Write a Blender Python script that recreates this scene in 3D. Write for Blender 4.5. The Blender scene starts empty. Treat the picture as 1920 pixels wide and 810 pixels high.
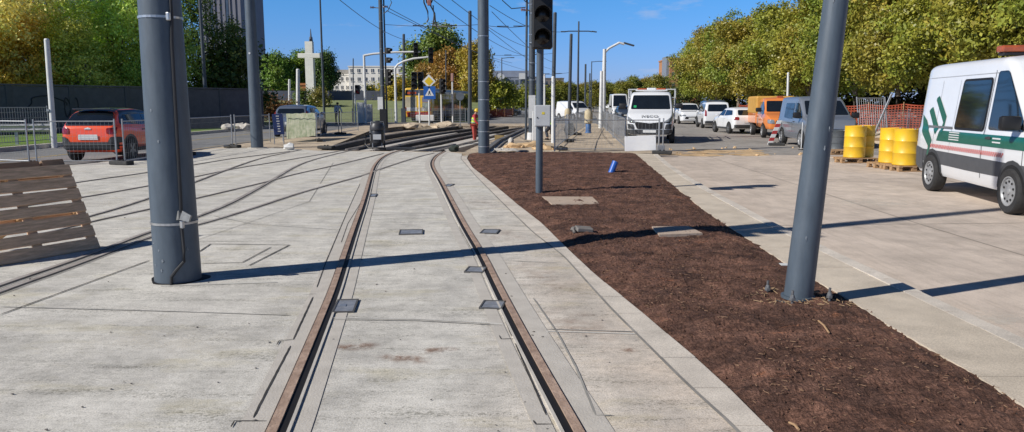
import bpy, bmesh, math, random
import numpy as np
from mathutils import Vector, Matrix, Euler, noise
from mathutils.bvhtree import BVHTree
R = math.radians
SC = bpy.context.scene
COL = SC.collection
rnd = random.Random(7)

# ------------------------------------------------------------------ camera model (a phone held at eye height)
EYE, FPX = 1.575, 1400.0
PITCH = math.atan((405 - 195) / FPX)
ST, CT = math.sin(PITCH), math.cos(PITCH)
def ray(px, py):
    u, v = (px - 960) / FPX, (py - 405) / FPX
    return Vector((u, CT - v * ST, -ST - v * CT))
def G(px, py, z=0.0):
    d = ray(px, py); t = (z - EYE) / d.z
    return Vector((d.x * t, d.y * t, z))
def P(px, py, Y):
    d = ray(px, py); t = Y / d.y
    return Vector((d.x * t, Y, EYE + d.z * t))
def topz(px, py, Y):
    return P(px, py, Y).z

# ------------------------------------------------------------------ materials
MATS = {}
def mat(name, col, rough=0.6, metal=0.0, col2=None, scale=6.0, bump=0.0, bscale=40.0, coat=0.0, detail=6.0, objcolor=False, spec=0.5, stretch=None):
    if name in MATS: return MATS[name]
    m = bpy.data.materials.new(name); m.use_nodes = True
    nt = m.node_tree; N = nt.nodes; L = nt.links
    b = N['Principled BSDF']
    b.inputs['Roughness'].default_value = rough; b.inputs['Metallic'].default_value = metal
    b.inputs['Specular IOR Level'].default_value = spec
    b.inputs['Coat Weight'].default_value = coat; b.inputs['Coat Roughness'].default_value = 0.06
    c1 = (*col, 1)
    if col2 is None:
        col2 = tuple(c * 0.82 for c in col)
    tc = N.new('ShaderNodeTexCoord')
    src = tc.outputs['Object']
    if stretch:
        mp = N.new('ShaderNodeMapping'); mp.inputs['Scale'].default_value = stretch
        L.new(src, mp.inputs['Vector']); src = mp.outputs['Vector']
    no = N.new('ShaderNodeTexNoise'); no.inputs['Scale'].default_value = scale; no.inputs['Detail'].default_value = detail
    no.inputs['Roughness'].default_value = 0.65
    L.new(src, no.inputs['Vector'])
    rp = N.new('ShaderNodeValToRGB')
    rp.color_ramp.elements[0].position = 0.33; rp.color_ramp.elements[1].position = 0.66
    rp.color_ramp.elements[0].color = (*col2, 1); rp.color_ramp.elements[1].color = c1
    L.new(no.outputs['Fac'], rp.inputs['Fac'])
    L.new(rp.outputs['Color'], b.inputs['Base Color'])
    if bump > 0:
        n2 = N.new('ShaderNodeTexNoise'); n2.inputs['Scale'].default_value = bscale; n2.inputs['Detail'].default_value = 5
        L.new(src, n2.inputs['Vector'])
        bp = N.new('ShaderNodeBump'); bp.inputs['Strength'].default_value = bump; bp.inputs['Distance'].default_value = 0.02
        L.new(n2.outputs['Fac'], bp.inputs['Height']); L.new(bp.outputs['Normal'], b.inputs['Normal'])
    MATS[name] = m
    return m

def glass(name, tint=(0.012, 0.016, 0.02)):
    if name in MATS: return MATS[name]
    m = mat(name, tint, 0.04, 0, tuple(t * 0.7 for t in tint), 2.0, spec=0.9, coat=0.6)
    return m

def leaf_mat(name):
    if name in MATS: return MATS[name]
    m = bpy.data.materials.new(name); m.use_nodes = True
    nt = m.node_tree; N = nt.nodes; L = nt.links
    N.remove(N['Principled BSDF']); out = N['Material Output']
    oi = N.new('ShaderNodeObjectInfo'); ge = N.new('ShaderNodeNewGeometry')
    no = N.new('ShaderNodeTexNoise'); no.inputs['Scale'].default_value = 0.55; no.inputs['Detail'].default_value = 3
    tc = N.new('ShaderNodeTexCoord'); L.new(tc.outputs['Object'], no.inputs['Vector'])
    # random leaf brightness, and a clump-wise drift to yellow or brown
    mr = N.new('ShaderNodeMapRange'); mr.inputs['To Min'].default_value = 1.2; mr.inputs['To Max'].default_value = 2.4
    L.new(ge.outputs['Random Per Island'], mr.inputs['Value'])
    mul = N.new('ShaderNodeMix'); mul.data_type = 'RGBA'; mul.blend_type = 'MULTIPLY'; mul.inputs['Factor'].default_value = 1
    L.new(oi.outputs['Color'], mul.inputs['A']); L.new(mr.outputs['Result'], mul.inputs['B'])
    rp = N.new('ShaderNodeValToRGB')
    e = rp.color_ramp.elements
    e[0].position = 0.38; e[0].color = (0.82, 0.95, 0.7, 1); e[1].position = 0.66; e[1].color = (1.13, 1.04, 0.75, 1)
    L.new(no.outputs['Fac'], rp.inputs['Fac'])
    m2 = N.new('ShaderNodeMix'); m2.data_type = 'RGBA'; m2.blend_type = 'MULTIPLY'; m2.inputs['Factor'].default_value = 1
    L.new(mul.outputs['Result'], m2.inputs['A']); L.new(rp.outputs['Color'], m2.inputs['B'])
    d = N.new('ShaderNodeBsdfDiffuse'); t = N.new('ShaderNodeBsdfTranslucent'); g = N.new('ShaderNodeBsdfGlossy')
    g.inputs['Roughness'].default_value = 0.45; g.inputs['Color'].default_value = (0.6, 0.6, 0.6, 1)
    mx = N.new('ShaderNodeMixShader'); mx.inputs['Fac'].default_value = 0.27
    mg = N.new('ShaderNodeMixShader'); mg.inputs['Fac'].default_value = 0.05
    L.new(m2.outputs['Result'], d.inputs['Color']); L.new(m2.outputs['Result'], t.inputs['Color'])
    L.new(d.outputs[0], mx.inputs[1]); L.new(t.outputs[0], mx.inputs[2])
    L.new(mx.outputs[0], mg.inputs[1]); L.new(g.outputs[0], mg.inputs[2])
    L.new(mg.outputs[0], out.inputs['Surface'])
    MATS[name] = m
    return m

# ------------------------------------------------------------------ mesh helpers
class MB:
    def __init__(s): s.v = []; s.f = []
    def add(s, vs, fs):
        o = len(s.v); s.v += [tuple(v) for v in vs]; s.f += [tuple(i + o for i in f) for f in fs]
    def box(s, c, d, rz=0.0, rot=None):
        x, y, z = (k / 2 for k in d)
        vs = [Vector((a * x, b * y, e * z)) for e in (-1, 1) for b in (-1, 1) for a in (-1, 1)]
        M = rot.to_3x3() if rot is not None else Matrix.Rotation(rz, 3, 'Z')
        c = Vector(c)
        s.add([M @ v + c for v in vs], [(0, 2, 3, 1), (4, 5, 7, 6), (0, 1, 5, 4), (2, 6, 7, 3), (0, 4, 6, 2), (1, 3, 7, 5)])
        return s
    def rbox(s, c, d, b=0.02, rz=0.0, rot=None):
        # box with chamfered edges
        x, y, z = (k / 2 for k in d); b = min(b, x * .9, y * .9, z * .9)
        bm = bmesh.new()
        bmesh.ops.create_cube(bm, size=1)
        for v in bm.verts: v.co = Vector((v.co.x * d[0], v.co.y * d[1], v.co.z * d[2]))
        bmesh.ops.bevel(bm, geom=list(bm.edges), offset=b, segments=2, affect='EDGES', profile=0.5)
        M = rot.to_3x3() if rot is not None else Matrix.Rotation(rz, 3, 'Z')
        c = Vector(c); bm.verts.index_update()
        s.add([M @ v.co + c for v in bm.verts], [[v.index for v in f.verts] for f in bm.faces]); bm.free()
        return s
    def tube(s, p0, p1, r0, r1=None, n=10, caps=True):
        r1 = r0 if r1 is None else r1
        p0, p1 = Vector(p0), Vector(p1); d = (p1 - p0)
        if d.length < 1e-6: return s
        q = d.to_track_quat('Z', 'Y'); vs = []
        for p, r in ((p0, r0), (p1, r1)):
            for k in range(n):
                a = 2 * math.pi * k / n
                vs.append(q @ Vector((r * math.cos(a), r * math.sin(a), 0)) + p)
        fs = [(k, (k + 1) % n, n + (k + 1) % n, n + k) for k in range(n)]
        if caps: fs += [tuple(range(n - 1, -1, -1)), tuple(range(n, 2 * n))]
        s.add(vs, fs); return s
    def path(s, pts, r, n=6):
        pts = [Vector(p) for p in pts]; vs = []; m = len(pts)
        rr = r if isinstance(r, (list, tuple)) else [r] * m
        for i, p in enumerate(pts):
            d = (pts[min(i + 1, m - 1)] - pts[max(i - 1, 0)]).normalized()
            q = d.to_track_quat('Z', 'Y')
            for k in range(n):
                a = 2 * math.pi * k / n
                vs.append(q @ Vector((rr[i] * math.cos(a), rr[i] * math.sin(a), 0)) + p)
        fs = []
        for i in range(m - 1):
            for k in range(n):
                fs.append((i * n + k, i * n + (k + 1) % n, (i + 1) * n + (k + 1) % n, (i + 1) * n + k))
        fs += [tuple(range(n - 1, -1, -1)), tuple(range((m - 1) * n, m * n))]
        s.add(vs, fs); return s
    def lathe(s, prof, n=20, c=(0, 0, 0), rot=None):
        c = Vector(c); vs = []; m = len(prof)
        for r, z in prof:
            for k in range(n):
                a = 2 * math.pi * k / n
                v = Vector((r * math.cos(a), r * math.sin(a), z))
                if rot is not None: v = rot @ v
                vs.append(v + c)
        fs = []
        for i in range(m - 1):
            for k in range(n):
                fs.append((i * n + k, i * n + (k + 1) % n, (i + 1) * n + (k + 1) % n, (i + 1) * n + k))
        fs += [tuple(range(n - 1, -1, -1)), tuple(range((m - 1) * n, m * n))]
        s.add(vs, fs); return s
    def prism(s, poly, z0, z1, M=None):
        n = len(poly)
        vs = [Vector((p[0], p[1], z0)) for p in poly] + [Vector((p[0], p[1], z1)) for p in poly]
        if M is not None: vs = [M @ v for v in vs]
        fs = [tuple(range(n - 1, -1, -1)), tuple(range(n, 2 * n))] + [(k, (k + 1) % n, n + (k + 1) % n, n + k) for k in range(n)]
        s.add(vs, fs); return s
    def ribbon(s, pts, a, b, z, z1=None):
        # flat band from offset a to offset b (left is negative) along a ground polyline; z1: with side faces down to z1
        pts = [Vector((p[0], p[1], 0)) for p in pts]; L = []; Rr = []; m = len(pts)
        for i, p in enumerate(pts):
            d = (pts[min(i + 1, m - 1)] - pts[max(i - 1, 0)]).normalized(); nrm = Vector((d.y, -d.x, 0))
            L.append(p + nrm * a); Rr.append(p + nrm * b)
        vs = [(v.x, v.y, z) for v in L] + [(v.x, v.y, z) for v in Rr]
        fs = [(i, m + i, m + i + 1, i + 1) for i in range(m - 1)]
        if z1 is not None:
            vs += [(v.x, v.y, z1) for v in L] + [(v.x, v.y, z1) for v in Rr]
            fs += [(i, i + 1, 2 * m + i + 1, 2 * m + i) for i in range(m - 1)] + [(m + i, 3 * m + i, 3 * m + i + 1, m + i + 1) for i in range(m - 1)]
            fs += [(0, 2 * m, 3 * m, m), (m - 1, 2 * m - 1, 4 * m - 1, 3 * m - 1)]
        s.add(vs, fs); return s
    def blob(s, c, r, n=10, jit=0.2, seed=0, sq=(1, 1, 1)):
        bm = bmesh.new(); bmesh.ops.create_icosphere(bm, subdivisions=2, radius=1)
        c = Vector(c); g = random.Random(seed); off = Vector((g.uniform(0, 50), g.uniform(0, 50), g.uniform(0, 50)))
        vs = []
        bm.verts.index_update()
        for v in bm.verts:
            k = 1 + jit * noise.noise(v.co * 1.7 + off) * 2
            vs.append((c.x + v.co.x * r * sq[0] * k, c.y + v.co.y * r * sq[1] * k, c.z + v.co.z * r * sq[2] * k))
        s.add(vs, [[v.index for v in f.verts] for f in bm.faces]); bm.free(); return s
    def mesh(s, name, m, smooth=False):
        me = bpy.data.meshes.new(name); me.from_pydata(s.v, [], s.f); me.update()
        if m: me.materials.append(m)
        if smooth:
            me.polygons.foreach_set('use_smooth', [True] * len(me.polygons))
            try: me.set_sharp_from_angle(angle=R(38))
            except Exception: pass
        return me
    def build(s, name, m, parent=None, smooth=False, fix=True):
        me = s.mesh(name, m, False)
        if fix:
            bm = bmesh.new(); bm.from_mesh(me); bmesh.ops.recalc_face_normals(bm, faces=bm.faces); bm.to_mesh(me); bm.free()
        if smooth:
            me.polygons.foreach_set('use_smooth', [True] * len(me.polygons))
            me.set_sharp_from_angle(angle=R(38))
        o = bpy.data.objects.new(name, me); COL.objects.link(o)
        if parent: o.parent = parent
        return o

def tag(o, label=None, cat=None, group=None, kind=None):
    if label: o['label'] = label
    if cat: o['category'] = cat
    if group: o['group'] = group
    if kind: o['kind'] = kind
    return o
def thing(name, label, cat, loc=(0, 0, 0), rz=0.0, group=None, rot=None):
    o = bpy.data.objects.new(name, None); COL.objects.link(o)
    o.empty_display_size = 0.2
    o.location = loc; o.rotation_euler = rot if rot is not None else (0, 0, rz)
    return tag(o, label, cat, group)
def struct(o): o['kind'] = 'structure'; return o
def kids(o): return [c for c in bpy.data.objects if c.parent is o]
def copy_tree(o, parent=None):
    c = o.copy(); COL.objects.link(c); c.parent = parent
    for ch in kids(o): copy_tree(ch, c)
    return c
def text_mesh(txt, size, M, name, m, parent, depth=0.004):
    cu = bpy.data.curves.new(name, 'FONT'); cu.body = txt; cu.size = size; cu.align_x = 'CENTER'; cu.align_y = 'CENTER'; cu.extrude = depth
    o = bpy.data.objects.new(name, cu); COL.objects.link(o)
    dg = bpy.context.evaluated_depsgraph_get(); dg.update()
    me = bpy.data.meshes.new_from_object(o.evaluated_get(dg)); bpy.data.objects.remove(o)
    me.transform(M); me.materials.clear(); me.materials.append(m)
    n = bpy.data.objects.new(name, me); COL.objects.link(n); n.parent = parent
    return n
# ------------------------------------------------------------------ ground materials
def ground_mat(name, c1, c2, dark=0.8, streak=None, stain=None, big=0.35, bump=0.25, grain=110.0, rough=0.9, stain_cut=0.62, xtint=None, pits=False, bdist=0.012):
    m = bpy.data.materials.new(name); m.use_nodes = True
    nt = m.node_tree; N = nt.nodes; L = nt.links; b = N['Principled BSDF']
    b.inputs['Roughness'].default_value = rough; b.inputs['Specular IOR Level'].default_value = 0.25
    ge = N.new('ShaderNodeNewGeometry'); pos = ge.outputs['Position']
    def nz(scale, detail=5, st=None, rg=0.6):
        n = N.new('ShaderNodeTexNoise'); n.inputs['Scale'].default_value = scale; n.inputs['Detail'].default_value = detail; n.inputs['Roughness'].default_value = rg
        if st:
            mp = N.new('ShaderNodeMapping'); mp.inputs['Scale'].default_value = st; L.new(pos, mp.inputs['Vector']); L.new(mp.outputs['Vector'], n.inputs['Vector'])
        else: L.new(pos, n.inputs['Vector'])
        return n.outputs['Fac']
    def ramp(f, p0, p1, a, bb):
        r = N.new('ShaderNodeValToRGB'); r.color_ramp.elements[0].position = p0; r.color_ramp.elements[1].position = p1
        r.color_ramp.elements[0].color = (*a, 1); r.color_ramp.elements[1].color = (*bb, 1); L.new(f, r.inputs['Fac']); return r.outputs['Color']
    def mul(a, bb, f=1.0, mode='MULTIPLY'):
        x = N.new('ShaderNodeMix'); x.data_type = 'RGBA'; x.blend_type = mode
        if isinstance(f, float): x.inputs['Factor'].default_value = f
        else: L.new(f, x.inputs['Factor'])
        L.new(a, x.inputs['A'])
        if isinstance(bb, tuple): x.inputs['B'].default_value = (*bb, 1)
        else: L.new(bb, x.inputs['B'])
        return x.outputs['Result']
    c = ramp(nz(big, 8, None, 0.68), 0.36, 0.64, c2, c1)
    c = mul(c, ramp(nz(2.6, 6), 0.34, 0.6, (dark, dark, dark), (1.10, 1.10, 1.10)))
    g1 = nz(grain, 3, None, 0.75)
    c = mul(c, ramp(g1, 0.33, 0.60, (0.74, 0.74, 0.74), (1.16, 1.16, 1.16)))
    hgt = g1
    if big > 2:
        # coarse fibrous lumps of the soil
        c = mul(c, ramp(nz(1.0, 5, (24, 34, 30), .8), .36, .60, (.42, .40, .39), (1.25, 1.25, 1.25)))
        c = mul(c, ramp(nz(6.5, 5, None, .7), .38, .58, (.72, .70, .70), (1.12, 1.12, 1.12)))
    if pits:
        # rows of open pores left by the broom
        rw = nz(1.0, 5, (1.1, 6.5, 1), 0.65); pz = nz(1.0, 3, (30, 46, 30), 0.75)
        mm = N.new('ShaderNodeMath'); mm.operation = 'MULTIPLY_ADD'; mm.inputs[1].default_value = 0.75; L.new(rw, mm.inputs[0]); L.new(pz, mm.inputs[2])
        c = mul(c, ramp(mm.outputs[0], 0.66, 0.80, (0.60, 0.60, 0.58), (1.05, 1.05, 1.05)))
        pz2 = nz(1.0, 2, (62, 90, 62), 0.7); m3 = N.new('ShaderNodeMath'); m3.operation = 'MULTIPLY_ADD'; m3.inputs[1].default_value = 0.5; L.new(rw, m3.inputs[0]); L.new(pz2, m3.inputs[2])
        c = mul(c, ramp(m3.outputs[0], 0.56, 0.68, (0.74, 0.74, 0.73), (1.03, 1.03, 1.03)))
        c = mul(c, (0.93, 0.90, 0.78), ramp(nz(1.1, 6, (0.8, 2.0, 1), .7), .54, .66, (0, 0, 0), (.8, .8, .8)))
        c = mul(c, ramp(nz(9.0, 5, (1, 1.6, 1), 0.75), 0.33, 0.52, (0.86, 0.86, 0.855), (1.05, 1.05, 1.05)))
    if streak:
        s1 = nz(1.0, 6, streak, 0.7)
        c = mul(c, ramp(s1, 0.40, 0.56, (0.95, 0.95, 0.95), (1.04, 1.04, 1.04)))
        s2 = nz(1.0, 4, (streak[0] * 14, streak[1] * 3.2, 1), 0.75)
        c = mul(c, ramp(s2, 0.34, 0.5, (0.90, 0.90, 0.89), (1.04, 1.04, 1.04)))
        ad = N.new('ShaderNodeMath'); ad.operation = 'ADD'; L.new(g1, ad.inputs[0]); L.new(s2, ad.inputs[1]); hgt = ad.outputs[0]
    if xtint:
        # a faint rusty wash that begins at a given x
        sep = N.new('ShaderNodeSeparateXYZ'); L.new(pos, sep.inputs[0])
        mr = N.new('ShaderNodeMapRange'); mr.inputs['From Min'].default_value = xtint[0]; mr.inputs['From Max'].default_value = xtint[1]
        L.new(sep.outputs['X'], mr.inputs['Value'])
        mm = N.new('ShaderNodeMath'); mm.operation = 'MULTIPLY'; L.new(mr.outputs['Result'], mm.inputs[0]); L.new(nz(1.3, 4), mm.inputs[1])
        c = mul(c, xtint[2], mm.outputs[0])
    if pits:
        # smears left by tyres and tracked dirt along the street
        c = mul(c, ramp(nz(1.0, 4, (2.2, .22, 1), .6), .40, .58, (.93, .93, .93), (1.03, 1.03, 1.025)))
        c = mul(c, (0.62, 0.45, 0.33), ramp(nz(2.3, 8, (1.0, 2.4, 1), .75), .70, .76, (0, 0, 0), (.75, .75, .75)))
    if stain:
        sf = ramp(nz(3.1, 7, (0.6, 1.6, 1), 0.7), stain_cut, stain_cut + 0.10, (0, 0, 0), (1, 1, 1))
        c = mul(c, stain, sf)
    L.new(c, b.inputs['Base Color'])
    bp = N.new('ShaderNodeBump'); bp.inputs['Strength'].default_value = bump; bp.inputs['Distance'].default_value = bdist
    L.new(hgt, bp.inputs['Height']); L.new(bp.outputs['Normal'], b.inputs['Normal'])
    MATS[name] = m
    return m

M_slab = ground_mat('concrete_slab', (0.565, 0.54, 0.49), (0.505, 0.48, 0.435), 0.86, (1.6, 9.0, 1), (0.74, 0.60, 0.50), xtint=(-0.4, 0.9, (1.0, 0.83, 0.71)), stain_cut=0.66, pits=True, bump=0.3)
M_road = ground_mat('concrete_road', (0.575, 0.485, 0.405), (0.48, 0.405, 0.34), 0.88, (1.3, 0.35, 1), (0.66, 0.56, 0.46), bump=0.12, stain_cut=0.66)
M_strip = ground_mat('paving', (0.6, 0.52, 0.42), (0.52, 0.45, 0.36), 0.88, None, (0.8, 0.72, 0.62), bump=0.15)
M_kerb = ground_mat('kerb_stone', (0.655, 0.59, 0.51), (0.55, 0.495, 0.425), 0.85, None, (0.7, 0.55, 0.45), bump=0.2)
M_asph = ground_mat('asphalt_dusty', (0.36, 0.33, 0.295), (0.25, 0.23, 0.21), 0.85, (1.2, 0.3, 1), (1.25, 1.15, 1.0), bump=0.15)
M_asph2 = ground_mat('asphalt_left', (0.25, 0.245, 0.24), (0.19, 0.19, 0.19), 0.9, (1.4, 0.25, 1), None, bump=0.15)
M_dirt = ground_mat('site_dirt', (0.6, 0.49, 0.36), (0.42, 0.34, 0.25), 0.75, None, (0.7, 0.62, 0.52), big=0.6, bump=0.6, grain=40)
M_trench = ground_mat('trench_dirt', (0.46, 0.385, 0.30), (0.26, 0.22, 0.175), 0.7, None, None, big=0.8, bump=0.8, grain=25)
M_ground = ground_mat('base_ground', (0.20, 0.19, 0.15), (0.13, 0.13, 0.09), 0.8, None, None, big=0.1)
M_sand = ground_mat('sand', (0.66, 0.46, 0.26), (0.5, 0.35, 0.2), 0.8, None, None, big=1.5, bump=0.6, grain=60)
M_soil = ground_mat('garden_soil', (0.265, 0.138, 0.094), (0.125, 0.068, 0.049), 0.62, None, (2.3, 1.75, 1.2), big=2.2, bump=1.0, grain=70, stain_cut=0.61, bdist=0.03)
M_grass = ground_mat('lawn', (0.2, 0.3, 0.055), (0.13, 0.22, 0.04), 0.75, None, (1.5, 1.15, 0.8), big=0.25, bump=0.8, grain=30)
M_joint = mat('dark_joint', (0.022, 0.021, 0.02), 0.9, 0, (0.07, 0.066, 0.06), 5)
M_groove = mat('rail_groove', (0.006, 0.005, 0.005), 0.7, 0, (0.010, 0.008, 0.007), 9)
M_rust = mat('rusty_rail', (0.50, 0.36, 0.27), 0.62, 0.0, (0.27, 0.18, 0.13), 9, bump=0.3, bscale=60)
M_rail2 = mat('dull_rail', (0.46, 0.425, 0.39), 0.65, 0.0, (0.24, 0.205, 0.185), 1.6, bump=0.2)
M_grout = mat('rail_grout', (0.56, 0.52, 0.462), 0.9, 0, (0.47, 0.435, 0.385), 5, bump=0.2, bscale=90)

def lerp_poly(pts, key, val):
    a = sorted(pts, key=lambda p: p[key]); return [p[key] for p in a], [p[val] for p in a]
def poly_sheet(name, poly, z, m, holes=(), skirt=None):
    bm = bmesh.new()
    loops = []
    for lp in [poly] + list(holes):
        vs = [bm.verts.new((p[0], p[1], z)) for p in lp]
        es = [bm.edges.new((vs[i], vs[(i + 1) % len(vs)])) for i in range(len(vs))]
        loops.append((vs, es))
    bmesh.ops.triangle_fill(bm, edges=[e for l in loops for e in l[1]], use_beauty=True, normal=(0, 0, 1))
    for f in bm.faces:
        if f.normal.z < 0: f.normal_flip()
    if skirt is not None:
        for vs, es in loops:
            lo = [bm.verts.new((v.co.x, v.co.y, skirt)) for v in vs]
            for i in range(len(vs)):
                j = (i + 1) % len(vs); bm.faces.new((vs[i], vs[j], lo[j], lo[i]))
    me = bpy.data.meshes.new(name); bm.to_mesh(me); bm.free(); me.materials.append(m)
    o = bpy.data.objects.new(name, me); COL.objects.link(o)
    return struct(o)

# ------------------------------------------------------------------ outlines on the ground, measured off the photograph
soilL_px = [(1600, 960), (1449, 810), (1338, 699), (1241, 618), (1199, 581.5), (1120, 519), (1075, 477), (1015, 418), (971, 384), (925, 345), (886, 314), (875.5, 297), (879, 288)]
soilL = [G(*p) for p in soilL_px]
soilR_px = [(2160, 900), (1920, 744), (1849, 704), (1727, 638), (1591, 552), (1484, 494), (1338, 402), (1265, 345), (1195, 288)]
soilR = [G(*p) for p in soilR_px]
kerbR = [(3.47, 1.2), (3.47, 6.2), (3.5, 9.9), (3.65, 13), (3.85, 16), (4.1, 19), (4.72, 24.6)]
SOIL_TOP = soilR[-1].y
trench = [G(600, 281), G(868, 284.5), G(905, 268), G(985, 243), G(990, 236), G(770, 235), G(700, 242), G(650, 262)]
trench = [(p.x, p.y) for p in trench]

GZ = -0.13
poly_sheet('ground', [(-900, -40), (900, -40), (900, 1500), (-900, 1500)], GZ, M_ground, holes=[trench])
# trench floor and walls
mb = MB(); n = len(trench)
mb.add([(x, y, -0.30) for x, y in trench], [tuple(range(n))])
mb.add([(x, y, -0.30) for x, y in trench] + [(x, y, GZ) for x, y in trench], [(i, (i + 1) % n, n + (i + 1) % n, n + i) for i in range(n)])
struct(mb.build('trench_bed', M_trench))
# construction ground around and behind the trench
poly_sheet('site_ground', [(-10.9, 25.3), (trench[0][0] - .02, 25.3), (-1.2, 25.3), (-1.2, 23.6), (4.72, 23.9), (5.2, 33), (6.6, 62), (-10.9, 62)], -0.012, M_dirt, holes=[[(x + (0.02 if False else 0), y) for x, y in trench]], skirt=GZ) if False else None
tr_in = trench
dirt_poly = [(-10.9, 24.2), (-1.45, 24.2), (soilL[-1].x - .1, 23.3), (4.72, 23.9), (5.2, 33), (6.9, 62), (-10.9, 62)]
poly_sheet('site_ground', dirt_poly, -0.012, M_dirt, holes=[tr_in], skirt=-0.14)
mb = MB(); mb.add([(x, y, -0.13) for x, y in trench] + [(x, y, -0.02) for x, y in trench], [(i, (i + 1) % n, n + (i + 1) % n, n + i) for i in range(n)])
struct(mb.build('trench_edge', M_dirt))

# slab of the tram crossing
edge_l = [(-11.2, -4), (-11.6, 8), (-12.2, 17), (-11.3, 20.2), (-10.75, 24), (-10.6, 26.8)]
far_e = [(-9.0, 27.4), (-7.3, 26.2), (trench[0][0] - .05, 25.55), (trench[1][0] - .3, trench[1][1] - .35)]
kr_in = [G(*p) for p in [(1520, 960), (1390, 812), (1290, 722), (1200, 632), (1150, 583), (1058, 481), (1000, 436), (951, 389), (920, 358), (894, 332), (876, 311), (864.5, 298), (866, 288)]]
slab_poly = edge_l + far_e + [(p.x, p.y) for p in reversed(kr_in)] + [(1.55, -4)]
poly_sheet('tram_slab', slab_poly, 0.0, M_slab, skirt=-0.16)
# kerb stones between slab and soil
mb = MB(); a = [Vector((1.75, 0.5, 0))] + [Vector((p.x, p.y, 0)) for p in kr_in]; b = [Vector((2.0, .5, 0))] + [Vector((p.x, p.y, 0)) for p in soilL]
def resample(pts, n):
    d = [0]
    for i in range(1, len(pts)): d.append(d[-1] + (pts[i] - pts[i - 1]).length)
    t = np.linspace(0, d[-1], n); return [Vector((np.interp(k, d, [p.x for p in pts]), np.interp(k, d, [p.y for p in pts]), 0)) for k in t]
ys = np.concatenate([np.arange(1.0, 18.5, 0.5), np.arange(18.5, 23.2, .3)])
def xat(pts, y): 
    q = sorted([(p[1], p[0]) for p in pts]); return float(np.interp(y, [k[0] for k in q], [k[1] for k in q]))
g = random.Random(3)
nk = len(ys)
for i in range(nk - 1):
    y0, y1 = ys[i] + 0.006, ys[i + 1] - 0.006
    z = 0.003 + g.uniform(-.002, .002)
    q = [(xat(kr_in, y0) + .004, y0), (xat(soilL, y0), y0), (xat(soilL, y1), y1), (xat(kr_in, y1) + .004, y1)]
    mb.prism(q, -0.12, z)
struct(mb.build('kerb', M_kerb))
# the right-hand paving strip, its kerb, and the carriageway
mb = MB()
ysr = np.arange(1.2, 24.3, 0.99); jn = MB()
for i in range(len(ysr) - 1):
    y0, y1 = ysr[i] + .004, ysr[i + 1] - .004
    mb.prism([(xat(soilR, y0) - .06, y0), (xat(kerbR, y0) - .15, y0), (xat(kerbR, y1) - .15, y1), (xat(soilR, y1) - .06, y1)], -0.14, 0.0 + g.uniform(-.003, .003))
struct(mb.build('pavement', M_strip))
mb = MB()
for i in range(len(ysr) - 1):
    y0, y1 = ysr[i] + .004, ysr[i + 1] - .004
    mb.prism([(xat(kerbR, y0) - .144, y0), (xat(kerbR, y0), y0), (xat(kerbR, y1), y1), (xat(kerbR, y1) - .144, y1)], -0.14, 0.004 + g.uniform(-.003, .003))
struct(mb.build('kerb_strip', M_kerb))
kb = [(p[0] - .01, p[1]) for p in kerbR]
poly_sheet('road', [(3.46, -4)] + kb + [(40, 24.6), (40, -4)], -0.09, M_road)
poly_sheet('street', [(4.71, 24.6), (5.2, 33), (6.9, 62), (12, 110), (22, 230), (90, 230), (60, 60), (40, 24.6)], -0.094, M_asph)
# expansion joints of the concrete carriageway
mb = MB()
for pts in ([(5.6, 1), (5.7, 10), (6.3, 24)], [(9.0, 2), (9.2, 10), (10, 24)]):
    mb.ribbon([Vector((x, y, 0)) for x, y in pts], -.008, .008, -0.086)
for y in (4.4, 10.2, 16.4, 21.9):
    mb.ribbon([Vector((xat(kerbR, y), y, 0)), Vector((12, y + .5, 0))], -.007, .007, -0.0855)
struct(mb.build('road_joint', mat('road_joint', (0.20, 0.175, 0.15), 0.9, 0, (0.30, 0.27, 0.23), 2)))
# left carriageway, verge, lawn
poly_sheet('left_road', [(-17.0, -4), (-17.1, 30), (-16.4, 45), (-16.9, 62), (-10.6, 62), (-10.85, 30), (-10.7, 26.7), (-12.2, 17), (-11.6, 8), (-11.2, -4)], -0.02, M_asph2, skirt=-0.14)
poly_sheet('crossing_road', [(-80, 62), (7.2, 62), (12, 110), (22, 230), (-9, 230), (-7, 95), (-80, 70)], -0.022, M_asph2, skirt=-0.14)
poly_sheet('verge', [(-60, -4), (-17.25, -4), (-17.35, 30), (-16.65, 45), (-17.15, 61.9), (-60, 61.9)], 0.10, M_grass, skirt=-0.14)
mb = MB(); mb.ribbon([Vector(p + (0,)) for p in [(-17.13, -4), (-17.23, 30), (-16.53, 45), (-17.03, 61.9)]], -.12, .12, 0.13, -0.1)
struct(mb.build('kerb_line', M_kerb))
# worn yellow line and pale dust along the left lane
mb = MB(); mb.ribbon([Vector((-14.4, 10, 0)), Vector((-14.3, 22.0, 0)), Vector((-13.8, 60, 0))], -.07, .07, -0.015); 
struct(mb.build('lane_line', mat('worn_yellow', (0.50, 0.37, 0.12), .8, 0, (0.28, 0.22, 0.12), 4)))
mb = MB(); mb.ribbon([Vector((-10.95, 18, 0)), Vector((-11.1, 22.0, 0)), Vector((-10.9, 40, 0))], -.35, .0, -0.0155)
struct(mb.build('lane_edge', mat('sandy_edge', (0.36, 0.28, 0.16), .9, 0, (0.22, 0.19, 0.14), 3)))

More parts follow.
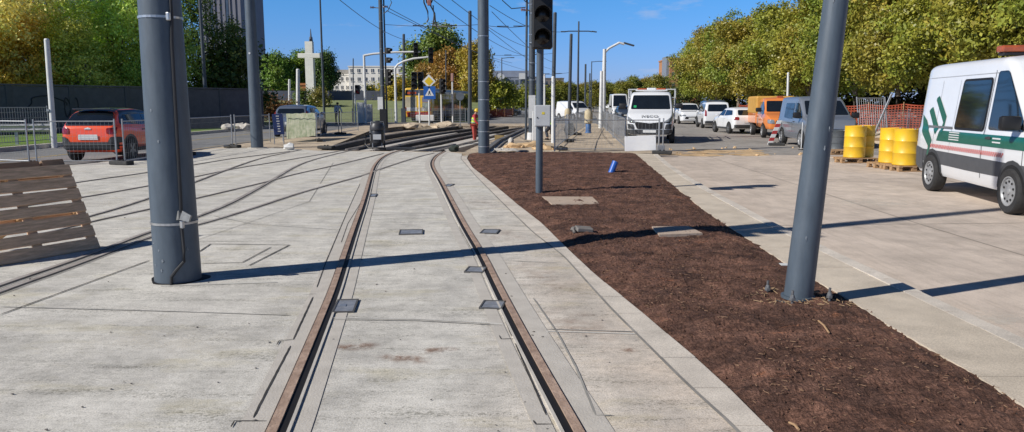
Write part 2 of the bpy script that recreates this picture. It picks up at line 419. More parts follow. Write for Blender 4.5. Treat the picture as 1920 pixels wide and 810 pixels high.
# ------------------------------------------------------------------ rails
def gp(lst): return [G(*p) for p in lst]
def smooth_line(pts, it=2):
    pts = [Vector((p.x, p.y, 0)) for p in pts]
    for _ in range(it):
        q = [pts[0]]
        for i in range(len(pts) - 1):
            a, b = pts[i], pts[i + 1]; q += [a * .75 + b * .25, a * .25 + b * .75]
        q.append(pts[-1]); pts = q
    return pts
L_px = [(430, 1010), (521, 810), (551, 737), (601, 614), (628, 547), (649, 481), (666, 429), (685, 375.5), (697, 328), (703, 310), (716, 295.6), (734, 286.7), (752, 282)]
Rr_px = [(1180, 1010), (1075, 810), (1012, 696), (966, 609), (925, 527), (902.5, 479), (870, 426), (844, 375.5), (826, 340), (811, 316), (809, 304), (817, 292.6), (832, 284.5)]
def near_rail(px, side, label):
    # side -1: head lies left of the gauge edge; +1: right of it
    ln = smooth_line(gp(px))
    t = thing('tram_rail', label, 'rail', (ln[0].x, ln[0].y, 0), group='rails of the near track')
    off = Vector((ln[0].x, ln[0].y, 0)); pl = [p - off for p in ln]
    h = MB()
    if side < 0: h.ribbon(pl, -.051, 0.0, 0.014, -0.06)
    else: h.ribbon(pl, 0.0, .051, 0.014, -0.06)
    h.build('rail_head', M_rust, t)
    g_ = MB(); gr = MB()
    if side < 0: g_.ribbon(pl, .001, .045, 0.005); gr.ribbon(pl, .045, .062, 0.010, -.05)
    else: g_.ribbon(pl, -.045, -.001, 0.005); gr.ribbon(pl, -.062, -.045, 0.010, -.05)
    g_.build('flange_groove', M_groove, t)
    gr.build('groove_lip', M_grout, t)
    # pale grout strip outside of the head and inside of the lip
    s2 = MB()
    if side < 0: s2.ribbon(pl, -.20, -.062, 0.004); s2.ribbon(pl, .084, .16, 0.004)
    else: s2.ribbon(pl, .062, .20, 0.004); s2.ribbon(pl, -.18, -.084, 0.004)
    s2.build('grout_band', M_grout, t)
    return t
near_rail(L_px, -1, 'rusty left rail of the near track with black groove')
near_rail(Rr_px, 1, 'rusty right rail of the near track beside the brown soil')
tracks = [
 ([(-140, 605), (0, 548), (147, 497), (284, 443), (370, 423), (470, 393), (553, 365), (598, 352), (690, 327), (707, 319), (784, 294), (814, 287)], 'grey rail that crosses the left rail of the near track'),
 ([(-140, 588), (0, 536), (147, 487), (284, 434), (370, 408), (429, 384), (467, 364), (509, 340), (553, 312), (595, 297), (672, 279)], 'grey rail curving away just left of the crossing rail'),
 ([(60, 445), (173, 415.5), (280, 393), (367, 372.6), (417, 361), (506, 340), (547, 328), (618, 313), (719, 288)], 'grey rail running from below the pallet to the black vacuum drum'),
 ([(60, 432), (173, 406), (280, 373), (367, 341.5), (432, 316), (488, 297), (530, 288), (565, 281)], 'grey rail leading from the pallet towards the white bag'),
 ([(40, 388), (155, 371), (280, 349), (367, 332), (441, 316), (506, 306), (577, 294), (651, 281)], 'faint grey rail behind the pallet, second from the far edge'),
 ([(40, 360), (147, 342), (275, 324.5), (367, 309), (429, 298.5), (491, 291), (544, 284)], 'farthest grey rail, nearest the red car'),
]
for k, (px, lab) in enumerate(tracks):
    ln = smooth_line(gp(px)); off = Vector((ln[0].x, ln[0].y, 0)); pl = [p - off for p in ln]
    t = thing('tram_rail', lab, 'rail', off, group='rails of the left tracks')
    h = MB(); h.ribbon(pl, -.034, 0.010, 0.010 + .0012 * k, -0.05); h.build('rail_head', M_rail2, t)
    g_ = MB(); g_.ribbon(pl, .011, .026, 0.0052 + .0006 * k); g_.build('flange_groove', mat('dusty_groove', (.03, .028, .026), .9, 0, (.16, .145, .13), 1.2), t)
    s2 = MB(); s2.ribbon(pl, -.062, -.048, 0.004 + .0003 * k); s2.ribbon(pl, .050, .062, 0.0042 + .0003 * k); s2.build('grout_band', mat('dark_grout', (0.20, 0.185, 0.17), .9, 0, (0.34, 0.32, 0.29), 3), t)

# joints cut into the slab
jl = [
 [(475, 785), (507, 722), (545, 650)], [(550, 638), (587, 558)], [(594, 540), (612, 490), (650, 400), (675, 345)], [(433, 803), (440, 791), (500, 791)],
 [(519, 648), (524, 640), (550, 638)], [(570, 553), (594, 552)],
 [(1024, 780), (966, 645)], [(960, 632), (930, 560)], [(920, 540), (905, 505), (885, 470), (860, 425)], [(936, 630), (940, 637), (966, 636)], [(1000, 790), (1005, 797), (1036, 797)],
 [(0, 591), (140, 540), (280, 489)], [(365, 452), (480, 413), (580, 378), (590, 362), (598, 350)], [(600, 345), (625, 305)],
 [(373, 473), (395, 458), (543, 460), (466, 499)], [(508, 464), (454, 493), (375, 495)],
 [(640, 455), (652, 420), (683, 370)],
]
wd = [.011, .011, .008, .008, .008, .006, .008, .008, .006, .008, .009, .013, .006, .006, .013, .011, .006]
mb = MB()
gj = random.Random(9)
def rough(mb, pts, w, z):
    # a saw cut with ragged, slightly wandering edges
    q = []; pts = [Vector((p.x, p.y, 0)) for p in pts]
    for a, b in zip(pts[:-1], pts[1:]):
        n_ = max(2, int((b - a).length / .05)); q += [a.lerp(b, i / n_) for i in range(n_)]
    q.append(pts[-1]); L = []; R_ = []; m = len(q)
    for i, p in enumerate(q):
        d = (q[min(i + 1, m - 1)] - q[max(i - 1, 0)]).normalized(); nr = Vector((d.y, -d.x, 0)); tp = .35 if i in (0, m - 1) else 1
        wl, wr = w * tp * gj.uniform(.75, 1.15), w * tp * gj.uniform(.75, 1.15); L.append(p - nr * wl); R_.append(p + nr * wr)
    mb.add([(v.x, v.y, z) for v in L] + [(v.x, v.y, z) for v in R_], [(i, m + i, m + i + 1, i + 1) for i in range(m - 1)])
for l, w in zip(jl, wd): rough(mb, gp(l), w * .62, 0.0062)
struct(mb.build('slab_joint', M_joint))
tr = [[(620, 600), (780, 602), (942, 611)], [(0, 576), (300, 584), (545, 592)], [(650, 479), (760, 482), (885, 484)], [(690, 402), (850, 404)], [(1025, 618), (1195, 623)], [(960, 490), (1060, 494)], [(895, 400), (975, 399)],
      [(1117, 780), (1080, 690), (1045, 625), (1000, 560)], [(1117, 780), (1150, 780)], [(400, 405), (470, 420), (640, 432)], [(862, 346), (925, 348)], [(420, 520), (600, 512)]]
mb = MB()
for l in tr: rough(mb, gp(l), .0065, 0.0052)
struct(mb.build('slab_joint', mat('faint_joint', (0.24, 0.23, 0.21), .9, 0, (0.36, .345, .31), 3)))
mb = MB()
for l in [[(620, 597), (780, 599), (942, 608)], [(1025, 622), (1195, 627)], [(700, 399), (850, 401)], [(300, 537), (520, 530)]]: mb.ribbon(gp(l), -.012, .008, 0.0042)
struct(mb.build('slab_seam', mat('pale_joint', (0.60, 0.585, 0.54), .9, 0, (0.5, .48, .44), 3)))
# dark filler between slab and kerb
mb = MB(); mb.ribbon([Vector((xat(kr_in, y), y, 0)) for y in np.arange(1.2, 23, .3)], -.014, .006, 0.0057)
struct(mb.build('kerb_joint', mat('kerb_joint', (0.17, 0.16, 0.145), .9, 0, (0.33, .31, .28), 2.5)))
# smears and rust on the slab: soft-edged sheets just above it
def stain_mat(name, col, amt, scale):
    m = bpy.data.materials.new(name); m.use_nodes = True; nt = m.node_tree; N = nt.nodes; L = nt.links; b = N['Principled BSDF']
    b.inputs['Base Color'].default_value = (*col, 1); b.inputs['Roughness'].default_value = .9; b.inputs['Specular IOR Level'].default_value = .1
    tc = N.new('ShaderNodeTexCoord'); mp = N.new('ShaderNodeMapping'); mp.inputs['Location'].default_value = (-1, -1, 0); mp.inputs['Scale'].default_value = (2, 2, 0); L.new(tc.outputs['Generated'], mp.inputs['Vector'])
    ln = N.new('ShaderNodeVectorMath'); ln.operation = 'LENGTH'; L.new(mp.outputs['Vector'], ln.inputs[0])
    r = N.new('ShaderNodeMapRange'); r.interpolation_type = 'SMOOTHSTEP'; r.inputs['From Min'].default_value = 1.0; r.inputs['From Max'].default_value = .1; L.new(ln.outputs['Value'], r.inputs['Value'])
    ge = N.new('ShaderNodeNewGeometry'); no = N.new('ShaderNodeTexNoise'); no.inputs['Scale'].default_value = scale; no.inputs['Detail'].default_value = 7; no.inputs['Roughness'].default_value = .7; L.new(ge.outputs['Position'], no.inputs['Vector'])
    q = N.new('ShaderNodeMapRange'); q.inputs['From Min'].default_value = .42; q.inputs['From Max'].default_value = .64; L.new(no.outputs['Fac'], q.inputs['Value'])
    mu = N.new('ShaderNodeMath'); mu.operation = 'MULTIPLY'; L.new(r.outputs['Result'], mu.inputs[0]); L.new(q.outputs['Result'], mu.inputs[1])
    m2 = N.new('ShaderNodeMath'); m2.operation = 'MULTIPLY'; m2.inputs[1].default_value = amt; L.new(mu.outputs[0], m2.inputs[0]); L.new(m2.outputs[0], b.inputs['Alpha'])
    return m
S_rust = stain_mat('rust_stain', (.26, .13, .075), .75, 9.0); S_dark = stain_mat('tyre_smear', (.16, .155, .155), .17, 5.0); S_pale = stain_mat('pale_dust', (.72, .68, .60), .5, 4.0); S_wash = stain_mat('rust_wash', (.36, .22, .15), .24, 6.0)
zz = .0030
for px, w, d, a, m in [((668, 650), .22, .12, .2, S_rust), ((760, 673), .24, .11, -.3, S_rust), ((826, 656), .16, .07, .1, S_rust), ((792, 660), .10, .08, .5, S_rust), ((1180, 657), .08, .06, 0, S_rust), ((940, 440), .5, .9, .3, S_wash), ((1010, 520), .45, 1.0, .3, S_wash), ((1075, 610), .4, .8, .35, S_wash), ((905, 380), .5, 1.6, .2, S_wash),
                       ((845, 540), .16, 1.5, -.5, S_dark), ((740, 640), .20, 1.3, -.55, S_dark), ((590, 760), .18, .9, -.55, S_dark), ((480, 420), .6, .5, .2, S_pale), ((300, 640), .9, .35, 0, S_pale), ((180, 700), .8, .4, .1, S_dark), ((420, 620), .7, .3, .1, S_dark), ((980, 700), .5, .3, .1, S_dark), ((760, 420), .4, 1.6, -.1, S_dark), ((230, 380), 1.2, .6, .4, S_pale)]:
    zz += .00004; p = G(*px); k = MB(); k.add([(-w, -d, 0), (w, -d, 0), (w, d, 0), (-w, d, 0)], [(0, 1, 2, 3)]); o = struct(k.build('slab_stain', m)); o.location = (p.x, p.y, zz); o.rotation_euler = (0, 0, a)
for px, w, d, a, m in [((1850, 480), .3, 1.6, .5, S_dark), ((1700, 420), .25, 1.8, .45, S_dark), ((1420, 320), .4, 2.2, .1, S_dark), ((1640, 380), 1.2, .8, .2, S_pale), ((1880, 600), .4, .7, .4, S_pale), ((1560, 340), .9, .5, 0, S_dark)]:
    zz += .00004; p = G(px[0], px[1], -.09); k = MB(); k.add([(-w, -d, 0), (w, -d, 0), (w, d, 0), (-w, d, 0)], [(0, 1, 2, 3)]); o = struct(k.build('road_stain', m)); o.location = (p.x, p.y, -.09 + zz); o.rotation_euler = (0, 0, a)
# shallow steel boxes let into the slab beside the rails
covers = [((648, 575), .078, .18, 'small steel drain box beside the left rail, with a grey plate'), ((924, 573), .085, .11, 'steel drain box by the right rail, nearest to the camera of its row'),
          ((892, 507), .085, .11, 'steel drain box by the right rail just past the pole shadow'), ((771, 436), .14, .16, 'oblong steel cover in the middle of the near track'),
          ((919, 435), .10, .14, 'worn steel cover right of the right rail'), ((842, 348), .06, .20, 'small dark steel cover where the right rail begins to bend'), ((700, 367), .05, .2, 'small dark steel plate touching the left rail far up the track')]
for (px, w, d, lab) in covers:
    p = G(*px); t = thing('drain_cover', lab, 'drain cover', (p.x, p.y, 0), R(-8) if px[0] > 800 else R(6), 'steel covers set into the slab')
    f = MB(); 
    for sx in (-1, 1): f.box((sx * w, 0, .006), (.014, 2 * d, .016))
    for sy in (-1, 1): f.box((0, sy * d, .006), (2 * w + .014, .014, .0158))
    f.build('frame', mat('cover_frame', (0.10, 0.098, 0.096), .7, .1), t)
    q = MB(); q.box((0, 0, .005), (2 * w - .014, 2 * d - .014, .009)); q.build('plate', mat('cover_plate', (0.34, 0.345, 0.355), .4, .15, (0.19, 0.195, 0.205), 14), t)
    if px[0] == 648:
        q = MB(); q.box((-.02, .0, .0115), (.05, .07, .004)); q.build('lock', mat('galv', (0.45, 0.46, 0.47), .4, .6), t)

# ------------------------------------------------------------------ soil bed with a rough surface
def soil():
    rows = []; y = 1.2
    while y < SOIL_TOP - .05:
        rows.append(y); y += 0.016 + 0.0042 * y
    rows.append(SOIL_TOP)
    nx = 120; vs = []
    for y in rows:
        xl, xr = xat(soilL, y) + .0, xat(soilR, y)
        if y > 19.3: xl = max(xl, xat(soilL, y))
        for i in range(nx + 1):
            t = i / nx; x = xl + (xr - xl) * t
            e = min(t * (xr - xl), (1 - t) * (xr - xl))
            p = Vector((x, y, 0))
            h = 0.02 * noise.noise(p * 1.3) + 0.020 * noise.noise(p * 4.1) + 0.016 * noise.noise(p * 11.0) + 0.009 * abs(noise.noise(p * 27.0)) + .006 * noise.noise(p * 60)
            up = min(1, e / .35)
            z = -0.015 + up * 0.055 + h * min(1, .35 + e / .2)
            if e < .02: x += (.025 if t < .5 else 0.0) * noise.noise(p * 7)
            if t > .5 and e < .02: x += .05 * noise.noise(p * 5.0)
            vs.append((x, y, z))
    w = nx + 1
    fs = [(j * w + i, j * w + i + 1, (j + 1) * w + i + 1, (j + 1) * w + i) for j in range(len(rows) - 1) for i in range(nx)]
    m = MB(); m.add(vs, fs); o = m.build('soil', M_soil, smooth=False, fix=False); struct(o)
    return o
SOIL = soil()
SOILBVH = BVHTree.FromPolygons([v.co[:] for v in SOIL.data.vertices], [p.vertices[:] for p in SOIL.data.polygons])
def soilz(x, y):
    h = SOILBVH.ray_cast(Vector((x, y, 2)), Vector((0, 0, -1))); return h[0].z if h[0] else 0.0
# pebbles and crumbs on the slab
pb = MB(); g = random.Random(17)
for k in range(70):
    py = 300 + 510 * g.random() ** .7; px = g.uniform(-40, 1250); p = G(px, py)
    if p.x > xat(kr_in, p.y) - .05: continue
    r = g.uniform(.002, .006) * (1 + .06 * p.y); pb.blob((p.x, p.y, .004 + r * .3), r, jit=.3, seed=k, sq=(1.2, .9, .6)) if k < 160 else pb.box((p.x, p.y, .004), (r * 1.6, r * 1.2, r * .8), rz=g.uniform(0, 3))
tag(pb.build('pebbles', mat('dark_pebble', (.10, .09, .08), .9, 0, (.22, .2, .18), 1.0)), 'dark pebbles and crumbs scattered thinly over the pale slab', 'pebbles', kind='stuff')
# clods, straw and chips lying in the soil
g = random.Random(11); cl = MB(); st = MB()
for k in range(2600):
    y = 1.6 + (g.random() ** 1.7) * 20; xl, xr = xat(soilL, y), xat(soilR, y)
    x = g.uniform(xl + .03, xr - .03); r = g.uniform(.004, .013) * (1 + .06 * y); z = soilz(x, y)
    cl.v.extend([]); o = len(cl.v)
    ax = [Vector((g.uniform(.6, 1), g.uniform(-.3, .3), g.uniform(-.2, .2))) * r, Vector((g.uniform(-.3, .3), g.uniform(.6, 1), g.uniform(-.2, .2))) * r, Vector((g.uniform(-.2, .2), g.uniform(-.2, .2), g.uniform(.5, .9))) * r]
    c = Vector((x, y, z + r * .25))
    cl.add([c + ax[0], c - ax[0], c + ax[1], c - ax[1], c + ax[2], c - ax[2]], [(0, 2, 4), (2, 1, 4), (1, 3, 4), (3, 0, 4), (2, 0, 5), (1, 2, 5), (3, 1, 5), (0, 3, 5)])
tag(cl.build('soil_clods', M_soil), 'crumbly dark brown clods scattered over the soil bed', 'soil', kind='stuff')
for k in range(2800):
    y = 1.6 + (g.random() ** 1.5) * 16; xl, xr = xat(soilL, y), xat(soilR, y)
    x = g.uniform(xl + .03, xr - .03)
    if noise.noise(Vector((x * 1.1, y * 1.1, 3))) < -0.05 and g.random() < .8: continue
    a = g.uniform(0, math.pi); l = g.uniform(.008, .034); z = soilz(x, y) + .006
    st.box((x, y, z), (l, .0026 + .0004 * y, .003), rz=a)
tag(st.build('straw', mat('straw', (0.36, 0.22, 0.13), .8, 0, (0.16, 0.085, 0.05), 1.5)), 'thin dry straw and wood chips strewn over the soil', 'straw', kind='stuff')
# ------------------------------------------------------------------ poles
M_pole = mat('slate_paint', (0.086, 0.111, 0.139), 0.52, 0.0, (0.062, 0.082, 0.105), 5, bump=0.025, bscale=40, stretch=(2.5, 2.5, .7), detail=9)
M_pole2 = mat('dark_pole_paint', (0.075, 0.088, 0.102), 0.5, 0.1, (0.055, 0.066, 0.078), 5)
M_white = mat('white_pole_paint', (0.74, 0.74, 0.72), 0.5, 0, (0.62, 0.62, 0.6), 5)
M_band = mat('steel_band', (0.55, 0.55, 0.54), 0.35, 0.7, (0.42, 0.42, 0.42), 20)
M_black = mat('black_plastic', (0.009, 0.009, 0.010), 0.55, 0, (0.013, 0.013, 0.014), 9)
M_cable = mat('black_cable', (0.02, 0.02, 0.022), 0.55)
M_galv = mat('galvanised', (0.42, 0.43, 0.44), 0.42, 0.55, (0.32, 0.33, 0.34), 9)
M_scuff = mat('scuff', (0.25, 0.28, 0.31), 0.7, 0, (0.16, 0.18, 0.2), 30)
M_lens = mat('unlit_lens', (0.012, 0.010, 0.009), 0.3, 0, (0.018, 0.014, 0.012), 8)
M_redlens = mat('red_lens', (0.45, 0.02, 0.015), 0.3, 0)
M_grey = mat('light_grey_cabinet', (0.50, 0.51, 0.515), 0.5, 0, (0.44, 0.45, 0.455), 4)
M_wbox = mat('white_box', (0.70, 0.70, 0.68), 0.55, 0, (0.6, 0.6, 0.58), 6)

def zs_at(px_pairs, Y): return [P(px, py, Y).z for px, py in px_pairs]
def pole(label, base, h, r0, r1, lean=(0, 0), m=None, group=None, name='pole', cat='pole', bands=(), cap=True):
    t = thing(name, label, cat, base, 0, group)
    s = MB(); s.tube((0, 0, -.05), (lean[0] * h, lean[1] * h, h), r0, r1, 20, True)
    s.build('shaft', m or M_pole, t, smooth=True)
    for z in bands:
        r = r0 + (r1 - r0) * z / h + .006
        b = MB(); b.tube((lean[0] * z, lean[1] * z, z - .011), (lean[0] * (z + .02), lean[1] * (z + .02), z + .011), r, r, 20)
        b.build('band', M_band, t)
    return t

# big left pole
lp = Vector((-3.03, 6.62, 0)); LH = 9.0
zb1, zb2 = topz(332, 421, 6.45), topz(300, 30, 6.45)
t = pole('big slate grey pole standing in the slab with a black cable down its front', lp, LH, .200, .106, (0.0, 0))
cd = Vector((-lp.x, -lp.y, 0)).normalized(); rt = Vector((-cd.y, cd.x, 0))
rt = Vector((0.909, 0.416, 0))
def on_pole(dx, z, extra=.012):
    r = .200 + (.106 - .200) * z / LH
    dx = max(-r * .95, min(r * .95, dx))
    return cd * (math.sqrt(r * r - dx * dx) + extra) + rt * dx + Vector((0, 0, z))
cab = [(LH * .98, .06), (zb2 + .5, .085), (zb2, .088), (2.1, .075), (1.2, .066), (.75, .062), (zb1, .055), (.3, .06), (.2, .055), (.13, -.01), (.07, -.055), (.0, -.06), (-.04, -.06)]
c = MB(); c.path([on_pole(dx, z) for z, dx in cab], .0135, 8); c.build('cable', M_cable, t, smooth=True)
for zz in (zb1, zb2):
    r = .200 - .094 * zz / LH + .005
    b = MB(); b.tube((0, 0, zz - .010), (0, 0, zz + .010), r, r, 28); b.build('band', M_band, t)
    k = MB(); k.rbox(on_pole(.06, zz, .02), (.035, .03, .07), .008, rz=-.43); k.build('clip', M_band, t)
k = MB()
for s_ in (-1, 1):
    k.prism([(-.0, -.035), (.085, -.05), (.10, .01), (.02, .045)] if s_ > 0 else [(0, -.035), (-.085, -.045), (-.10, .015), (-.02, .045)], -.012, .012,
            Matrix.Translation(on_pole(.05, zb1 + .08, .04)) @ Matrix.Rotation(-.43, 4, 'Z') @ Matrix.Rotation(R(78), 4, 'X') @ Matrix.Rotation(s_ * .35, 4, 'Y'))
k.build('bracket', mat('cast_bracket', (0.30, 0.30, 0.29), .5, .4, (0.2, .2, .195), 30), t)
for (px, py) in [(283, 207), (297, 266), (305, 490), (298, 470), (292, 500), (303, 508), (288, 458), (352, 470)]:
    q = P(px, py, 6.42) ; z = q.z; dx = (q - lp).dot(rt); k = MB(); k.blob(on_pole(dx, z, .001), .006 + .006 * rnd.random(), jit=.5, seed=px, sq=(1, .3, 1.6)); k.build('scuff_mark', M_scuff, t)
hole = MB(); hole.prism([(.245 * math.cos(a) * (1.0 + .16 * math.sin(3 * a)), .235 * math.sin(a) * (1 + .1 * math.cos(2 * a))) for a in np.linspace(0, 2 * math.pi, 26)[:-1]], .001, .0064)
hole.build('gap_ring', M_groove, t)
# a signal head added high on the pole, out of view, for its shadow
SIGNAL_LATER = (t, Vector((.12, -.26, 4.65)))
# second left pole
p2 = G(481.5, 278) + Vector((-.05, .2, 0))
t2 = pole('slate grey pole at the left edge of the slab beside the wire fences', p2, 9.5, .215, .16, (0, 0))
k = MB(); q = P(468, 100, p2.y - .2); k.blob(q - p2, .035, jit=.2, seed=5, sq=(1, .3, 1)); k.build('sticker', M_wbox, t2)
k = MB(); k.prism([(.34 * math.cos(a), .34 * math.sin(a)) for a in np.linspace(0, 6.28, 20)[:-1]], 0.0, .02); k.build('footing', M_grout, t2)
# centre pole with bands
pc = G(907, 290) + Vector((0, .17, 0))
pole('slate grey pole with pale bands at the far tip of the soil bed', pc, 9.2, .178, .162, (0.0, 0), bands=[topz(907, y, pc.y - .17) for y in (275, 247, 226, 187, 153, 67)])
# leaning right pole
pr = G(1505, 574) + Vector((0, .11, 0)); pr.z = soilz(pr.x, pr.y) - .01
q = P(1567, 0, pr.y); lean = ((q.x - pr.x) / (q.z - pr.z), 0.0)
t = pole('leaning slate grey pole bolted to a plate in the brown soil', pr, 8.2, .112, .036, lean)
k = MB(); k.rbox((0, 0, -.022), (.38, .38, .022), .006, rz=.25); k.build('base_plate', mat('plate_steel', (0.12, 0.125, 0.14), .5, .4), t)
for a in range(4):
    an = a * math.pi / 2 + .25 + math.pi / 4; bx, by = .235 * math.cos(an), .235 * math.sin(an)
    k = MB(); k.tube((bx, by, 0), (bx, by, .11), .011, n=8); k.lathe([(.024, .030), (.024, .052)], 6, (bx, by, 0)); k.lathe([(.02, .052), (.017, .068), (.011, .076)], 8, (bx, by, 0)); k.build('bolt', mat('bolt_steel', (0.20, 0.205, 0.21), .5, .3, (.10, .10, .105), 30), t)
k = MB(); k.lathe([(.13, 0.0), (.13, .022), (.115, .024)], 20); k.build('base_collar', M_pole, t)
for z, dx in [(.5, -.3), (2.8, .2), (2.3, -.5), (1.35, .4), (1.2, .2), (2.6, .1)]:
    r = .112 - .076 * z / 8.2; k = MB(); k.blob((lean[0] * z + dx * r, -math.sqrt(1 - dx * dx) * r, z), .009, jit=.5, seed=int(z * 10), sq=(.6, .4, 2)); k.build('scuff_mark', M_scuff, t)
# straw around its foot
g = random.Random(5); k = MB()
for i in range(80):
    a = g.uniform(0, 6.28); d = g.uniform(.16, .36); x, y = pr.x + d * math.cos(a) * 1.2, pr.y + d * math.sin(a) * .8
    k.box((x, y, soilz(x, y) + .01), (g.uniform(.02, .07), .004, .004), rot=Euler((0, g.uniform(-.4, .4), g.uniform(0, 3.1))).to_matrix())
tag(k.build('straw', mat('pale_straw', (0.40, 0.27, 0.15), .8), None), 'pale dry grass stems around the foot of the leaning pole', 'straw', kind='stuff')

# ------------------------------------------------------------------ signal heads
def signal_head(parent, c, n, w=.30, rz=0.0, side=1, lit=None, name='signal_head'):
    """dark housing with n hooded lenses; the lenses look along -y before rotation rz"""
    M = Matrix.Translation(Vector(c)) @ Matrix.Rotation(rz, 4, 'Z')
    h = n * w * 1.06
    o = MB(); o.rbox((0, 0, 0), (w, w * .75, h), w * .08); o.v = [tuple(M @ Vector(v)) for v in o.v]
    hd = o.build(name, M_black, parent)
    for i in range(n):
        z = h / 2 - (i + .5) * h / n; R_ = w * .36
        v = MB(); pts = []
        # hood: three quarters of a tube, longer at the top
        m_ = 14; r2 = R_ * 1.05
        for k in range(m_ + 1):
            a = -0.62 * math.pi / 1 + (k / m_) * 1.24 * math.pi + math.pi / 2
            d = w * .72 * (0.55 + .45 * math.sin(max(0, min(math.pi, (k / m_) * math.pi))))
            pts += [Vector((r2 * math.cos(a), -w * .375, z + r2 * math.sin(a))), Vector((r2 * math.cos(a), -w * .375 - d, z + r2 * math.sin(a) * 1.02 - .02 * w))]
            pts += [Vector((1.07 * r2 * math.cos(a), -w * .375 - d, z + 1.07 * r2 * math.sin(a) - .02 * w)), Vector((1.07 * r2 * math.cos(a), -w * .375, z + 1.07 * r2 * math.sin(a)))]
        fs = []
        for k in range(m_):
            a0, b0 = 4 * k, 4 * k + 4
            fs += [(a0, a0 + 1, b0 + 1, b0), (a0 + 1, a0 + 2, b0 + 2, b0 + 1), (a0 + 2, a0 + 3, b0 + 3, b0 + 2)]
        v.add([M @ p for p in pts], fs); v.build('hood', M_black, hd)
        l = MB(); l.lathe([(R_ * .98, 0), (R_ * .8, .02 * w / .3), (R_ * .4, .035 * w / .3), (.002, .04 * w / .3)], 18, (0, 0, 0))
        l.v = [tuple(M @ (Matrix.Translation((0, -w * .376, z)) @ Matrix.Rotation(R(90), 4, 'X') @ Vector(q))) for q in l.v]
        l.build('lens', M_redlens if lit == i else M_lens, hd, smooth=True)
    return hd

signal_head(SIGNAL_LATER[0], SIGNAL_LATER[1], 3, .30, R(20))
# near traffic signal on the soil bed
ps = G(1011, 365); ps.z = soilz(ps.x, ps.y) - .02; ps.y += .06
t = thing('traffic_signal', 'near traffic signal on a grey post with a light grey box, standing in the soil', 'traffic light', ps)
k = MB(); k.tube((0, 0, -.05), (0.005, 0, 2.72), .064, .062, 18); k.build('post', M_pole, t, smooth=True)
zb_, zt_ = topz(1016, 92, ps.y) - ps.z, 3.62 - ps.z
hd = signal_head(t, (.035, -.0, (zb_ + zt_) / 2), 3, (zt_ - zb_) / 3 / 1.06)
for zz in (.18, -.32, .5):
    k = MB(); k.rbox((-.13, -.06, (zb_ + zt_) / 2 + zz), (.12, .03, .02), .004); k.build('clamp', M_band, hd)
zc0, zc1 = topz(1016, 237, ps.y - .1) - ps.z, topz(1016, 197, ps.y - .1) - ps.z
k = MB(); k.rbox((.045, -.15, (zc0 + zc1) / 2), (.275, .17, zc1 - zc0), .012); bx = k.build('control_box', M_grey, t)
k = MB(); k.rbox((.045, -.237, (zc0 + zc1) / 2), (.25, .008, zc1 - zc0 - .03), .004); dr = k.build('door', M_grey, bx)
k = MB(); k.box((.055, -.243, (zc0 + zc1) / 2 + .045), (.045, .004, .04)); k.build('warning_sticker', mat('yellow_sticker', (0.75, 0.60, 0.05), .5), dr)
k = MB(); k.tube((-.045, -.239, (zc0 + zc1) / 2 - .03), (-.045, -.25, (zc0 + zc1) / 2 - .03), .012, n=10); k.build('lock', M_black, dr)

# ------------------------------------------------------------------ dark pole cluster at centre-left with signals and insulators
def insulator_arm(parent, z, L=.6, s=-1):
    k = MB(); k.tube((0, 0, z), (s * L, -.1, z + .03), .03, n=8); a = k.build('bracket_arm', M_galv, parent)
    q = MB()
    for j in range(3): q.lathe([(.05, -.02), (.10, 0), (.05, .02)], 10, (s * (L - .05 - .09 * j), -.1, z + .03), Matrix.Rotation(R(90), 3, 'Y'))
    q.build('insulator', mat('brown_insulator', (0.28, 0.12, 0.07), .3), a)
b716 = G(719, 240)
t = pole('dark pole with signal heads on its right side behind the black vacuum drum', b716, 10, .15, .12, m=M_pole2, cat='pole', bands=[topz(716, y, b716.y) for y in (130, 160, 92, 40)])
k = MB(); k.tube((.24, .1, 0), (.20, .1, 9.5), .06, .05, 10); k.build('side_tube', M_pole2, t)
for y in (60, 100, 150):
    z = topz(716, y, b716.y); k = MB(); k.box((.12, 0.05, z), (.34, .06, .05)); k.build('strap', M_band, t)
insulator_arm(t, topz(716, 15, b716.y), .65); insulator_arm(t, topz(716, 15, b716.y) + .05, .5, 1)
for y, n_ in ((95, 1), (113, 1), (145, 3)):
    signal_head(t, (.42, -.1, topz(716, y, b716.y)), n_, .33, R(55))
k = MB(); k.box((-.14, -.18, topz(716, 194, b716.y)), (.34, .03, .85)); k.build('notice_plate', M_wbox, t)
k = MB(); k.box((0.02, -.05, .62), (.42, .36, 1.25)); k.build('base_cover', M_black, t)
loop = MB(); z0 = topz(730, 5, b716.y)
loop.path([(.15, -.1, z0 + .8), (.55, -.1, z0 + .5), (.75, -.1, z0), (.5, -.1, z0 - .5), (.2, -.1, z0 - .7)], .03, 6); loop.build('cable_loop', M_cable, t)

# pole beside the white cabinet, right of centre
b998 = G(997, 262)
t = pole('dark banded pole between the centre pole and the near traffic signal', b998, 10, .145, .125, m=M_pole2, bands=[topz(998, y, b998.y) for y in (150, 118, 80, 25)])
k = MB(); k.tube((-.26, .1, 0), (-.22, .1, 9.5), .055, .05, 10); k.build('side_tube', M_pole2, t)
insulator_arm(t, topz(998, 20, b998.y), .5); 
k = MB(); k.box((0, -.17, topz(998, 200, b998.y)), (.30, .04, 1.0)); k.build('notice_plate', M_wbox, t)
k = MB(); zz = topz(970, 10, b998.y)
k.path([(-1.4, -.1, zz + .9), (-1.3, -.1, zz + .2), (-.9, -.1, zz - .15), (-.3, -.1, zz - .1)], .022, 6); k.path([(-.7, -.1, zz + .6), (-.3, -.1, zz + .15), (0, -.1, zz)], .022, 6); k.build('cable_loop', M_cable, t)
k = MB(); k.lathe([(.22, 0), (.2, .3), (.16, .32)], 14); k.build('collar', M_wbox, t)
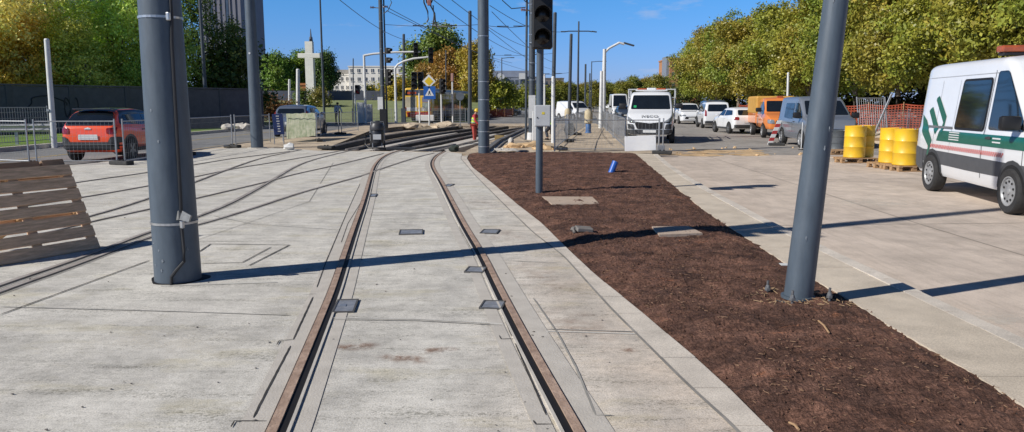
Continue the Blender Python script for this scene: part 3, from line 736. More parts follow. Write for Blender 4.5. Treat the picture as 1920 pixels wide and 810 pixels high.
c = G(1002, 264); t = thing('utility_cabinet', 'narrow white cabinet standing behind the near traffic signal', 'cabinet', c + Vector((0, -.6, 0)))
k = MB(); k.rbox((.03, 0, .66), (.30, .30, 1.22), .02); k.build('body', M_wbox, t)
k = MB(); k.box((.03, 0, .03), (.34, .34, .08)); k.build('plinth', M_grout, t)
k = MB(); k.box((.03, -.154, .66), (.25, .008, 1.1)); k.build('door', M_wbox, t)

# plain poles and posts farther off:  px, y top, y base, radius(m), material, label
posts = [
 (100, 87, 75, 250, .095, M_white, 'leaning white post by the guard rail in front of the dark wall', None, 27.5),
 (143, 0, 0, 0, 0, None, None, None, None),
 (1475, 1478, 137, 245, .075, M_white, 'white post rising behind the orange pickup and the grey van', None, 47),
 (542, 542, 150, 214, .11, M_white, 'shorter thin white post on the lawn left of the cross', None, 66),
 (558, 558, 131, 212, .17, M_white, 'thicker white post on the lawn just left of the cross', None, 66),
 (757, 757, 65, 232, .125, M_pole2, 'dark pole rising behind the signal gantry arms', None, 66),
 (881, 881, 22, 222, .15, M_pole2, 'tall dark pole right of the bus, left of the centre pole', None, 60),
 (1036, 1041, 25, 262, .135, M_pole2, 'tall dark pole right of the near traffic signal', None, 52),
 (1037, 1037, 145, 272, .075, M_white, 'slim pale post right of the near traffic signal', None, 31),
 (1067, 1071, 65, 225, .16, M_pole2, 'dark tapering pole left of the twin-armed street lamp', None, 74),
 (1097, 1098, 121, 215, .13, M_pole2, 'short dark far pole right of the twin-armed street lamp', None, 96),
 (1105, 1106, 138, 214, .11, M_pole2, 'shortest dark pole in the distance by the far white truck', None, 110),
 (1021, 1021, 140, 240, .06, M_white, 'thin pale post between the signal post and the slim pale post', None, 44),
 (662, 662, 110, 222, .05, M_pole2, 'thin dark post behind the red signal near the white cabinet', None, 66),
 (836, 836, 95, 226, .06, M_pole2, 'thin dark post rising above the bus roof', None, 72),
]
for (xb, xt, yt, yb, r, m, lab, grp, Y) in posts:
    if not lab: continue
    b = P(xb, yb, Y); b.z = -.05 if Y < 62 or xb > 1000 else 0.0
    tp = P(xt, yt, Y); h = tp.z - b.z; b0 = P(xb, yb, Y)
    ln_ = ((tp.x - b0.x) / max(.1, tp.z - b0.z), 0)
    tt = pole(lab, (b0.x, Y, b.z), h, r * 1.05, r * .9, ln_, m, grp, name='post' if m is M_white else 'pole', cat='post' if m is M_white else 'pole')
    k = MB(); k.lathe([(r * .95, h), (r * .7, h + r * .5), (r * .1, h + r * .6)], 14, (ln_[0] * h, 0, 0)); k.build('cap', m, tt)
    if m is M_pole2 and Y > 60:
        k = MB(); k.box((-.0, -.0, .6), (r * 3, r * 3, 1.2)); k.build('base_cover', m, tt)
    if xb == 100:
        k = MB(); k.box((-.06, -.1, 1.4), (.1, .05, .08)); k.build('clip', M_galv, tt)

# street lamps
def lamp(label, px, yt, yb, Y, r, arms, m, name='street_lamp'):
    b = P(px, yb, Y); b.z = -.05; h = topz(px, yt, Y) - b.z
    t = thing(name, label, 'street lamp', b)
    k = MB(); k.tube((0, 0, 0), (0, 0, h), r * 1.2, r * .75, 12); k.build('column', m, t, smooth=True)
    for pts, hl in arms:
        k = MB(); k.path([Vector((dx, 0, h + dz)) for dx, dz in pts], r * .55, 8); a = k.build('arm', m, t)
        e, e0 = pts[-1], pts[-2]; s = 1 if e[0] > e0[0] else -1
        q = MB(); q.rbox((e[0] + s * hl * .4, 0, h + e[1]), (hl, .3, .1), .03, rot=Euler((0, -math.atan2(e[1] - e0[1], e[0] - e0[0]) if s > 0 else 0, 0)).to_matrix()); q.build('lamp_head', M_pole2, a)
    return t
lamp('twin-armed dark street lamp beyond the fenced gravel path', 1083, 40, 214, 76, .10, [([(0, -.95), (-1.0, -.95), (-1.35, -1.0)], .5), ([(0, -.95), (1.0, -.95), (1.35, -1.0)], .5)], M_pole2)
S52 = 1 / 26.6
lamp('white street lamp with bent grey arm at the end of the gravel path', 1131, 92, 232, 52, .15, [([(0, -.25), (.3, .05), (1.0, .42), (1.35, .32)], .75)], M_white)
lamp('white lamp column without arm joined to the bent-arm lamp', 1126, 133, 237, 50, .12, [], M_white)
lamp('thin single-armed dark street lamp far down the road right of the twin lamp', 1108, 115, 212, 120, .09, [([(0, -.1), (1.0, 0), (1.6, 0)], .8)], M_pole2)
lamp('thin single-armed street lamp above the far grey building, right of the centre pole', 941, 108, 222, 105, .08, [([(0, -.1), (.9, 0), (1.2, 0)], .6)], M_pole2)
lamp('tall thin dark lamp column left of the second slate pole', 389, -30, 241, 48, .11, [([(0, 0), (1.2, .3)], .7)], M_pole2)
lamp('tall thin dark lamp column right of the cross', 608, -20, 214, 70, .10, [([(0, 0), (1.2, .3)], .7)], M_pole2)

# ------------------------------------------------------------------ signal gantries at the crossing
def gantry(label, px, yt, Y, arm_px, heads, r=.11):
    b = P(px, 226, Y); b.z = 0; h = topz(px, yt, Y)
    t = thing('signal_gantry', label, 'signal gantry', b)
    k = MB(); k.tube((0, 0, 0), (0, 0, h), r * 1.1, r * .85, 12); k.build('column', M_white, t, smooth=True)
    k = MB(); pts = [Vector((0, 0, h - .05))] + [P(x, y, Y) - b for x, y in arm_px]; k.path(pts, [r * .9] + [r * .8] * (len(pts) - 2) + [r * .65], 10); k.build('arm', M_white, t, smooth=True)
    for x, y, n, w in heads:
        signal_head(t, P(x, y, Y) - b + Vector((0, -.15, 0)), n, w, R(8))
    return t
gantry('white signal gantry with straight arm reaching right behind the dark pole', 686, 103, 62, [(700, 101), (740, 98), (788, 97)], [(780, 94, 3, .36)])
gantry('white signal gantry with upward curving arm left of the yellow diamond sign', 743, 127, 64, [(746, 121), (757, 115), (775, 110), (803, 107)], [(808, 104, 3, .40)])

# small signals and signs in the middle distance
def post_thing(name, label, cat, px, ytop, Y, r=.06, m=None):
    b = P(px, 226, Y); b.z = -.02; t = thing(name, label, cat, b); h = topz(px, ytop, Y) - b.z
    k = MB(); k.tube((0, 0, 0), (0, 0, h), r, r, 10); k.build('post', m or M_white, t, smooth=True)
    return t, b, h
t, b, h = post_thing('traffic_signal', 'cluster of dark signal heads on a white post left of the diamond sign', 'traffic light', 787, 150, 57)
for x in (777, 789): signal_head(t, P(x, 151, 57) - b + Vector((0, -.1, 0)), 3, .40)
t, b, h = post_thing('traffic_signal', 'single dark signal head on a post in front of the bus side', 'traffic light', 828, 160, 55)
signal_head(t, P(829, 162, 55) - b + Vector((0, -.1, 0)), 3, .34, R(35))
t, b, h = post_thing('post', 'white-capped post with a small reddish head right of the bus signal', 'post', 849, 150, 58)
k = MB(); k.rbox((0, -.05, h + .2), (.2, .2, .6), .03); k.build('post_head', mat('pinkish', (0.45, .25, .2), .6), t)
t, b, h = post_thing('traffic_signal', 'signal with red lens above the white cabinet on the far verge', 'traffic light', 667, 160, 63, .07)
signal_head(t, P(671, 168, 63) - b + Vector((0, -.1, 0)), 2, .36, 0, lit=1)
bq = P(676, 226, 63); bq.z = 0; t = thing('utility_cabinet', 'pair of white cabinets on the far verge under the red signal', 'cabinet', bq)
k = MB(); k.rbox((.05, 0, .85), (.55, .4, 1.7), .03); k.build('body', M_wbox, t)
k = MB(); k.rbox((.72, .05, .8), (.55, .4, 1.5), .03); k.build('side_body', M_grey, t); k = MB(); k.box((.05, -.21, .85), (.46, .012, 1.5)); k.build('door', M_wbox, t)
# priority road diamond over blue crossing sign
t, b, h = post_thing('road_sign', 'yellow diamond priority sign above a blue crossing sign', 'road sign', 805, 140, 56)
cc = P(804.5, 152.5, 56) - b
def plate(parent, name, c, poly, m, y, th=.02):
    k = MB(); k.prism(poly, 0, th, Matrix.Translation(Vector(c) + Vector((0, y, 0))) @ Matrix.Rotation(R(90), 4, 'X')); return k.build(name, m, parent)
dm = lambda s_: [(0, -s_), (s_, 0), (0, s_), (-s_, 0)]
pl = plate(t, 'diamond_plate', cc, dm(.50), mat('sign_white', (0.78, .78, .76), .45), -.08)
plate(pl, 'yellow_diamond', cc, dm(.33), mat('sign_yellow', (0.80, .55, .02), .45), -.102, .006)
c2 = P(805.5, 173, 56) - b
pl = plate(t, 'blue_plate', c2, [(-.44, -.5), (.44, -.5), (.44, .44), (-.44, .44)], mat('sign_blue', (0.02, .12, .45), .45), -.08)
plate(pl, 'white_triangle', c2, [(-.33, -.26), (.33, -.26), (0, .3)], mat('sign_white', (0.78, .78, .76), .45), -.102, .005)
q = plate(pl, 'walking_figure', c2, [(-.05, -.2), (.0, -.05), (.06, -.2), (.1, -.2), (.04, .0), (.05, .1), (-.04, .1), (-.1, -.2)], M_black, -.109, .004)
# round dark sign plate by the bus side
t, b, h = post_thing('road_sign', 'small round sign seen from behind in front of the dark bus windows', 'road sign', 863, 178, 54, .035, M_galv)
k = MB(); k.tube((0, -.06, h - .1), (0, -.03, h - .1), .3, n=20); k.build('round_plate', mat('sign_back', (0.16, .18, .2), .5, .4), t)

# ------------------------------------------------------------------ wire fences
M_wire = mat('fence_wire', (0.40, 0.41, 0.42), 0.45, 0.5, (0.30, 0.31, 0.32), 9)
M_foot = mat('rubber_foot', (0.030, 0.030, 0.031), 0.85, 0, (0.055, 0.053, 0.05), 12)
def fence(a, b, label, h=1.13, sp=.10, group='wire fence panels', foot=(1,), lift=.10, wr=.0021, post=.021, zb=0.0, board=None, lean=0.0):
    a, b = Vector((a[0], a[1], zb)), Vector((b[0], b[1], zb)); d = b - a; L = d.length; ang = math.atan2(d.y, d.x)
    t = thing('wire_fence', label, 'fence', a, ang, group); 
    if lean: t.rotation_euler = Euler((lean, 0, ang))
    k = MB()
    k.tube((.05, 0, .02), (.05, 0, h + .06), post, n=8); k.tube((L - .05, 0, .02), (L - .05, 0, h + .06), post, n=8)
    k.tube((.05, 0, h), (L - .05, 0, h), post * .75, n=8); k.tube((.05, 0, lift), (L - .05, 0, lift), post * .75, n=8)
    k.build('frame', M_galv, t, smooth=True)
    w = MB(); x = .05 + sp
    while x < L - .08: w.tube((x, 0, lift), (x, 0, h), wr, n=4, caps=False); x += sp
    for z in np.arange(lift + .2, h - .05, .22): w.tube((.05, 0, z), (L - .05, 0, z), wr, n=4, caps=False)
    w.build('wire_mesh', M_wire, t)
    return t
nfoot = 0
def foot(p, ang, label, m=None, zb=0.0):
    t = thing('ballast_block', label, 'fence foot', (p[0], p[1], zb), ang, 'fence feet')
    k = MB(); k.rbox((0, 0, .055), (.26, .62, .11), .03); k.build('block', m or M_foot, t)
    k = MB(); k.tube((0, -.06, .1), (0, -.06, .14), .03, n=8); k.tube((0, .06, .1), (0, .06, .14), .03, n=8); k.build('socket', M_black, t)
g2 = lambda x, y, z=0.0: G(x, y, z)
FL = [((-130, 301), (58, 309), 'wire fence panel at the far left edge left of the twin posts'),
      ((66, 310), (224, 308), 'wire fence panel in front of the red car'),
      ((233, 308), (345, 291), 'wire fence panel behind the big left pole, next to the red car'),
      ((352, 290), (437, 276), 'wire fence panel just right of the big left pole'),
      ((441, 275), (508, 267), 'wire fence panel passing behind the second slate pole'),
      ((530, 266), (595, 257), 'wire fence panel carrying the faded banner in front of the silver car'),
      ((601, 256), (636, 251), 'wire fence panel right of the faded banner beside the silver car'),
      ((640, 251), (672, 246), 'wire fence panel farthest along the left row beside the trench'),]
for a, b, lab in FL: fence(g2(*a), g2(*b), lab)
for px, lab in [((228, 309), 'black fence foot under the twin posts at the red car'), ((436, 277), 'dark fence foot left of the second slate pole'), ((348, 291), 'black fence foot peeping out right of the big pole'),
                ((598, 265), 'black fence foot lying right below the faded banner'), ((638, 252), 'black fence foot beside the trench, farthest on the left'), ((612, 279), 'small dark block on the slab before the trench'), ((62, 311), 'dark fence foot half hidden by the wooden pallet')]:
    p = g2(*px); foot(p, R(70) if px[0] != 598 else R(20), lab)
def banner_mat():
    m = mat('faded_banner', (0.68, 0.67, 0.52), .85, 0, (0.30, 0.37, 0.22), 3.4, detail=9); nt = m.node_tree; N = nt.nodes
    b = N['Principled BSDF']; src = b.inputs['Base Color'].links[0].from_socket
    t = N.new('ShaderNodeBsdfTranslucent'); nt.links.new(src, t.inputs['Color']); x = N.new('ShaderNodeMixShader'); x.inputs['Fac'].default_value = .55
    nt.links.new(b.outputs[0], x.inputs[1]); nt.links.new(t.outputs[0], x.inputs[2]); nt.links.new(x.outputs[0], N['Material Output'].inputs['Surface']); return m
# banner and blue board on the left fences
a, b = g2(537, 266), g2(591, 259); d = (b - a); ang = math.atan2(d.y, d.x)
t = thing('banner', 'faded greenish construction banner tied to a wire fence', 'banner', a + Vector((.05, -.06, 0)), ang)
k = MB(); nx_, nz_ = 24, 10; L = d.length
vs = [(L * i / nx_, .02 * math.sin(i * 1.1 + j * .6) , .12 + 1.05 * j / nz_ + .01 * math.sin(i)) for j in range(nz_ + 1) for i in range(nx_ + 1)]
k.add(vs, [(j * (nx_ + 1) + i, j * (nx_ + 1) + i + 1, (j + 1) * (nx_ + 1) + i + 1, (j + 1) * (nx_ + 1) + i) for j in range(nz_) for i in range(nx_)])
k.build('mesh_sheet', banner_mat(), t)
p = g2(521, 270); t = thing('notice_board', 'narrow dark blue board with white marks on a fence end', 'notice board', (p.x, p.y + .1, 0), R(12))
k = MB(); k.tube((-.16, .03, 0), (-.16, .03, 1.15), .02, n=8); k.tube((.2, .03, 0), (.2, .03, 1.15), .02, n=8); k.build('stand', M_galv, t)
k = MB(); k.rbox((.02, 0, .78), (.40, .03, .82), .008, rot=Euler((0, -.06, 0)).to_matrix()); bd = k.build('panel', mat('navy_board', (0.02, .04, .14), .5), t)
k = MB()
for j in range(7): k.box((.0 + .008 * j, -.02, 1.10 - .10 * j), (.12 - .03 * (j % 2), .004, .035))
k.build('white_marks', M_wbox, bd)
# far verge railing, five lengths
xs = [690, 738, 786, 834, 876, 915]
for i in range(5):
    fence(P(xs[i], 222, 66), P(xs[i + 1] - 2, 222, 66), ['grey verge railing length behind the dark signal pole', 'grey verge railing length under the gantry columns', 'grey verge railing length in front of the bus rear', 'grey verge railing length in front of the bus middle', 'grey verge railing length by the centre pole'][i], 1.15, .13, 'verge railings by the crossing', lift=.12, wr=.008)
# fences round the gravel path
FR = [((1040, 284), (1062, 264), 'wire fence panel on the left of the gravel path, nearest'), ((1064, 263), (1080, 251), 'wire fence panel on the left of the gravel path, second'), ((1081, 250), (1093, 242), 'wire fence panel on the left of the gravel path, third'), ((1094, 241), (1102, 236), 'wire fence panel on the left of the gravel path, farthest'),
      ((1172, 281), (1150, 259), 'wire fence panel on the right of the gravel path, nearest'), ((1149, 258), (1138, 247), 'wire fence panel on the right of the gravel path, second'), ((1137, 246), (1130, 239), 'wire fence panel on the right of the gravel path, farthest'),
      ]
for a, b, lab in FR: fence(g2(*a), g2(*b), lab, h=1.08, sp=.17, wr=.0028)
fence(g2(1037, 285), g2(1237, 285), 'wide wire fence panel across the path end behind the soil bed', h=1.05, sp=.12)
p = g2(1241, 289); foot(p, R(80), 'dark fence foot by the corner post near the white truck')
for px, lab in [((1052, 281), 'dark fence foot at the left end of the path fence'), ((1066, 266), 'dark fence foot at the first joint left of the path'), ((1082, 253), 'dark fence foot at the second joint left of the path')]:
    foot(g2(*px), R(20), lab)
# corner post bundle
p = g2(1235, 286); t = thing('corner_post', 'pair of steel corner posts at the right end of the path fence', 'post', p)
k = MB()
for dx in (0, .13): k.tube((dx, 0, 0), (dx, 0, 1.12), .024, n=8)
k.build('upright', M_galv, t); k = MB(); k.rbox((.06, .0, .14), (.26, .10, .2), .02); k.build('coupler', M_galv, t)
# white board leaning on that fence
a, b = g2(1170, 287.5), g2(1228, 287.5); t = thing('white_board', 'blank white board wired low on the path fence before the white truck', 'board', (a.x, a.y - .12, 0), 0)
L = (b - a).length; k = MB(); k.rbox((L / 2, 0, .33), (L, .035, .48), .008, rot=Euler((0, -.035, 0)).to_matrix()); k.build('panel', mat('white_board', (0.90, .90, .88), .5, 0, (.84, .84, .83), 5), t)
k = MB()
for x in (.05, L - .05): k.tube((x, -.03, .55), (x, .10, .56), .008, n=6)
k.build('tie', M_galv, t)
# ------------------------------------------------------------------ vehicles
M_tyre = mat('tyre_rubber', (0.020, 0.020, 0.021), 0.85, 0, (0.034, 0.033, 0.032), 12, bump=.2)
M_rim = mat('alloy_rim', (0.34, 0.35, 0.36), 0.35, 0.7, (0.24, 0.25, 0.26), 8)
M_hub = mat('steel_wheel_cover', (0.36, 0.365, 0.37), 0.45, 0.2, (0.24, 0.245, 0.25), 8)
M_glass = glass('car_glass')
M_clad = mat('grey_cladding', (0.050, 0.052, 0.056), 0.6, 0, (0.038, 0.04, 0.043), 9)
M_dark = mat('underbody_dark', (0.010, 0.010, 0.010), 0.8)
M_plate = mat('plate_white', (0.72, 0.72, 0.70), .45, 0, (0.66, .66, .64), 6)
M_tail = mat('tail_lamp', (0.30, 0.012, 0.012), 0.18, 0, (0.16, 0.01, 0.01), 12, coat=.5)
M_head = mat('head_lamp', (0.42, 0.44, 0.46), 0.12, 0.3, (0.16, 0.17, 0.18), 9, coat=.7)
M_amber = mat('amber_lamp', (0.45, 0.10, 0.03), 0.25, 0, (0.30, 0.07, 0.03), 8, coat=.4)
def paint(name, c, d=None, metal=0.0):
    return mat(name, c, 0.28, metal, d or tuple(k * .93 for k in c), 1.2, coat=0.7)
P_white = paint('white_paint', (0.76, 0.77, 0.78))
P_red = paint('orange_red_paint', (0.95, 0.105, 0.032))
P_silver = paint('blue_grey_paint', (0.20, 0.235, 0.30), None, .5)
P_grey = paint('grey_van_paint', (0.29, 0.32, 0.365), None, .45)
P_orange = paint('orange_paint', (0.74, 0.235, 0.055))
P_dark = paint('dark_blue_paint', (0.05, .065, .09))

class Body:
    """car body lofted along its length (local +y is forward, y=0 is the rear bumper); z up from the road"""
    def __init__(s, L, W, top, bot, belt, wplan, tumble=.16, roofr=.12, step=.05, r_end=.10):
        s.L, s.W = L, W
        ys = sorted(set([0, .015, .04, .08, L - .08, L - .04, L - .015, L] + list(np.arange(.12, L - .1, step)) + [p[0] for p in top]))
        ys = [y for y in ys if 0 <= y <= L]
        tz = lambda y: float(np.interp(y, [p[0] for p in top], [p[1] for p in top]))
        def sm(y, f, w=.07): return sum(f(min(max(y + d * w, 0), L)) for d in (-1, -.5, 0, .5, 1)) / 5
        bz = lambda y: float(np.interp(y, [p[0] for p in bot], [p[1] for p in bot]))
        be = lambda y: float(np.interp(y, [p[0] for p in belt], [p[1] for p in belt]))
        wp = lambda y: float(np.interp(y, [p[0] for p in wplan], [p[1] for p in wplan]))
        zr = max(p[1] for p in top); vs = []; s.K = 0
        for y in ys:
            e = min(y, L - y); ins = r_end * max(0, 1 - math.sqrt(max(0, 1 - (1 - min(1, e / r_end)) ** 2))) if e < r_end else 0
            zt = sm(y, tz) - ins * .6; zb = bz(y) + ins * .5; w = sm(y, wp, .12) - ins; bl = min(be(y), zt - .10)
            up = zt - bl; ub = max(.01, zr - be(y)); k = min(1, max(0, up / ub)); wt = w - .03 - tumble * k
            r = min(roofr, up * .55); c = .035 * min(1, k + .4)
            half = [(0, zb), (w * .5, zb), (w - .12, zb), (w - .05, zb + .02), (w - .015, zb + .09), (w - .002, zb + .4 * (bl - zb)), (w, zb + .7 * (bl - zb)), (w - .006, bl - .05), (w - .03, bl)]
            for a in (0, 22, 45, 67, 90):
                half.append((wt - r + r * math.cos(R(a)) - (.0), zt - r + r * math.sin(R(a)) - (0)))
            half += [(wt * .62, zt + c * .55), (wt * .3, zt + c * .9), (0, zt + c)]
            ring = half + [(-x, z) for x, z in reversed(half[1:-1])]
            s.K = len(ring); vs += [(x, y - L / 2, z) for x, z in ring]
        K = s.K; n = len(ys)
        fs = [(i * K + j, i * K + (j + 1) % K, (i + 1) * K + (j + 1) % K, (i + 1) * K + j) for i in range(n - 1) for j in range(K)]
        fs += [tuple(range(K - 1, -1, -1)), tuple(range((n - 1) * K, n * K))]
        s.v, s.f = vs, fs
        tri = []
        for f in fs:
            if len(f) == 4: tri += [(f[0], f[1], f[2]), (f[0], f[2], f[3])]
            else: tri += [(f[0], f[i], f[i + 1]) for i in range(1, len(f) - 1)]
        s.bvh = BVHTree.FromPolygons(vs, tri)
    def build(s, name, m, parent):
        b = MB(); b.v = s.v; b.f = s.f
        return b.build(name, m, parent, smooth=True)
    def decal(s, d, poly, name, m, parent, off=.006, rnd_=.04, rows=12, cols=16, thick=0.0):
        """thin panel that follows the body; d: R/L side (y, z), F/B front/back (x, z), T top (x, y); y measured from the centre"""
        # rounded convex polygon
        q = []
        n = len(poly)
        for i in range(n):
            p0, p, p1 = Vector(poly[i - 1]), Vector(poly[i]), Vector(poly[(i + 1) % n])
            a, b = (p0 - p), (p1 - p); ra = min(rnd_, a.length * .45, b.length * .45)
            if rnd_ <= 0: q.append(p); continue
            A, B = p + a.normalized() * ra, p + b.normalized() * ra
            for t in (0, .25, .5, .75, 1): q.append(A * (1 - t) ** 2 + p * 2 * t * (1 - t) + B * t * t)
        vmin, vmax = min(p.y for p in q), max(p.y for p in q); ok = {}; mb = MB(); grid = []
        for j in range(rows + 1):
            v = vmin + (vmax - vmin) * (.5 - .5 * math.cos(math.pi * j / rows)) if rnd_ > 0 else vmin + (vmax - vmin) * j / rows
            v = min(max(v, vmin + 1e-5), vmax - 1e-5); xs = []
            for i in range(len(q)):
                a, b = q[i], q[(i + 1) % len(q)]
                if (a.y - v) * (b.y - v) < 0: xs.append(a.x + (b.x - a.x) * (v - a.y) / (b.y - a.y))
            if len(xs) < 2: xs = [q[0].x, q[0].x]
            u0, u1 = min(xs), max(xs); row = []
            for i in range(cols + 1):
                u = u0 + (u1 - u0) * i / cols
                if d in 'RL': sg = 1 if d == 'R' else -1; o, dr = Vector((sg * 4, u, v)), Vector((-sg, 0, 0))
                elif d in 'FB': sg = 1 if d == 'F' else -1; o, dr = Vector((u, sg * 12, v)), Vector((0, -sg, 0))
                else: o, dr = Vector((u, v, 8)), Vector((0, 0, -1))
                h = s.bvh.ray_cast(o, dr)
                if h[0] is None: row.append(None); continue
                nn = h[1] if h[1].dot(dr) < 0 else -h[1]
                row.append(len(mb.v)); mb.v.append(tuple(h[0] + nn * off))
            grid.append(row)
        for j in range(rows):
            for i in range(cols):
                f = (grid[j][i], grid[j][i + 1], grid[j + 1][i + 1], grid[j + 1][i])
                if None not in f: mb.f.append(f)
        if not mb.f: return None
        return mb.build(name, m, parent, smooth=True)

def wheel(parent, x, y, r, w, side, hub='alloy', spokes=5):
    """tyre with a rim and hub; side is +1 for local +x"""
    M = Matrix.Rotation(R(90) * side, 3, 'Y')
    t = MB(); t.lathe([(r * .62, -w / 2), (r * .93, -w / 2), (r * .985, -w * .40), (r, -w * .2), (r, w * .2), (r * .985, w * .40), (r * .93, w / 2), (r * .72, w * .49), (r * .64, w * .44), (r * .62, w * .2)], 28, (x, y, r), M)
    o = t.build('wheel', M_tyre, parent, smooth=True)
    q = MB(); q.lathe([(r * .66, w * .30), (r * .65, w * .48), (r * .60, w * .48), (r * .56, w * .38), (r * .2, w * .41), (r * .01, w * .42)], 28, (x, y, r), M)
    rim = q.build('rim', mat('rim_shadow', (0.05, .05, .052), .5, .3) if hub == 'alloy' else M_hub, o, smooth=True)
    q = MB()
    n = spokes
    for k in range(n):
        a = 2 * math.pi * k / n; dirv = Vector((math.cos(a), math.sin(a), 0)); tv = Vector((-math.sin(a), math.cos(a), 0))
        if hub == 'alloy':
            b0, b1 = dirv * r * .10, dirv * r * .60; vs = []
            for c_, hw in ((b0, r * .10), (b1, r * .085)):
                for zz in (w * .36, w * .47):
                    vs += [c_ + tv * hw + Vector((0, 0, zz)), c_ - tv * hw + Vector((0, 0, zz))]
            q.add([M @ v + Vector((x, y, r)) for v in vs], [(0, 1, 3, 2), (4, 6, 7, 5), (0, 4, 5, 1), (2, 3, 7, 6), (0, 2, 6, 4), (1, 5, 7, 3)])
        else:
            c_ = dirv * r * .43; s_ = MB(); s_.lathe([(r * .05, w * .36), (r * .05, w * .40), (r * .01, w * .401)], 8); q.add([M @ (Vector(v) + c_ + Vector((0, 0, .012))) + Vector((x, y, r)) for v in s_.v], s_.f)
    sp = q.build('spokes' if hub == 'alloy' else 'vent_hole', M_rim if hub == 'alloy' else M_black, rim)
    q = MB(); q.lathe([(r * .17, w * .38), (r * .15, w * .47), (r * .08, w * .49), (.002, w * .49)], 14, (x, y, r), M); q.build('hub_cap', M_rim if hub == 'alloy' else M_hub, rim, smooth=True)
    return o

def mirror(parent, x, y, z, m, s=1.0):
    q = MB(); sg = 1 if x > 0 else -1
    q.rbox((x + sg * .11 * s, y, z), (.20 * s, .10 * s, .15 * s), .03 * s); o = q.build('wing_mirror', m, parent, smooth=True)
    a = MB(); a.tube((x - sg * .06, y, z - .05 * s), (x + sg * .06 * s, y, z - .02 * s), .02, n=6); a.build('mirror_arm', M_black, o)
    return o
def lcircle(cy, cz, r, n=20, cut=None):
    p = [(cy + r * math.cos(2 * math.pi * k / n), cz + r * math.sin(2 * math.pi * k / n)) for k in range(n)]
    return [(a, max(b, cut)) for a, b in p] if cut is not None else p

def wheels_and_arches(B, t, L, W, r, fa, ra, hub='alloy', spokes=5, arch=M_dark, w=.21, inset=.0, lip=None):
    for yy in (ra - L / 2, fa - L / 2):
        for sd in (-1, 1):
            if lip: B.decal('R' if sd > 0 else 'L', lcircle(yy, r, r + .12, 48), 'wheel_arch_trim', lip, t, .008, 0, 36, 24)
            B.decal('R' if sd > 0 else 'L', lcircle(yy, r, r + .055, 48), 'wheel_arch', arch, t, .012, 0, 36, 24)
            wheel(t, sd * (W / 2 - w / 2 + .045 - inset), yy, r, w, sd, hub, spokes)

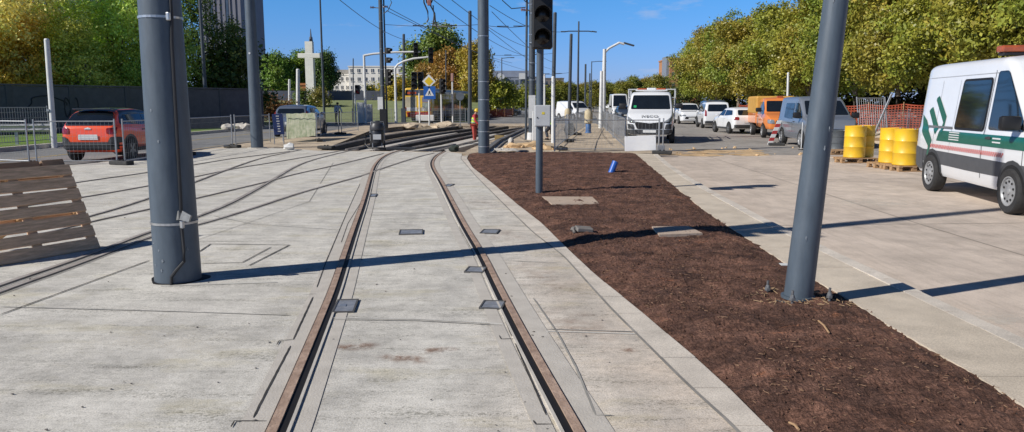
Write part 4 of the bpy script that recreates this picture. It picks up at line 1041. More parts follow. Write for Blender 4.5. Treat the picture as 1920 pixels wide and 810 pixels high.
def hatch_like(name, label, cat, loc, rz, pt, L=4.0, W=1.75, Ht=1.48, kind='hatch', group=None, roof=None, clad=False, rims='alloy', lights=True, plate=True, seed=0):
    """small passenger car or MPV or SUV"""
    t = thing(name, label, cat, loc, rz, group)
    if kind == 'hatch':
        top = [(0, .92), (.06, 1.0), (.40, Ht - .10), (.75, Ht - .015), (1.5, Ht), (2.1, Ht - .04), (2.95, .98), (3.6, .88), (L - .05, .70), (L, .62)]; belt = [(0, .98), (1.0, .95), (L, .86)]
    elif kind == 'suv':
        top = [(0, .98), (.06, 1.06), (.32, Ht - .12), (.6, Ht - .02), (1.6, Ht), (2.3, Ht - .05), (3.0, 1.10), (3.9, 1.0), (L - .08, .86), (L, .7)]; belt = [(0, 1.06), (L, .98)]
    else:
        top = [(0, 1.0), (.04, 1.1), (.16, Ht - .16), (.32, Ht - .02), (1.6, Ht), (2.4, Ht - .08), (3.1, 1.12), (3.8, .98), (L - .05, .8), (L, .66)]; belt = [(0, 1.08), (L, .98)]
    k = L / 4.0
    top = [(a * k if a < L - .2 else a, b) for a, b in top]
    bot = [(0, .36), (.3, .26), (L - .6, .22), (L, .28)]
    wp = [(0, W / 2 - .10), (.25, W / 2 - .02), (.9, W / 2), (L - 1.0, W / 2), (L - .3, W / 2 - .06), (L, W / 2 - .22)]
    B = Body(L, W, top, bot, belt, wp, tumble=.17 if kind != 'mpv' else .12, roofr=.13)
    B.build('body', pt, t)
    fa, ra = L - .82 * k, .72 * k; r = .32 if kind == 'hatch' else .335
    wheels_and_arches(B, t, L, W, r, fa, ra, rims, 5, M_dark, .20, .0, M_clad if clad else None)
    h = L / 2; bl = belt[0][1]
    # glazing
    if kind == 'hatch': rw = [(-W * .33, bl + .06), (W * .33, bl + .06), (W * .30, Ht - .13), (-W * .30, Ht - .13)]
    else: rw = [(-W * .36, bl + .08), (W * .36, bl + .08), (W * .33, Ht - .16), (-W * .33, Ht - .16)]
    B.decal('B', rw, 'rear_window', M_glass, t, .008, .07)
    zw0, zw1 = bl + .10, Ht - .11
    B.decal('F', [(-W * .40, zw0), (W * .40, zw0), (W * .33, zw1), (-W * .33, zw1)], 'windscreen', M_glass, t, .008, .05, 16)
    for d in 'RL':
        z0, z1 = bl + .02, Ht - .13
        rear_b, rear_t = .42 * k - h, .72 * k - h; mid = 1.72 * k - h; fb, ft = 2.74 * k - h, 2.18 * k - h
        if kind == 'mpv': rear_b, rear_t = .30 * k - h, .38 * k - h
        B.decal(d, [(rear_b, z0 + .05), (mid - .04, z0), (mid - .04, z1), (rear_t, z1 - .02)], 'side_window', M_glass, t, .009, .05)
        B.decal(d, [(mid + .04, z0), (fb, z0), (ft, z1), (mid + .04, z1)], 'side_window', M_glass, t, .009, .05)
        B.decal(d, [(mid - .02, .42), (mid - .008, .42), (mid - .008, z0 - .02), (mid - .02, z0 - .02)], 'door_gap', M_dark, t, .004, 0, 8, 1)
        B.decal(d, [(fb - .05, .42), (fb - .038, .42), (fb + .05, z0 - .02), (fb + .038, z0 - .02)], 'door_gap', M_dark, t, .004, 0, 8, 1)
        for yy in (mid - .22, fb - .95 * k + .05 if False else mid + .2): B.decal(d, [(yy - .09, bl - .13), (yy + .09, bl - .13), (yy + .09, bl - .10), (yy - .09, bl - .10)], 'door_handle', pt if not clad else M_dark, t, .025, .01, 3, 4)
        B.decal(d, [(-h + .5, .27), (h - .6, .25), (h - .6, .36), (-h + .5, .38)], 'sill_trim', M_clad, t, .006, .02, 4, 20)
        mirror(t, (1 if d == 'R' else -1) * (W / 2 - .06), 2.62 * k - h, bl + .06, pt if not roof else roof)
        B.decal(d, [(h - .62, .66), (h - .12, .62), (h - .16, .78), (h - .55, .82)], 'headlight', M_head, t, .008, .05, 8, 8)
    B.decal('F', [(-W * .30, .42), (W * .30, .42), (W * .26, .62), (-W * .26, .62)], 'grille', M_black, t, .008, .05)
    for sx in (-1, 1):
        B.decal('F', [(sx * W * .24, .66), (sx * W * .41, .68), (sx * W * .41, .80), (sx * W * .26, .77)], 'headlight', M_head, t, .010, .03)
        B.decal('B', [(sx * W * .31, bl - .20), (sx * W * .455, bl - .20), (sx * W * .455, bl - .02), (sx * W * .31, bl - .04)] if kind == 'hatch' else [(sx * W * .385, bl - .24), (sx * W * .455, bl - .24), (sx * W * .44, bl + .22), (sx * W * .40, bl + .22)], 'tail_light', M_tail, t, .010, .03)
    if plate:
        B.decal('B', [(-.27, .62), (.27, .62), (.27, .74), (-.27, .74)], 'number_plate', M_plate, t, .020, .01, 4, 8)
        B.decal('F', [(-.26, .44), (.26, .44), (.26, .55), (-.26, .55)], 'number_plate', M_plate, t, .022, .01, 4, 8)
    B.decal('B', [(-W * .44, .34), (W * .44, .34), (W * .45, .52), (-W * .45, .52)], 'bumper_trim', M_clad, t, .012, .04, 8, 20)
    if roof:
        B.decal('T', [(-W * .36, .62 * k - h), (W * .36, .62 * k - h), (W * .36, 2.15 * k - h), (-W * .36, 2.15 * k - h)], 'roof_panel', roof, t, .006, .05, 20, 10)
        for d in 'RL': B.decal(d, [(.3 * k - h, bl + .05), (2.85 * k - h, bl), (2.2 * k - h, Ht - .015), (.62 * k - h, Ht - .03)], 'roof_side', roof, t, .005, .06, 14, 24)
    return t, B

# ---- red hatchback with dark roof on the left lane
P_roof = paint('dark_roof_paint', (0.020, 0.024, 0.034))
t, B = hatch_like('parked_car', 'orange-red hatchback with dark roof and black lower bumper behind the wire fence', 'car', (-11.70, 22.62, -.02), R(1.5), P_red, 4.0, 1.62, 1.46, 'hatch', None, P_roof, True)
h = 2.0
B.decal('B', [(-.76, 1.0), (.76, 1.0), (.62, 1.45), (-.62, 1.45)], 'rear_pillar', P_roof, t, .004, .08, 14, 16)
B.decal('B', [(-.64, 1.04), (.64, 1.04), (.54, 1.36), (-.54, 1.36)], 'rear_window', M_glass, t, .010, .08, 14, 16)
B.decal('B', [(-.80, .36), (.80, .36), (.80, .56), (-.80, .56)], 'bumper_cladding', M_clad, t, .022, .03, 8, 20)
for sx in (-1, 1): B.decal('B', [(sx * .52, .55), (sx * .80, .55), (sx * .78, .70), (sx * .60, .70)], 'bumper_corner', M_clad, t, .020, .04)
B.decal('B', [(-.78, .445), (.78, .445), (.78, .475), (-.78, .475)], 'bumper_groove', M_dark, t, .03, .01, 3, 20)
pl = B.decal('B', [(-.26, .655), (.26, .655), (.26, .765), (-.26, .765)], 'number_plate', M_plate, t, .026, .01, 4, 8)
M_ = mat('plate_ink', (0.03, .03, .04), .6)
B.decal('B', [(-.14, 1.345), (.14, 1.345), (.14, 1.385), (-.14, 1.385)], 'brake_lamp', M_tail, t, .02, .01, 3, 6)
B.decal('B', [(-.09, .90), (0, .93), (.09, .90), (.09, .925), (0, .955), (-.09, .925)], 'badge', M_band, t, .012, 0, 4, 8)
k = MB(); k.rbox((0, -1.60, 1.455), (1.05, .24, .035), .012); k.build('roof_spoiler', P_roof, t)

# ---- blue-grey car further along
hatch_like('parked_car', 'blue-grey car behind the faded banner on the left lane', 'car', (-10.75, 38.4, -.02), R(2), P_silver, 4.35, 1.82, 1.53, 'suv', None, None, True)

# ---- parked cars along the right side of the street
hatch_like('parked_car', 'white estate van seen from behind with wide rear window, left of the white hatchback', 'car', (14.35, 53.8, -.09), R(-7), P_white, 4.4, 1.85, 1.80, 'mpv', 'white cars parked on the right')
hatch_like('parked_car', 'white hatchback seen from behind, beside the orange pickup', 'car', (13.1, 44.0, -.09), R(3), P_white, 4.0, 1.74, 1.46, 'hatch', 'white cars parked on the right')
hatch_like('parked_car', 'white off-road car facing the camera just right of the white truck', 'car', (15.1, 64.8, -.09), R(176), P_white, 4.4, 1.9, 1.72, 'suv', 'white cars parked on the right')
hatch_like('parked_car', 'dark blue-grey van between the two farthest white cars', 'car', (16.1, 61.0, -.09), R(-4), P_dark, 4.5, 1.85, 1.95, 'mpv')
hatch_like('parked_car', 'dark car in the far distance beside the far white truck', 'car', (12.2, 82, -.09), R(178), P_dark, 4.2, 1.78, 1.45, 'hatch')
hatch_like('parked_car', 'dark car far off behind the orange netting on the left', 'car', (-.9, 100, -.02), R(-80), P_dark, 4.2, 1.78, 1.42, 'hatch')

# ---- vans
def van(name, label, loc, rz, pt, L=5.0, W=1.95, Ht=1.97, nose=1.0, ws=.95, r=.33, fa=None, ra=None, hub='steel', belt=1.1, clad=None, panel=True, group=None, rear_glass=True, spokes=8):
    t = thing(name, label, 'van', loc, rz, group); h = L / 2
    top = [(0, Ht - .05), (.05, Ht - .02), (.5, Ht), (L - nose - ws - .25, Ht - .01), (L - nose - ws, Ht - .09), (L - nose, belt + .13), (L - nose * .35, belt - .02), (L - .08, belt - .20), (L, belt - .34)]
    bot = [(0, .40), (.3, .32), (L - .6, .28), (L, .30)]
    wp = [(0, W / 2 - .05), (.2, W / 2), (L - 1.1, W / 2), (L - .4, W / 2 - .05), (L, W / 2 - .22)]
    B = Body(L, W, top, bot, [(0, belt), (L, belt - .06)], wp, tumble=.11, roofr=.14, r_end=.07)
    B.build('body', pt, t)
    fa = fa or L - .95; ra = ra or .85
    wheels_and_arches(B, t, L, W, r, fa, ra, hub, spokes, M_dark, .22, 0, clad)
    wy1 = L - nose - ws - h; wy0 = L - nose - h
    B.decal('F', [(-W * .41, belt + .17), (W * .41, belt + .17), (W * .355, Ht - .16), (-W * .355, Ht - .16)], 'windscreen', M_glass, t, .008, .06, 18)
    for d in 'RL':
        B.decal(d, [(wy1 - .32, belt + .03), (wy0 - .10, belt + .03), (wy0 - .22, belt + .22), (wy1 + .02, Ht - .24), (wy1 - .32, Ht - .24)], 'door_window', M_glass, t, .009, .06, 16)
        for yy in (wy1 - .42, wy0 - .02): B.decal(d, [(yy, .45), (yy + .014, .45), (yy + .014, Ht - .22 if yy < wy1 else belt), (yy, Ht - .22 if yy < wy1 else belt)], 'door_gap', M_dark, t, .004, 0, 10, 1)
        B.decal(d, [(wy1 - .30, belt - .12), (wy1 - .10, belt - .12), (wy1 - .10, belt - .085), (wy1 - .30, belt - .085)], 'door_handle', M_clad, t, .02, .01, 3, 4)
        mirror(t, (1 if d == 'R' else -1) * (W / 2 - .04), wy0 - .22, belt + .16, M_black, 1.45)
        B.decal(d, [(h - .55, belt - .36), (h - .10, belt - .42), (h - .2, belt - .24), (h - .5, belt - .17)], 'headlight', M_head, t, .009, .05, 8, 8)
        B.decal(d, [(-h + .01, belt - .30), (-h + .10, belt - .30), (-h + .10, belt + .35), (-h + .01, belt + .35)], 'tail_light', M_tail, t, .009, .02, 8, 3)
    for sx in (-1, 1): B.decal('F', [(sx * W * .26, belt - .42), (sx * W * .42, belt - .40), (sx * W * .42, belt - .22), (sx * W * .30, belt - .27)], 'headlight', M_head, t, .010, .04)
    B.decal('F', [(-W * .27, .52), (W * .27, .52), (W * .24, belt - .34), (-W * .24, belt - .34)], 'grille', M_black, t, .008, .05)
    B.decal('F', [(-.26, .42), (.26, .42), (.26, .53), (-.26, .53)], 'number_plate', M_plate, t, .02, .01, 4, 8)
    if rear_glass:
        for sx in (-1, 1): B.decal('B', sorted([(sx * .06, belt + .1), (sx * W * .40, belt + .1)]) + sorted([(sx * W * .37, Ht - .25), (sx * .06, Ht - .25)], reverse=True), 'rear_window', M_glass, t, .008, .05)
    B.decal('B', [(-W * .45, .40), (W * .45, .40), (W * .45, .58), (-W * .45, .58)], 'bumper', M_clad, t, .015, .04)
    return t, B, dict(h=h, wy0=wy0, wy1=wy1)

# grey crew van behind the leaning pole (facing the camera)
tg, B, k_ = van('parked_van', 'silver-grey crew van parked behind the leaning pole', (12.15, 30.0, -.09), R(175), P_grey, 4.5, 1.93, 1.95, .95, .85, .33, belt=1.08)
h = k_['h']
for d in 'RL':
    B.decal(d, [(k_['wy1'] - 1.75, 1.10), (k_['wy1'] - .52, 1.08), (k_['wy1'] - .52, 1.70), (k_['wy1'] - 1.75, 1.70)], 'side_window', M_glass, tg, .009, .05)
    B.decal(d, [(-h + .3, .92), (k_['wy1'] - .4, .92), (k_['wy1'] - .4, .935), (-h + .3, .935)], 'slide_rail', M_clad, tg, .008, 0, 2, 12)
    B.decal(d, [(-h + .15, .40), (h - .5, .36), (h - .5, .56), (-h + .15, .58)], 'lower_trim', mat('worn_grey_trim', (0.14, .15, .165), .5), tg, .006, .03, 5, 24)
k = MB(); k.rbox((.15, h - 1.25, 1.17), (.5, .22, .06), .02); k.build('dashboard_clutter', mat('red_cloth', (0.5, .03, .04), .7), tg)

# white panel van at the far end of the gravel path (three-quarter front view)
van('parked_van', 'white panel van at the far end of the gravel path', (6.6, 80, -.09), R(205), P_white, 4.9, 1.95, 1.95, .95, .85, .33, belt=1.08, group='white vans far down the street')
tf, B, k_ = van('parked_van', 'tall white van far down the street right of the bent-arm lamp', (13.4, 95, -.09), R(178), P_white, 5.6, 2.1, 2.9, .85, .9, .35, belt=1.2, group='white vans far down the street')

# ---- big white and green service van on the right
L, W, Ht = 5.55, 2.06, 2.43
fw = Vector((-.163, -.987, 0)); rzv = math.atan2(-fw.x, fw.y)
# right wheels in the photo touch the road here
rwr, fwr = Vector((8.28, 14.4, -.09)), Vector((7.77, 11.3, -.09)); wb = 3.15
ra_, fa_ = .98, .98 + wb
right = Vector((fw.y, -fw.x, 0)); ctr = rwr - right * (W / 2 - .06) + fw * (L / 2 - ra_)
tv, B, k_ = van('service_van', 'white high-roof service van with green stripes and amber roof light at the right edge', (ctr.x - .12, ctr.y, -.09), rzv, P_white, L, W, Ht, 1.15, .95, .35, fa_, ra_, 'steel', 1.22, M_clad, group=None, spokes=10)
h = k_['h']; wy0, wy1 = k_['wy0'], k_['wy1']
P_green = mat('green_vinyl', (0.012, 0.125, 0.085), 0.35, 0, (0.010, 0.11, 0.075), 3, coat=.4)
P_redv = mat('red_vinyl', (0.62, 0.16, 0.15), .4)
for d in 'RL':
    # tinted window of the crew compartment
    wnd = B.decal(d, [(wy1 - 1.62, 1.25), (wy1 - .50, 1.25), (wy1 - .50, 2.06), (wy1 - 1.55, 2.06)], 'side_window', M_glass, tv, .010, .06, 16)
    B.decal(d, [(wy1 - 1.66, 1.21), (wy1 - .46, 1.21), (wy1 - .46, 2.10), (wy1 - 1.59, 2.10)], 'window_seal', M_black, tv, .006, .08, 16)
    # grey cladding band along the flank and black rear bumper corner
    B.decal(d, [(-h + .02, .54), (h - .3, .52), (h - .3, .76), (-h + .02, .80)], 'flank_cladding', mat('flank_grey', (0.085, .088, .095), .55), tv, .007, .02, 8, 30)
    B.decal(d, [(-h + .02, .40), (-h + .52, .40), (-h + .52, .80), (-h + .02, .84)], 'bumper_corner', mat('flank_grey', (0.085, .088, .095), .55), tv, .012, .05)
    # green flank stripe and chequered red band
    B.decal(d, [(-h + 1.12, .98), (h - .25, .98), (h - .25, 1.17), (-h + 1.22, 1.17)], 'green_stripe', P_green, tv, .008, 0, 4, 30)
    q = MB()
    for i in range(2):
        n_ = 84
        for j in range(n_):
            y0 = -h + .72 + (wy1 + .35 + h - .72) * j / n_; dy = (wy1 + .35 + h - .72) / n_
            if (i + j) % 2 == 0:
                hx = B.bvh.ray_cast(Vector((4 if d == 'R' else -4, y0 + dy / 2, .88)), Vector((-1 if d == 'R' else 1, 0, 0)))[0]
                q.box((hx.x + (.006 if d == 'R' else -.006), y0 + dy / 2, .855 + .035 * i), (.004, dy, .035))
    q.build('red_chequer', P_redv, tv)
    # company emblem: three slanting green bars and a swoosh at the rear corner
    y = -h
    for poly in ([(.74, 1.76), (.88, 1.82), (1.38, 1.44), (1.31, 1.30)], [(1.28, 1.32), (1.38, 1.46), (1.34, 1.10), (1.22, 1.08)], [(.50, 1.54), (.66, 1.61), (1.14, 1.20), (1.03, 1.09)], [(.22, 1.46), (.46, 1.36), (.90, .98), (.80, .82), (.38, 1.10)], [(.78, 1.0), (.90, .98), (.76, .66), (.70, .68)]):
        B.decal(d, [(y + a, b) for a, b in poly], 'emblem_bar', P_green, tv, .009 + .0002 * len(poly), 0, 12, 8)
    # white lettering blocks on the stripe
    for i in range(4):
        q = MB()
        for j in range(5):
            y0 = wy1 - 1.72 + j * .085 + .01; z0 = 1.155 - .042 * i
            if i in (0, 3): y0 += .0
            hx = B.bvh.ray_cast(Vector((4 if d == 'R' else -4, y0, z0)), Vector((-1 if d == 'R' else 1, 0, 0)))[0]
            q.box((hx.x + (.012 if d == 'R' else -.012), y0, z0), (.003, .088, .018))
        q.build('white_lettering', P_white, tv)
    for i in range(2):
        q = MB()
        for j in range(3):
            y0 = wy1 + .0 + j * .09; z0 = 1.12 - .06 * i
            hx = B.bvh.ray_cast(Vector((4 if d == 'R' else -4, y0, z0)), Vector((-1 if d == 'R' else 1, 0, 0)))[0]
            q.box((hx.x + (.012 if d == 'R' else -.012), y0, z0), (.003, .092, .022))
        q.build('white_lettering', P_white, tv)
    B.decal(d, [(-h + .62, 1.215), (wy1 - 1.7, 1.215), (wy1 - 1.7, 1.255), (-h + .62, 1.255)], 'slide_rail', mat('rail_grey', (0.16, .165, .175), .5), tv, .016, .01, 2, 14)
    B.decal(d, [(-h + .12, 2.16), (wy1 - .1, 2.16), (wy1 - .1, 2.172), (-h + .12, 2.172)], 'roof_seam', mat('seam_grey', (0.4, .41, .43), .5), tv, .004, 0, 2, 16)
    for yy in (-h + .95, wy1 - 1.72, wy1 - .45): B.decal(d, [(yy, .78), (yy + .010, .78), (yy + .010, 2.1), (yy, 2.1)], 'panel_gap', mat('seam_grey', (0.4, .41, .43), .5), tv, .0065, 0, 10, 1)
k = MB(); k.rbox((0, -.10, Ht + .06), (1.45, .20, .05), .02); lb = k.build('roof_light_base', M_black, tv)
k = MB(); k.rbox((0, -.10, Ht + .14), (1.50, .24, .11), .03); k.build('amber_lamp', M_amber, lb)
# orange block standing in for the driver's reflection in the glass
k = MB(); k.rbox((W / 2 - .35, wy1 - .35, 1.45), (.35, .12, .5), .05); k.build('driver_reflection', mat('orange_reflection', (.6, .12, .03), .7), tv)

# ---- white tipper truck with crew cab (origin under the middle of the cab)
fw = Vector((-.20, -.98, 0)).normalized(); rz_ = math.atan2(-fw.x, fw.y)
front = Vector((5.80, 31.7, -.09)); W = 2.02; Lc = 3.1; h = Lc / 2
tt = thing('tipper_truck', 'white light truck with a caged load bed facing the camera behind the fences', 'truck', front - fw * h, rz_)
top = [(0, 2.12), (.06, 2.17), (1.35, 2.19), (1.60, 2.10), (2.24, 1.42), (2.70, 1.24), (3.0, 1.02), (3.1, .9)]
B = Body(Lc, W, top, [(0, .5), (2.4, .42), (3.1, .36)], [(0, 1.34), (2.2, 1.28), (3.1, 1.06)], [(0, W / 2), (2.2, W / 2), (2.75, W / 2 - .05), (3.1, W / 2 - .2)], .12, .14)
B.build('cab', P_white, tt)
B.decal('F', [(-.84, 1.44), (.84, 1.44), (.76, 2.04), (-.76, 2.04)], 'windscreen', M_glass, tt, .010, .06, 18)
B.decal('F', [(-.52, .62), (.52, .62), (.62, .86), (-.62, .86)], 'grille', M_black, tt, .012, .05)
B.decal('F', [(-.86, .88), (0, .80), (0, .86), (-.84, .95)], 'grille_bar', M_black, tt, .014, 0, 6, 14); B.decal('F', [(.86, .88), (0, .80), (0, .86), (.84, .95)], 'grille_bar', M_black, tt, .014, 0, 6, 14)
B.decal('F', [(-.93, .40), (.93, .40), (.93, .60), (-.93, .60)], 'bumper', M_clad, tt, .02, .05)
B.decal('F', [(-.27, .47), (.27, .47), (.27, .58), (-.27, .58)], 'number_plate', M_plate, tt, .034, .01, 4, 8)
for sx in (-1, 1):
    B.decal('F', [(sx * .52, .88), (sx * .90, .92), (sx * .93, 1.16), (sx * .72, 1.0)], 'headlight', M_head, tt, .016, .05)
    B.decal('F', [(sx * .62, .62), (sx * .90, .62), (sx * .90, .84), (sx * .68, .82)], 'fog_panel', M_clad, tt, .014, .04)
    mirror(tt, sx * 1.04, 2.05 - h, 1.58, M_black, 1.5)
for d in 'RL':
    B.decal(d, [(1.30 - h, 1.36), (2.16 - h, 1.36), (2.02 - h, 1.58), (1.62 - h, 2.0), (1.30 - h, 2.0)], 'door_window', M_glass, tt, .009, .05)
    B.decal(d, [(.25 - h, 1.36), (1.18 - h, 1.36), (1.18 - h, 2.0), (.30 - h, 2.0)], 'side_window', M_glass, tt, .009, .05)
    for yy in (1.24, 2.25): B.decal(d, [(yy - h, .6), (yy + .014 - h, .6), (yy + .014 - h, 1.3), (yy - h, 1.3)], 'door_gap', M_dark, tt, .004, 0, 8, 1)
    B.decal(d, lcircle(2.18 - h, .36, .44), 'wheel_arch', M_dark, tt, .014, 0, 20, 20)
M_txt = mat('badge_grey', (0.13, .14, .15), .35, .5)
# maker's lettering across the bonnet lip
hy = B.bvh.ray_cast(Vector((0, 12, 1.12)), Vector((0, -1, 0)))[0]
text_mesh('IVECO', .17, Matrix.Translation(hy + Vector((0, .03, .02))) @ Matrix.Rotation(R(180), 4, 'Z') @ Matrix.Rotation(R(62), 4, 'X') @ Matrix.Scale(1.45, 4, (1, 0, 0)), 'lettering', M_txt, tt)
B.decal('F', [(.60, 1.50), (.72, 1.50), (.72, 1.60), (.60, 1.60)], 'green_sticker', mat('green_sticker', (.02, .35, .12), .5), tt, .016, .01, 4, 4)
for sd in (-1, 1):
    wheel(tt, sd * .945, 2.18 - h, .36, .22, sd, 'steel', 8); wheel(tt, sd * .88, -1.5 - h + .1, .36, .30, sd, 'steel', 8)
k = MB(); k.box((0, -1.3 - h + .4, .55), (.9, 3.9, .22)); k.build('chassis', M_dark, tt)
k = MB(); k.rbox((0, -1.75 - h, 1.02), (2.1, 3.3, .12), .02)
for sx in (-1, 1): k.rbox((sx * 1.05, -1.75 - h, 1.26), (.05, 3.3, .42), .01)
k.rbox((0, -3.4 - h, 1.26), (2.1, .05, .42), .01)
bed = k.build('load_bed', P_white, tt)
k = MB()
for sx in (-1, 1):
    for y in np.arange(-.15, -3.4, -.65): k.box((sx * 1.06, y - h, 1.9), (.05, .05, .9))
    for z in (1.6, 1.95, 2.33): k.box((sx * 1.06, -1.75 - h, z), (.03, 3.3, .05))
for z in (1.6, 1.95, 2.33): k.box((0, -.12 - h, z), (2.1, .03, .05))
k.build('cage', mat('cage_grey', (0.55, .56, .56), .5), bed)
k = MB(); k.rbox((0, .75 - h, 2.27), (1.4, .30, .05), .02); lb = k.build('roof_light_base', P_white, tt)
for sx in (-1, 1): 
    q = MB(); q.rbox((sx * .42, .75 - h, 2.32), (.42, .22, .09), .03); q.build('amber_lamp', M_amber, lb)
k = MB(); k.rbox((0, .75 - h, 2.33), (.4, .24, .10), .03); k.build('lamp_cover', P_white, lb)

# ---- orange crew pickup with a yellow tarpaulin
fw = Vector((-.15, -1, 0)).normalized(); rz_ = math.atan2(-fw.x, fw.y)
Lc = 2.9; h = Lc / 2; W = 1.9
to = thing('orange_pickup', 'orange pickup truck with a yellow tarpaulin over its bed, beside the grey van', 'truck', Vector((13.35, 36.6, -.09)) - fw * h, rz_)
top = [(0, 1.90), (.06, 1.95), (1.0, 1.97), (1.3, 1.88), (1.95, 1.24), (2.5, 1.10), (2.85, .95), (2.9, .85)]
B = Body(Lc, W, top, [(0, .5), (2.9, .42)], [(0, 1.14), (2.9, 1.02)], [(0, W / 2), (2.2, W / 2), (2.9, W / 2 - .16)], .13, .13)
B.build('cab', P_orange, to)
B.decal('F', [(-.78, 1.28), (.78, 1.28), (.70, 1.82), (-.70, 1.82)], 'windscreen', M_glass, to, .010, .06, 18)
B.decal('F', [(-.5, .62), (.5, .62), (.5, .86), (-.5, .86)], 'grille', M_black, to, .012, .05)
for sx in (-1, 1):
    B.decal('F', [(sx * .54, .70), (sx * .84, .72), (sx * .84, .92), (sx * .58, .90)], 'headlight', M_head, to, .012, .04); mirror(to, sx * .98, 1.72 - h, 1.38, M_black, 1.4)
for d in 'RL':
    B.decal(d, [(1.0 - h, 1.16), (1.90 - h, 1.16), (1.72 - h, 1.42), (1.3 - h, 1.78), (1.0 - h, 1.78)], 'door_window', M_glass, to, .009, .05)
    B.decal(d, [(.18 - h, 1.16), (.9 - h, 1.16), (.9 - h, 1.78), (.22 - h, 1.78)], 'side_window', M_glass, to, .009, .05)
    B.decal(d, lcircle(2.05 - h, .34, .42), 'wheel_arch', M_dark, to, .014, 0, 20, 20)
    B.decal(d, [(.95 - h, .55), (.962 - h, .55), (.962 - h, 1.8), (.95 - h, 1.8)], 'door_gap', M_dark, to, .004, 0, 8, 1)
for sd in (-1, 1): wheel(to, sd * .89, 2.05 - h, .34, .22, sd, 'steel', 8); wheel(to, sd * .84, -1.5 - h, .34, .24, sd, 'steel', 8)
k = MB(); k.rbox((0, -1.4 - h, .92), (1.95, 2.7, .52), .03); k.build('load_bed', P_orange, to)
k = MB(); k.box((0, -.6 - h, .52), (.8, 3.6, .2)); k.build('chassis', M_dark, to)
M_tarp = mat('yellow_tarpaulin', (0.60, 0.33, 0.065), .6, 0, (0.50, 0.27, 0.05), 3, bump=.3, bscale=6)
k = MB(); k.rbox((0, -1.4 - h, 1.62), (1.96, 2.72, .92), .09); tp = k.build('tarpaulin', M_tarp, to)
k = MB()
for y in (-.4, -1.05, -1.7, -2.35): k.box((-.99, y - h, 1.6), (.012, .05, .8))
k.build('strap', mat('tarp_strap', (.45, .22, .04), .6), tp)
k = MB(); k.rbox((.0, 1.0 - h, 2.02), (.30, .2, .10), .03); k.build('amber_lamp', M_amber, to)

# ---- bus at the crossing
L = 15.5; W = 2.55; Ht = 3.0; hb = L / 2; rb = R(-9)
rearL = Vector((-9.55, 66.5, -.02)); fwb = Vector((math.sin(R(9)), math.cos(R(9)), 0)); rtb = Vector((fwb.y, -fwb.x, 0))
tb = thing('city_bus', 'yellow and red city bus with advertising on its rear, standing at the crossing', 'bus', rearL + rtb * (W / 2) + fwb * hb, rb)
B = Body(L, W, [(0, Ht - .05), (.2, Ht), (L - .3, Ht), (L, Ht - .3)], [(0, .42), (L, .34)], [(0, 2.0), (L, 2.0)], [(0, W / 2 - .03), (.3, W / 2), (L, W / 2)], .05, .16, .4, .10)
M_by = mat('bus_yellow', (0.70, 0.44, 0.04), .35, 0, (0.62, .38, .03), 2); M_br = mat('bus_red', (0.55, 0.035, 0.025), .35)
B.build('body', M_by, tb)
for d in 'RL':
    B.decal(d, [(-hb + .9, 1.05), (hb - .4, 1.05), (hb - .4, 2.62), (-hb + .9, 2.62)], 'side_windows', M_glass, tb, .012, .06, 8, 40)
    B.decal(d, [(-hb + .02, .45), (hb - .2, .40), (hb - .2, .98), (-hb + .02, .98)], 'red_skirt', mat('bus_dark_skirt', (.12, .07, .05), .5), tb, .010, .02, 5, 40)
    B.decal(d, [(-hb + .1, 2.72), (hb - .3, 2.72), (hb - .3, 2.86), (-hb + .1, 2.86)], 'roof_band', mat('bus_roof_grey', (.16, .2, .27), .4), tb, .012, .02, 3, 40)
    for j in range(9): B.decal(d, [(-hb + 2.3 + j * 1.45, 1.05), (-hb + 2.36 + j * 1.45, 1.05), (-hb + 2.36 + j * 1.45, 2.62), (-hb + 2.3 + j * 1.45, 2.62)], 'window_pillar', M_black, tb, .02, 0, 4, 1)
    for yy in (-hb + 2.6, hb - 2.7): B.decal(d, lcircle(yy, .48, .56), 'wheel_arch', M_dark, tb, .016, 0, 18, 18); wheel(tb, (1 if d == 'R' else -1) * (W / 2 - .14), yy, .48, .28, 1 if d == 'R' else -1, 'steel', 8)
rows_ = [(-1.18, .92, 1.30, .98, M_plate, 'white_panel'), (-1.18, -.10, 1.32, 2.22, mat('advert_cream', (.52, .47, .33), .5, 0, (.30, .27, .2), 1.8), 'advert_panel'), (-.08, .42, .95, 2.22, mat('advert_yellow', (.75, .48, .04), .45), 'advert_panel'), (.44, 1.16, 1.75, 2.22, mat('advert_blue', (.12, .2, .33), .5, 0, (.25, .12, .12), 3), 'advert_panel'), (.44, 1.16, .98, 1.72, mat('advert_green', (.10, .13, .13), .5, 0, (.35, .38, .33), 2.4), 'advert_panel'), (-1.2, 1.2, .45, .90, M_br, 'red_bumper')]
for x0, x1, z0, z1, m, nm in rows_:
    if z1 < z0: z0, z1 = z1, z0
    B.decal('B', [(x0, z0), (x1, z0), (x1, z1), (x0, z1)], nm, m, tb, .012, .02, 4, 6)
B.decal('B', [(-1.12, 2.34), (1.12, 2.34), (1.06, 2.82), (-1.06, 2.82)], 'rear_window', M_glass, tb, .012, .05)
B.decal('B', [(-.9, 2.45), (-.1, 2.45), (-.1, 2.65), (-.9, 2.65)], 'line_display', mat('line_display', (.5, .08, .02), .5), tb, .02, .01, 4, 6)
for sx in (-1, 1): B.decal('B', [(sx * 1.02, 1.0), (sx * 1.2, 1.0), (sx * 1.2, 1.3), (sx * 1.02, 1.3)], 'tail_light', M_tail, tb, .018, .02, 4, 4)
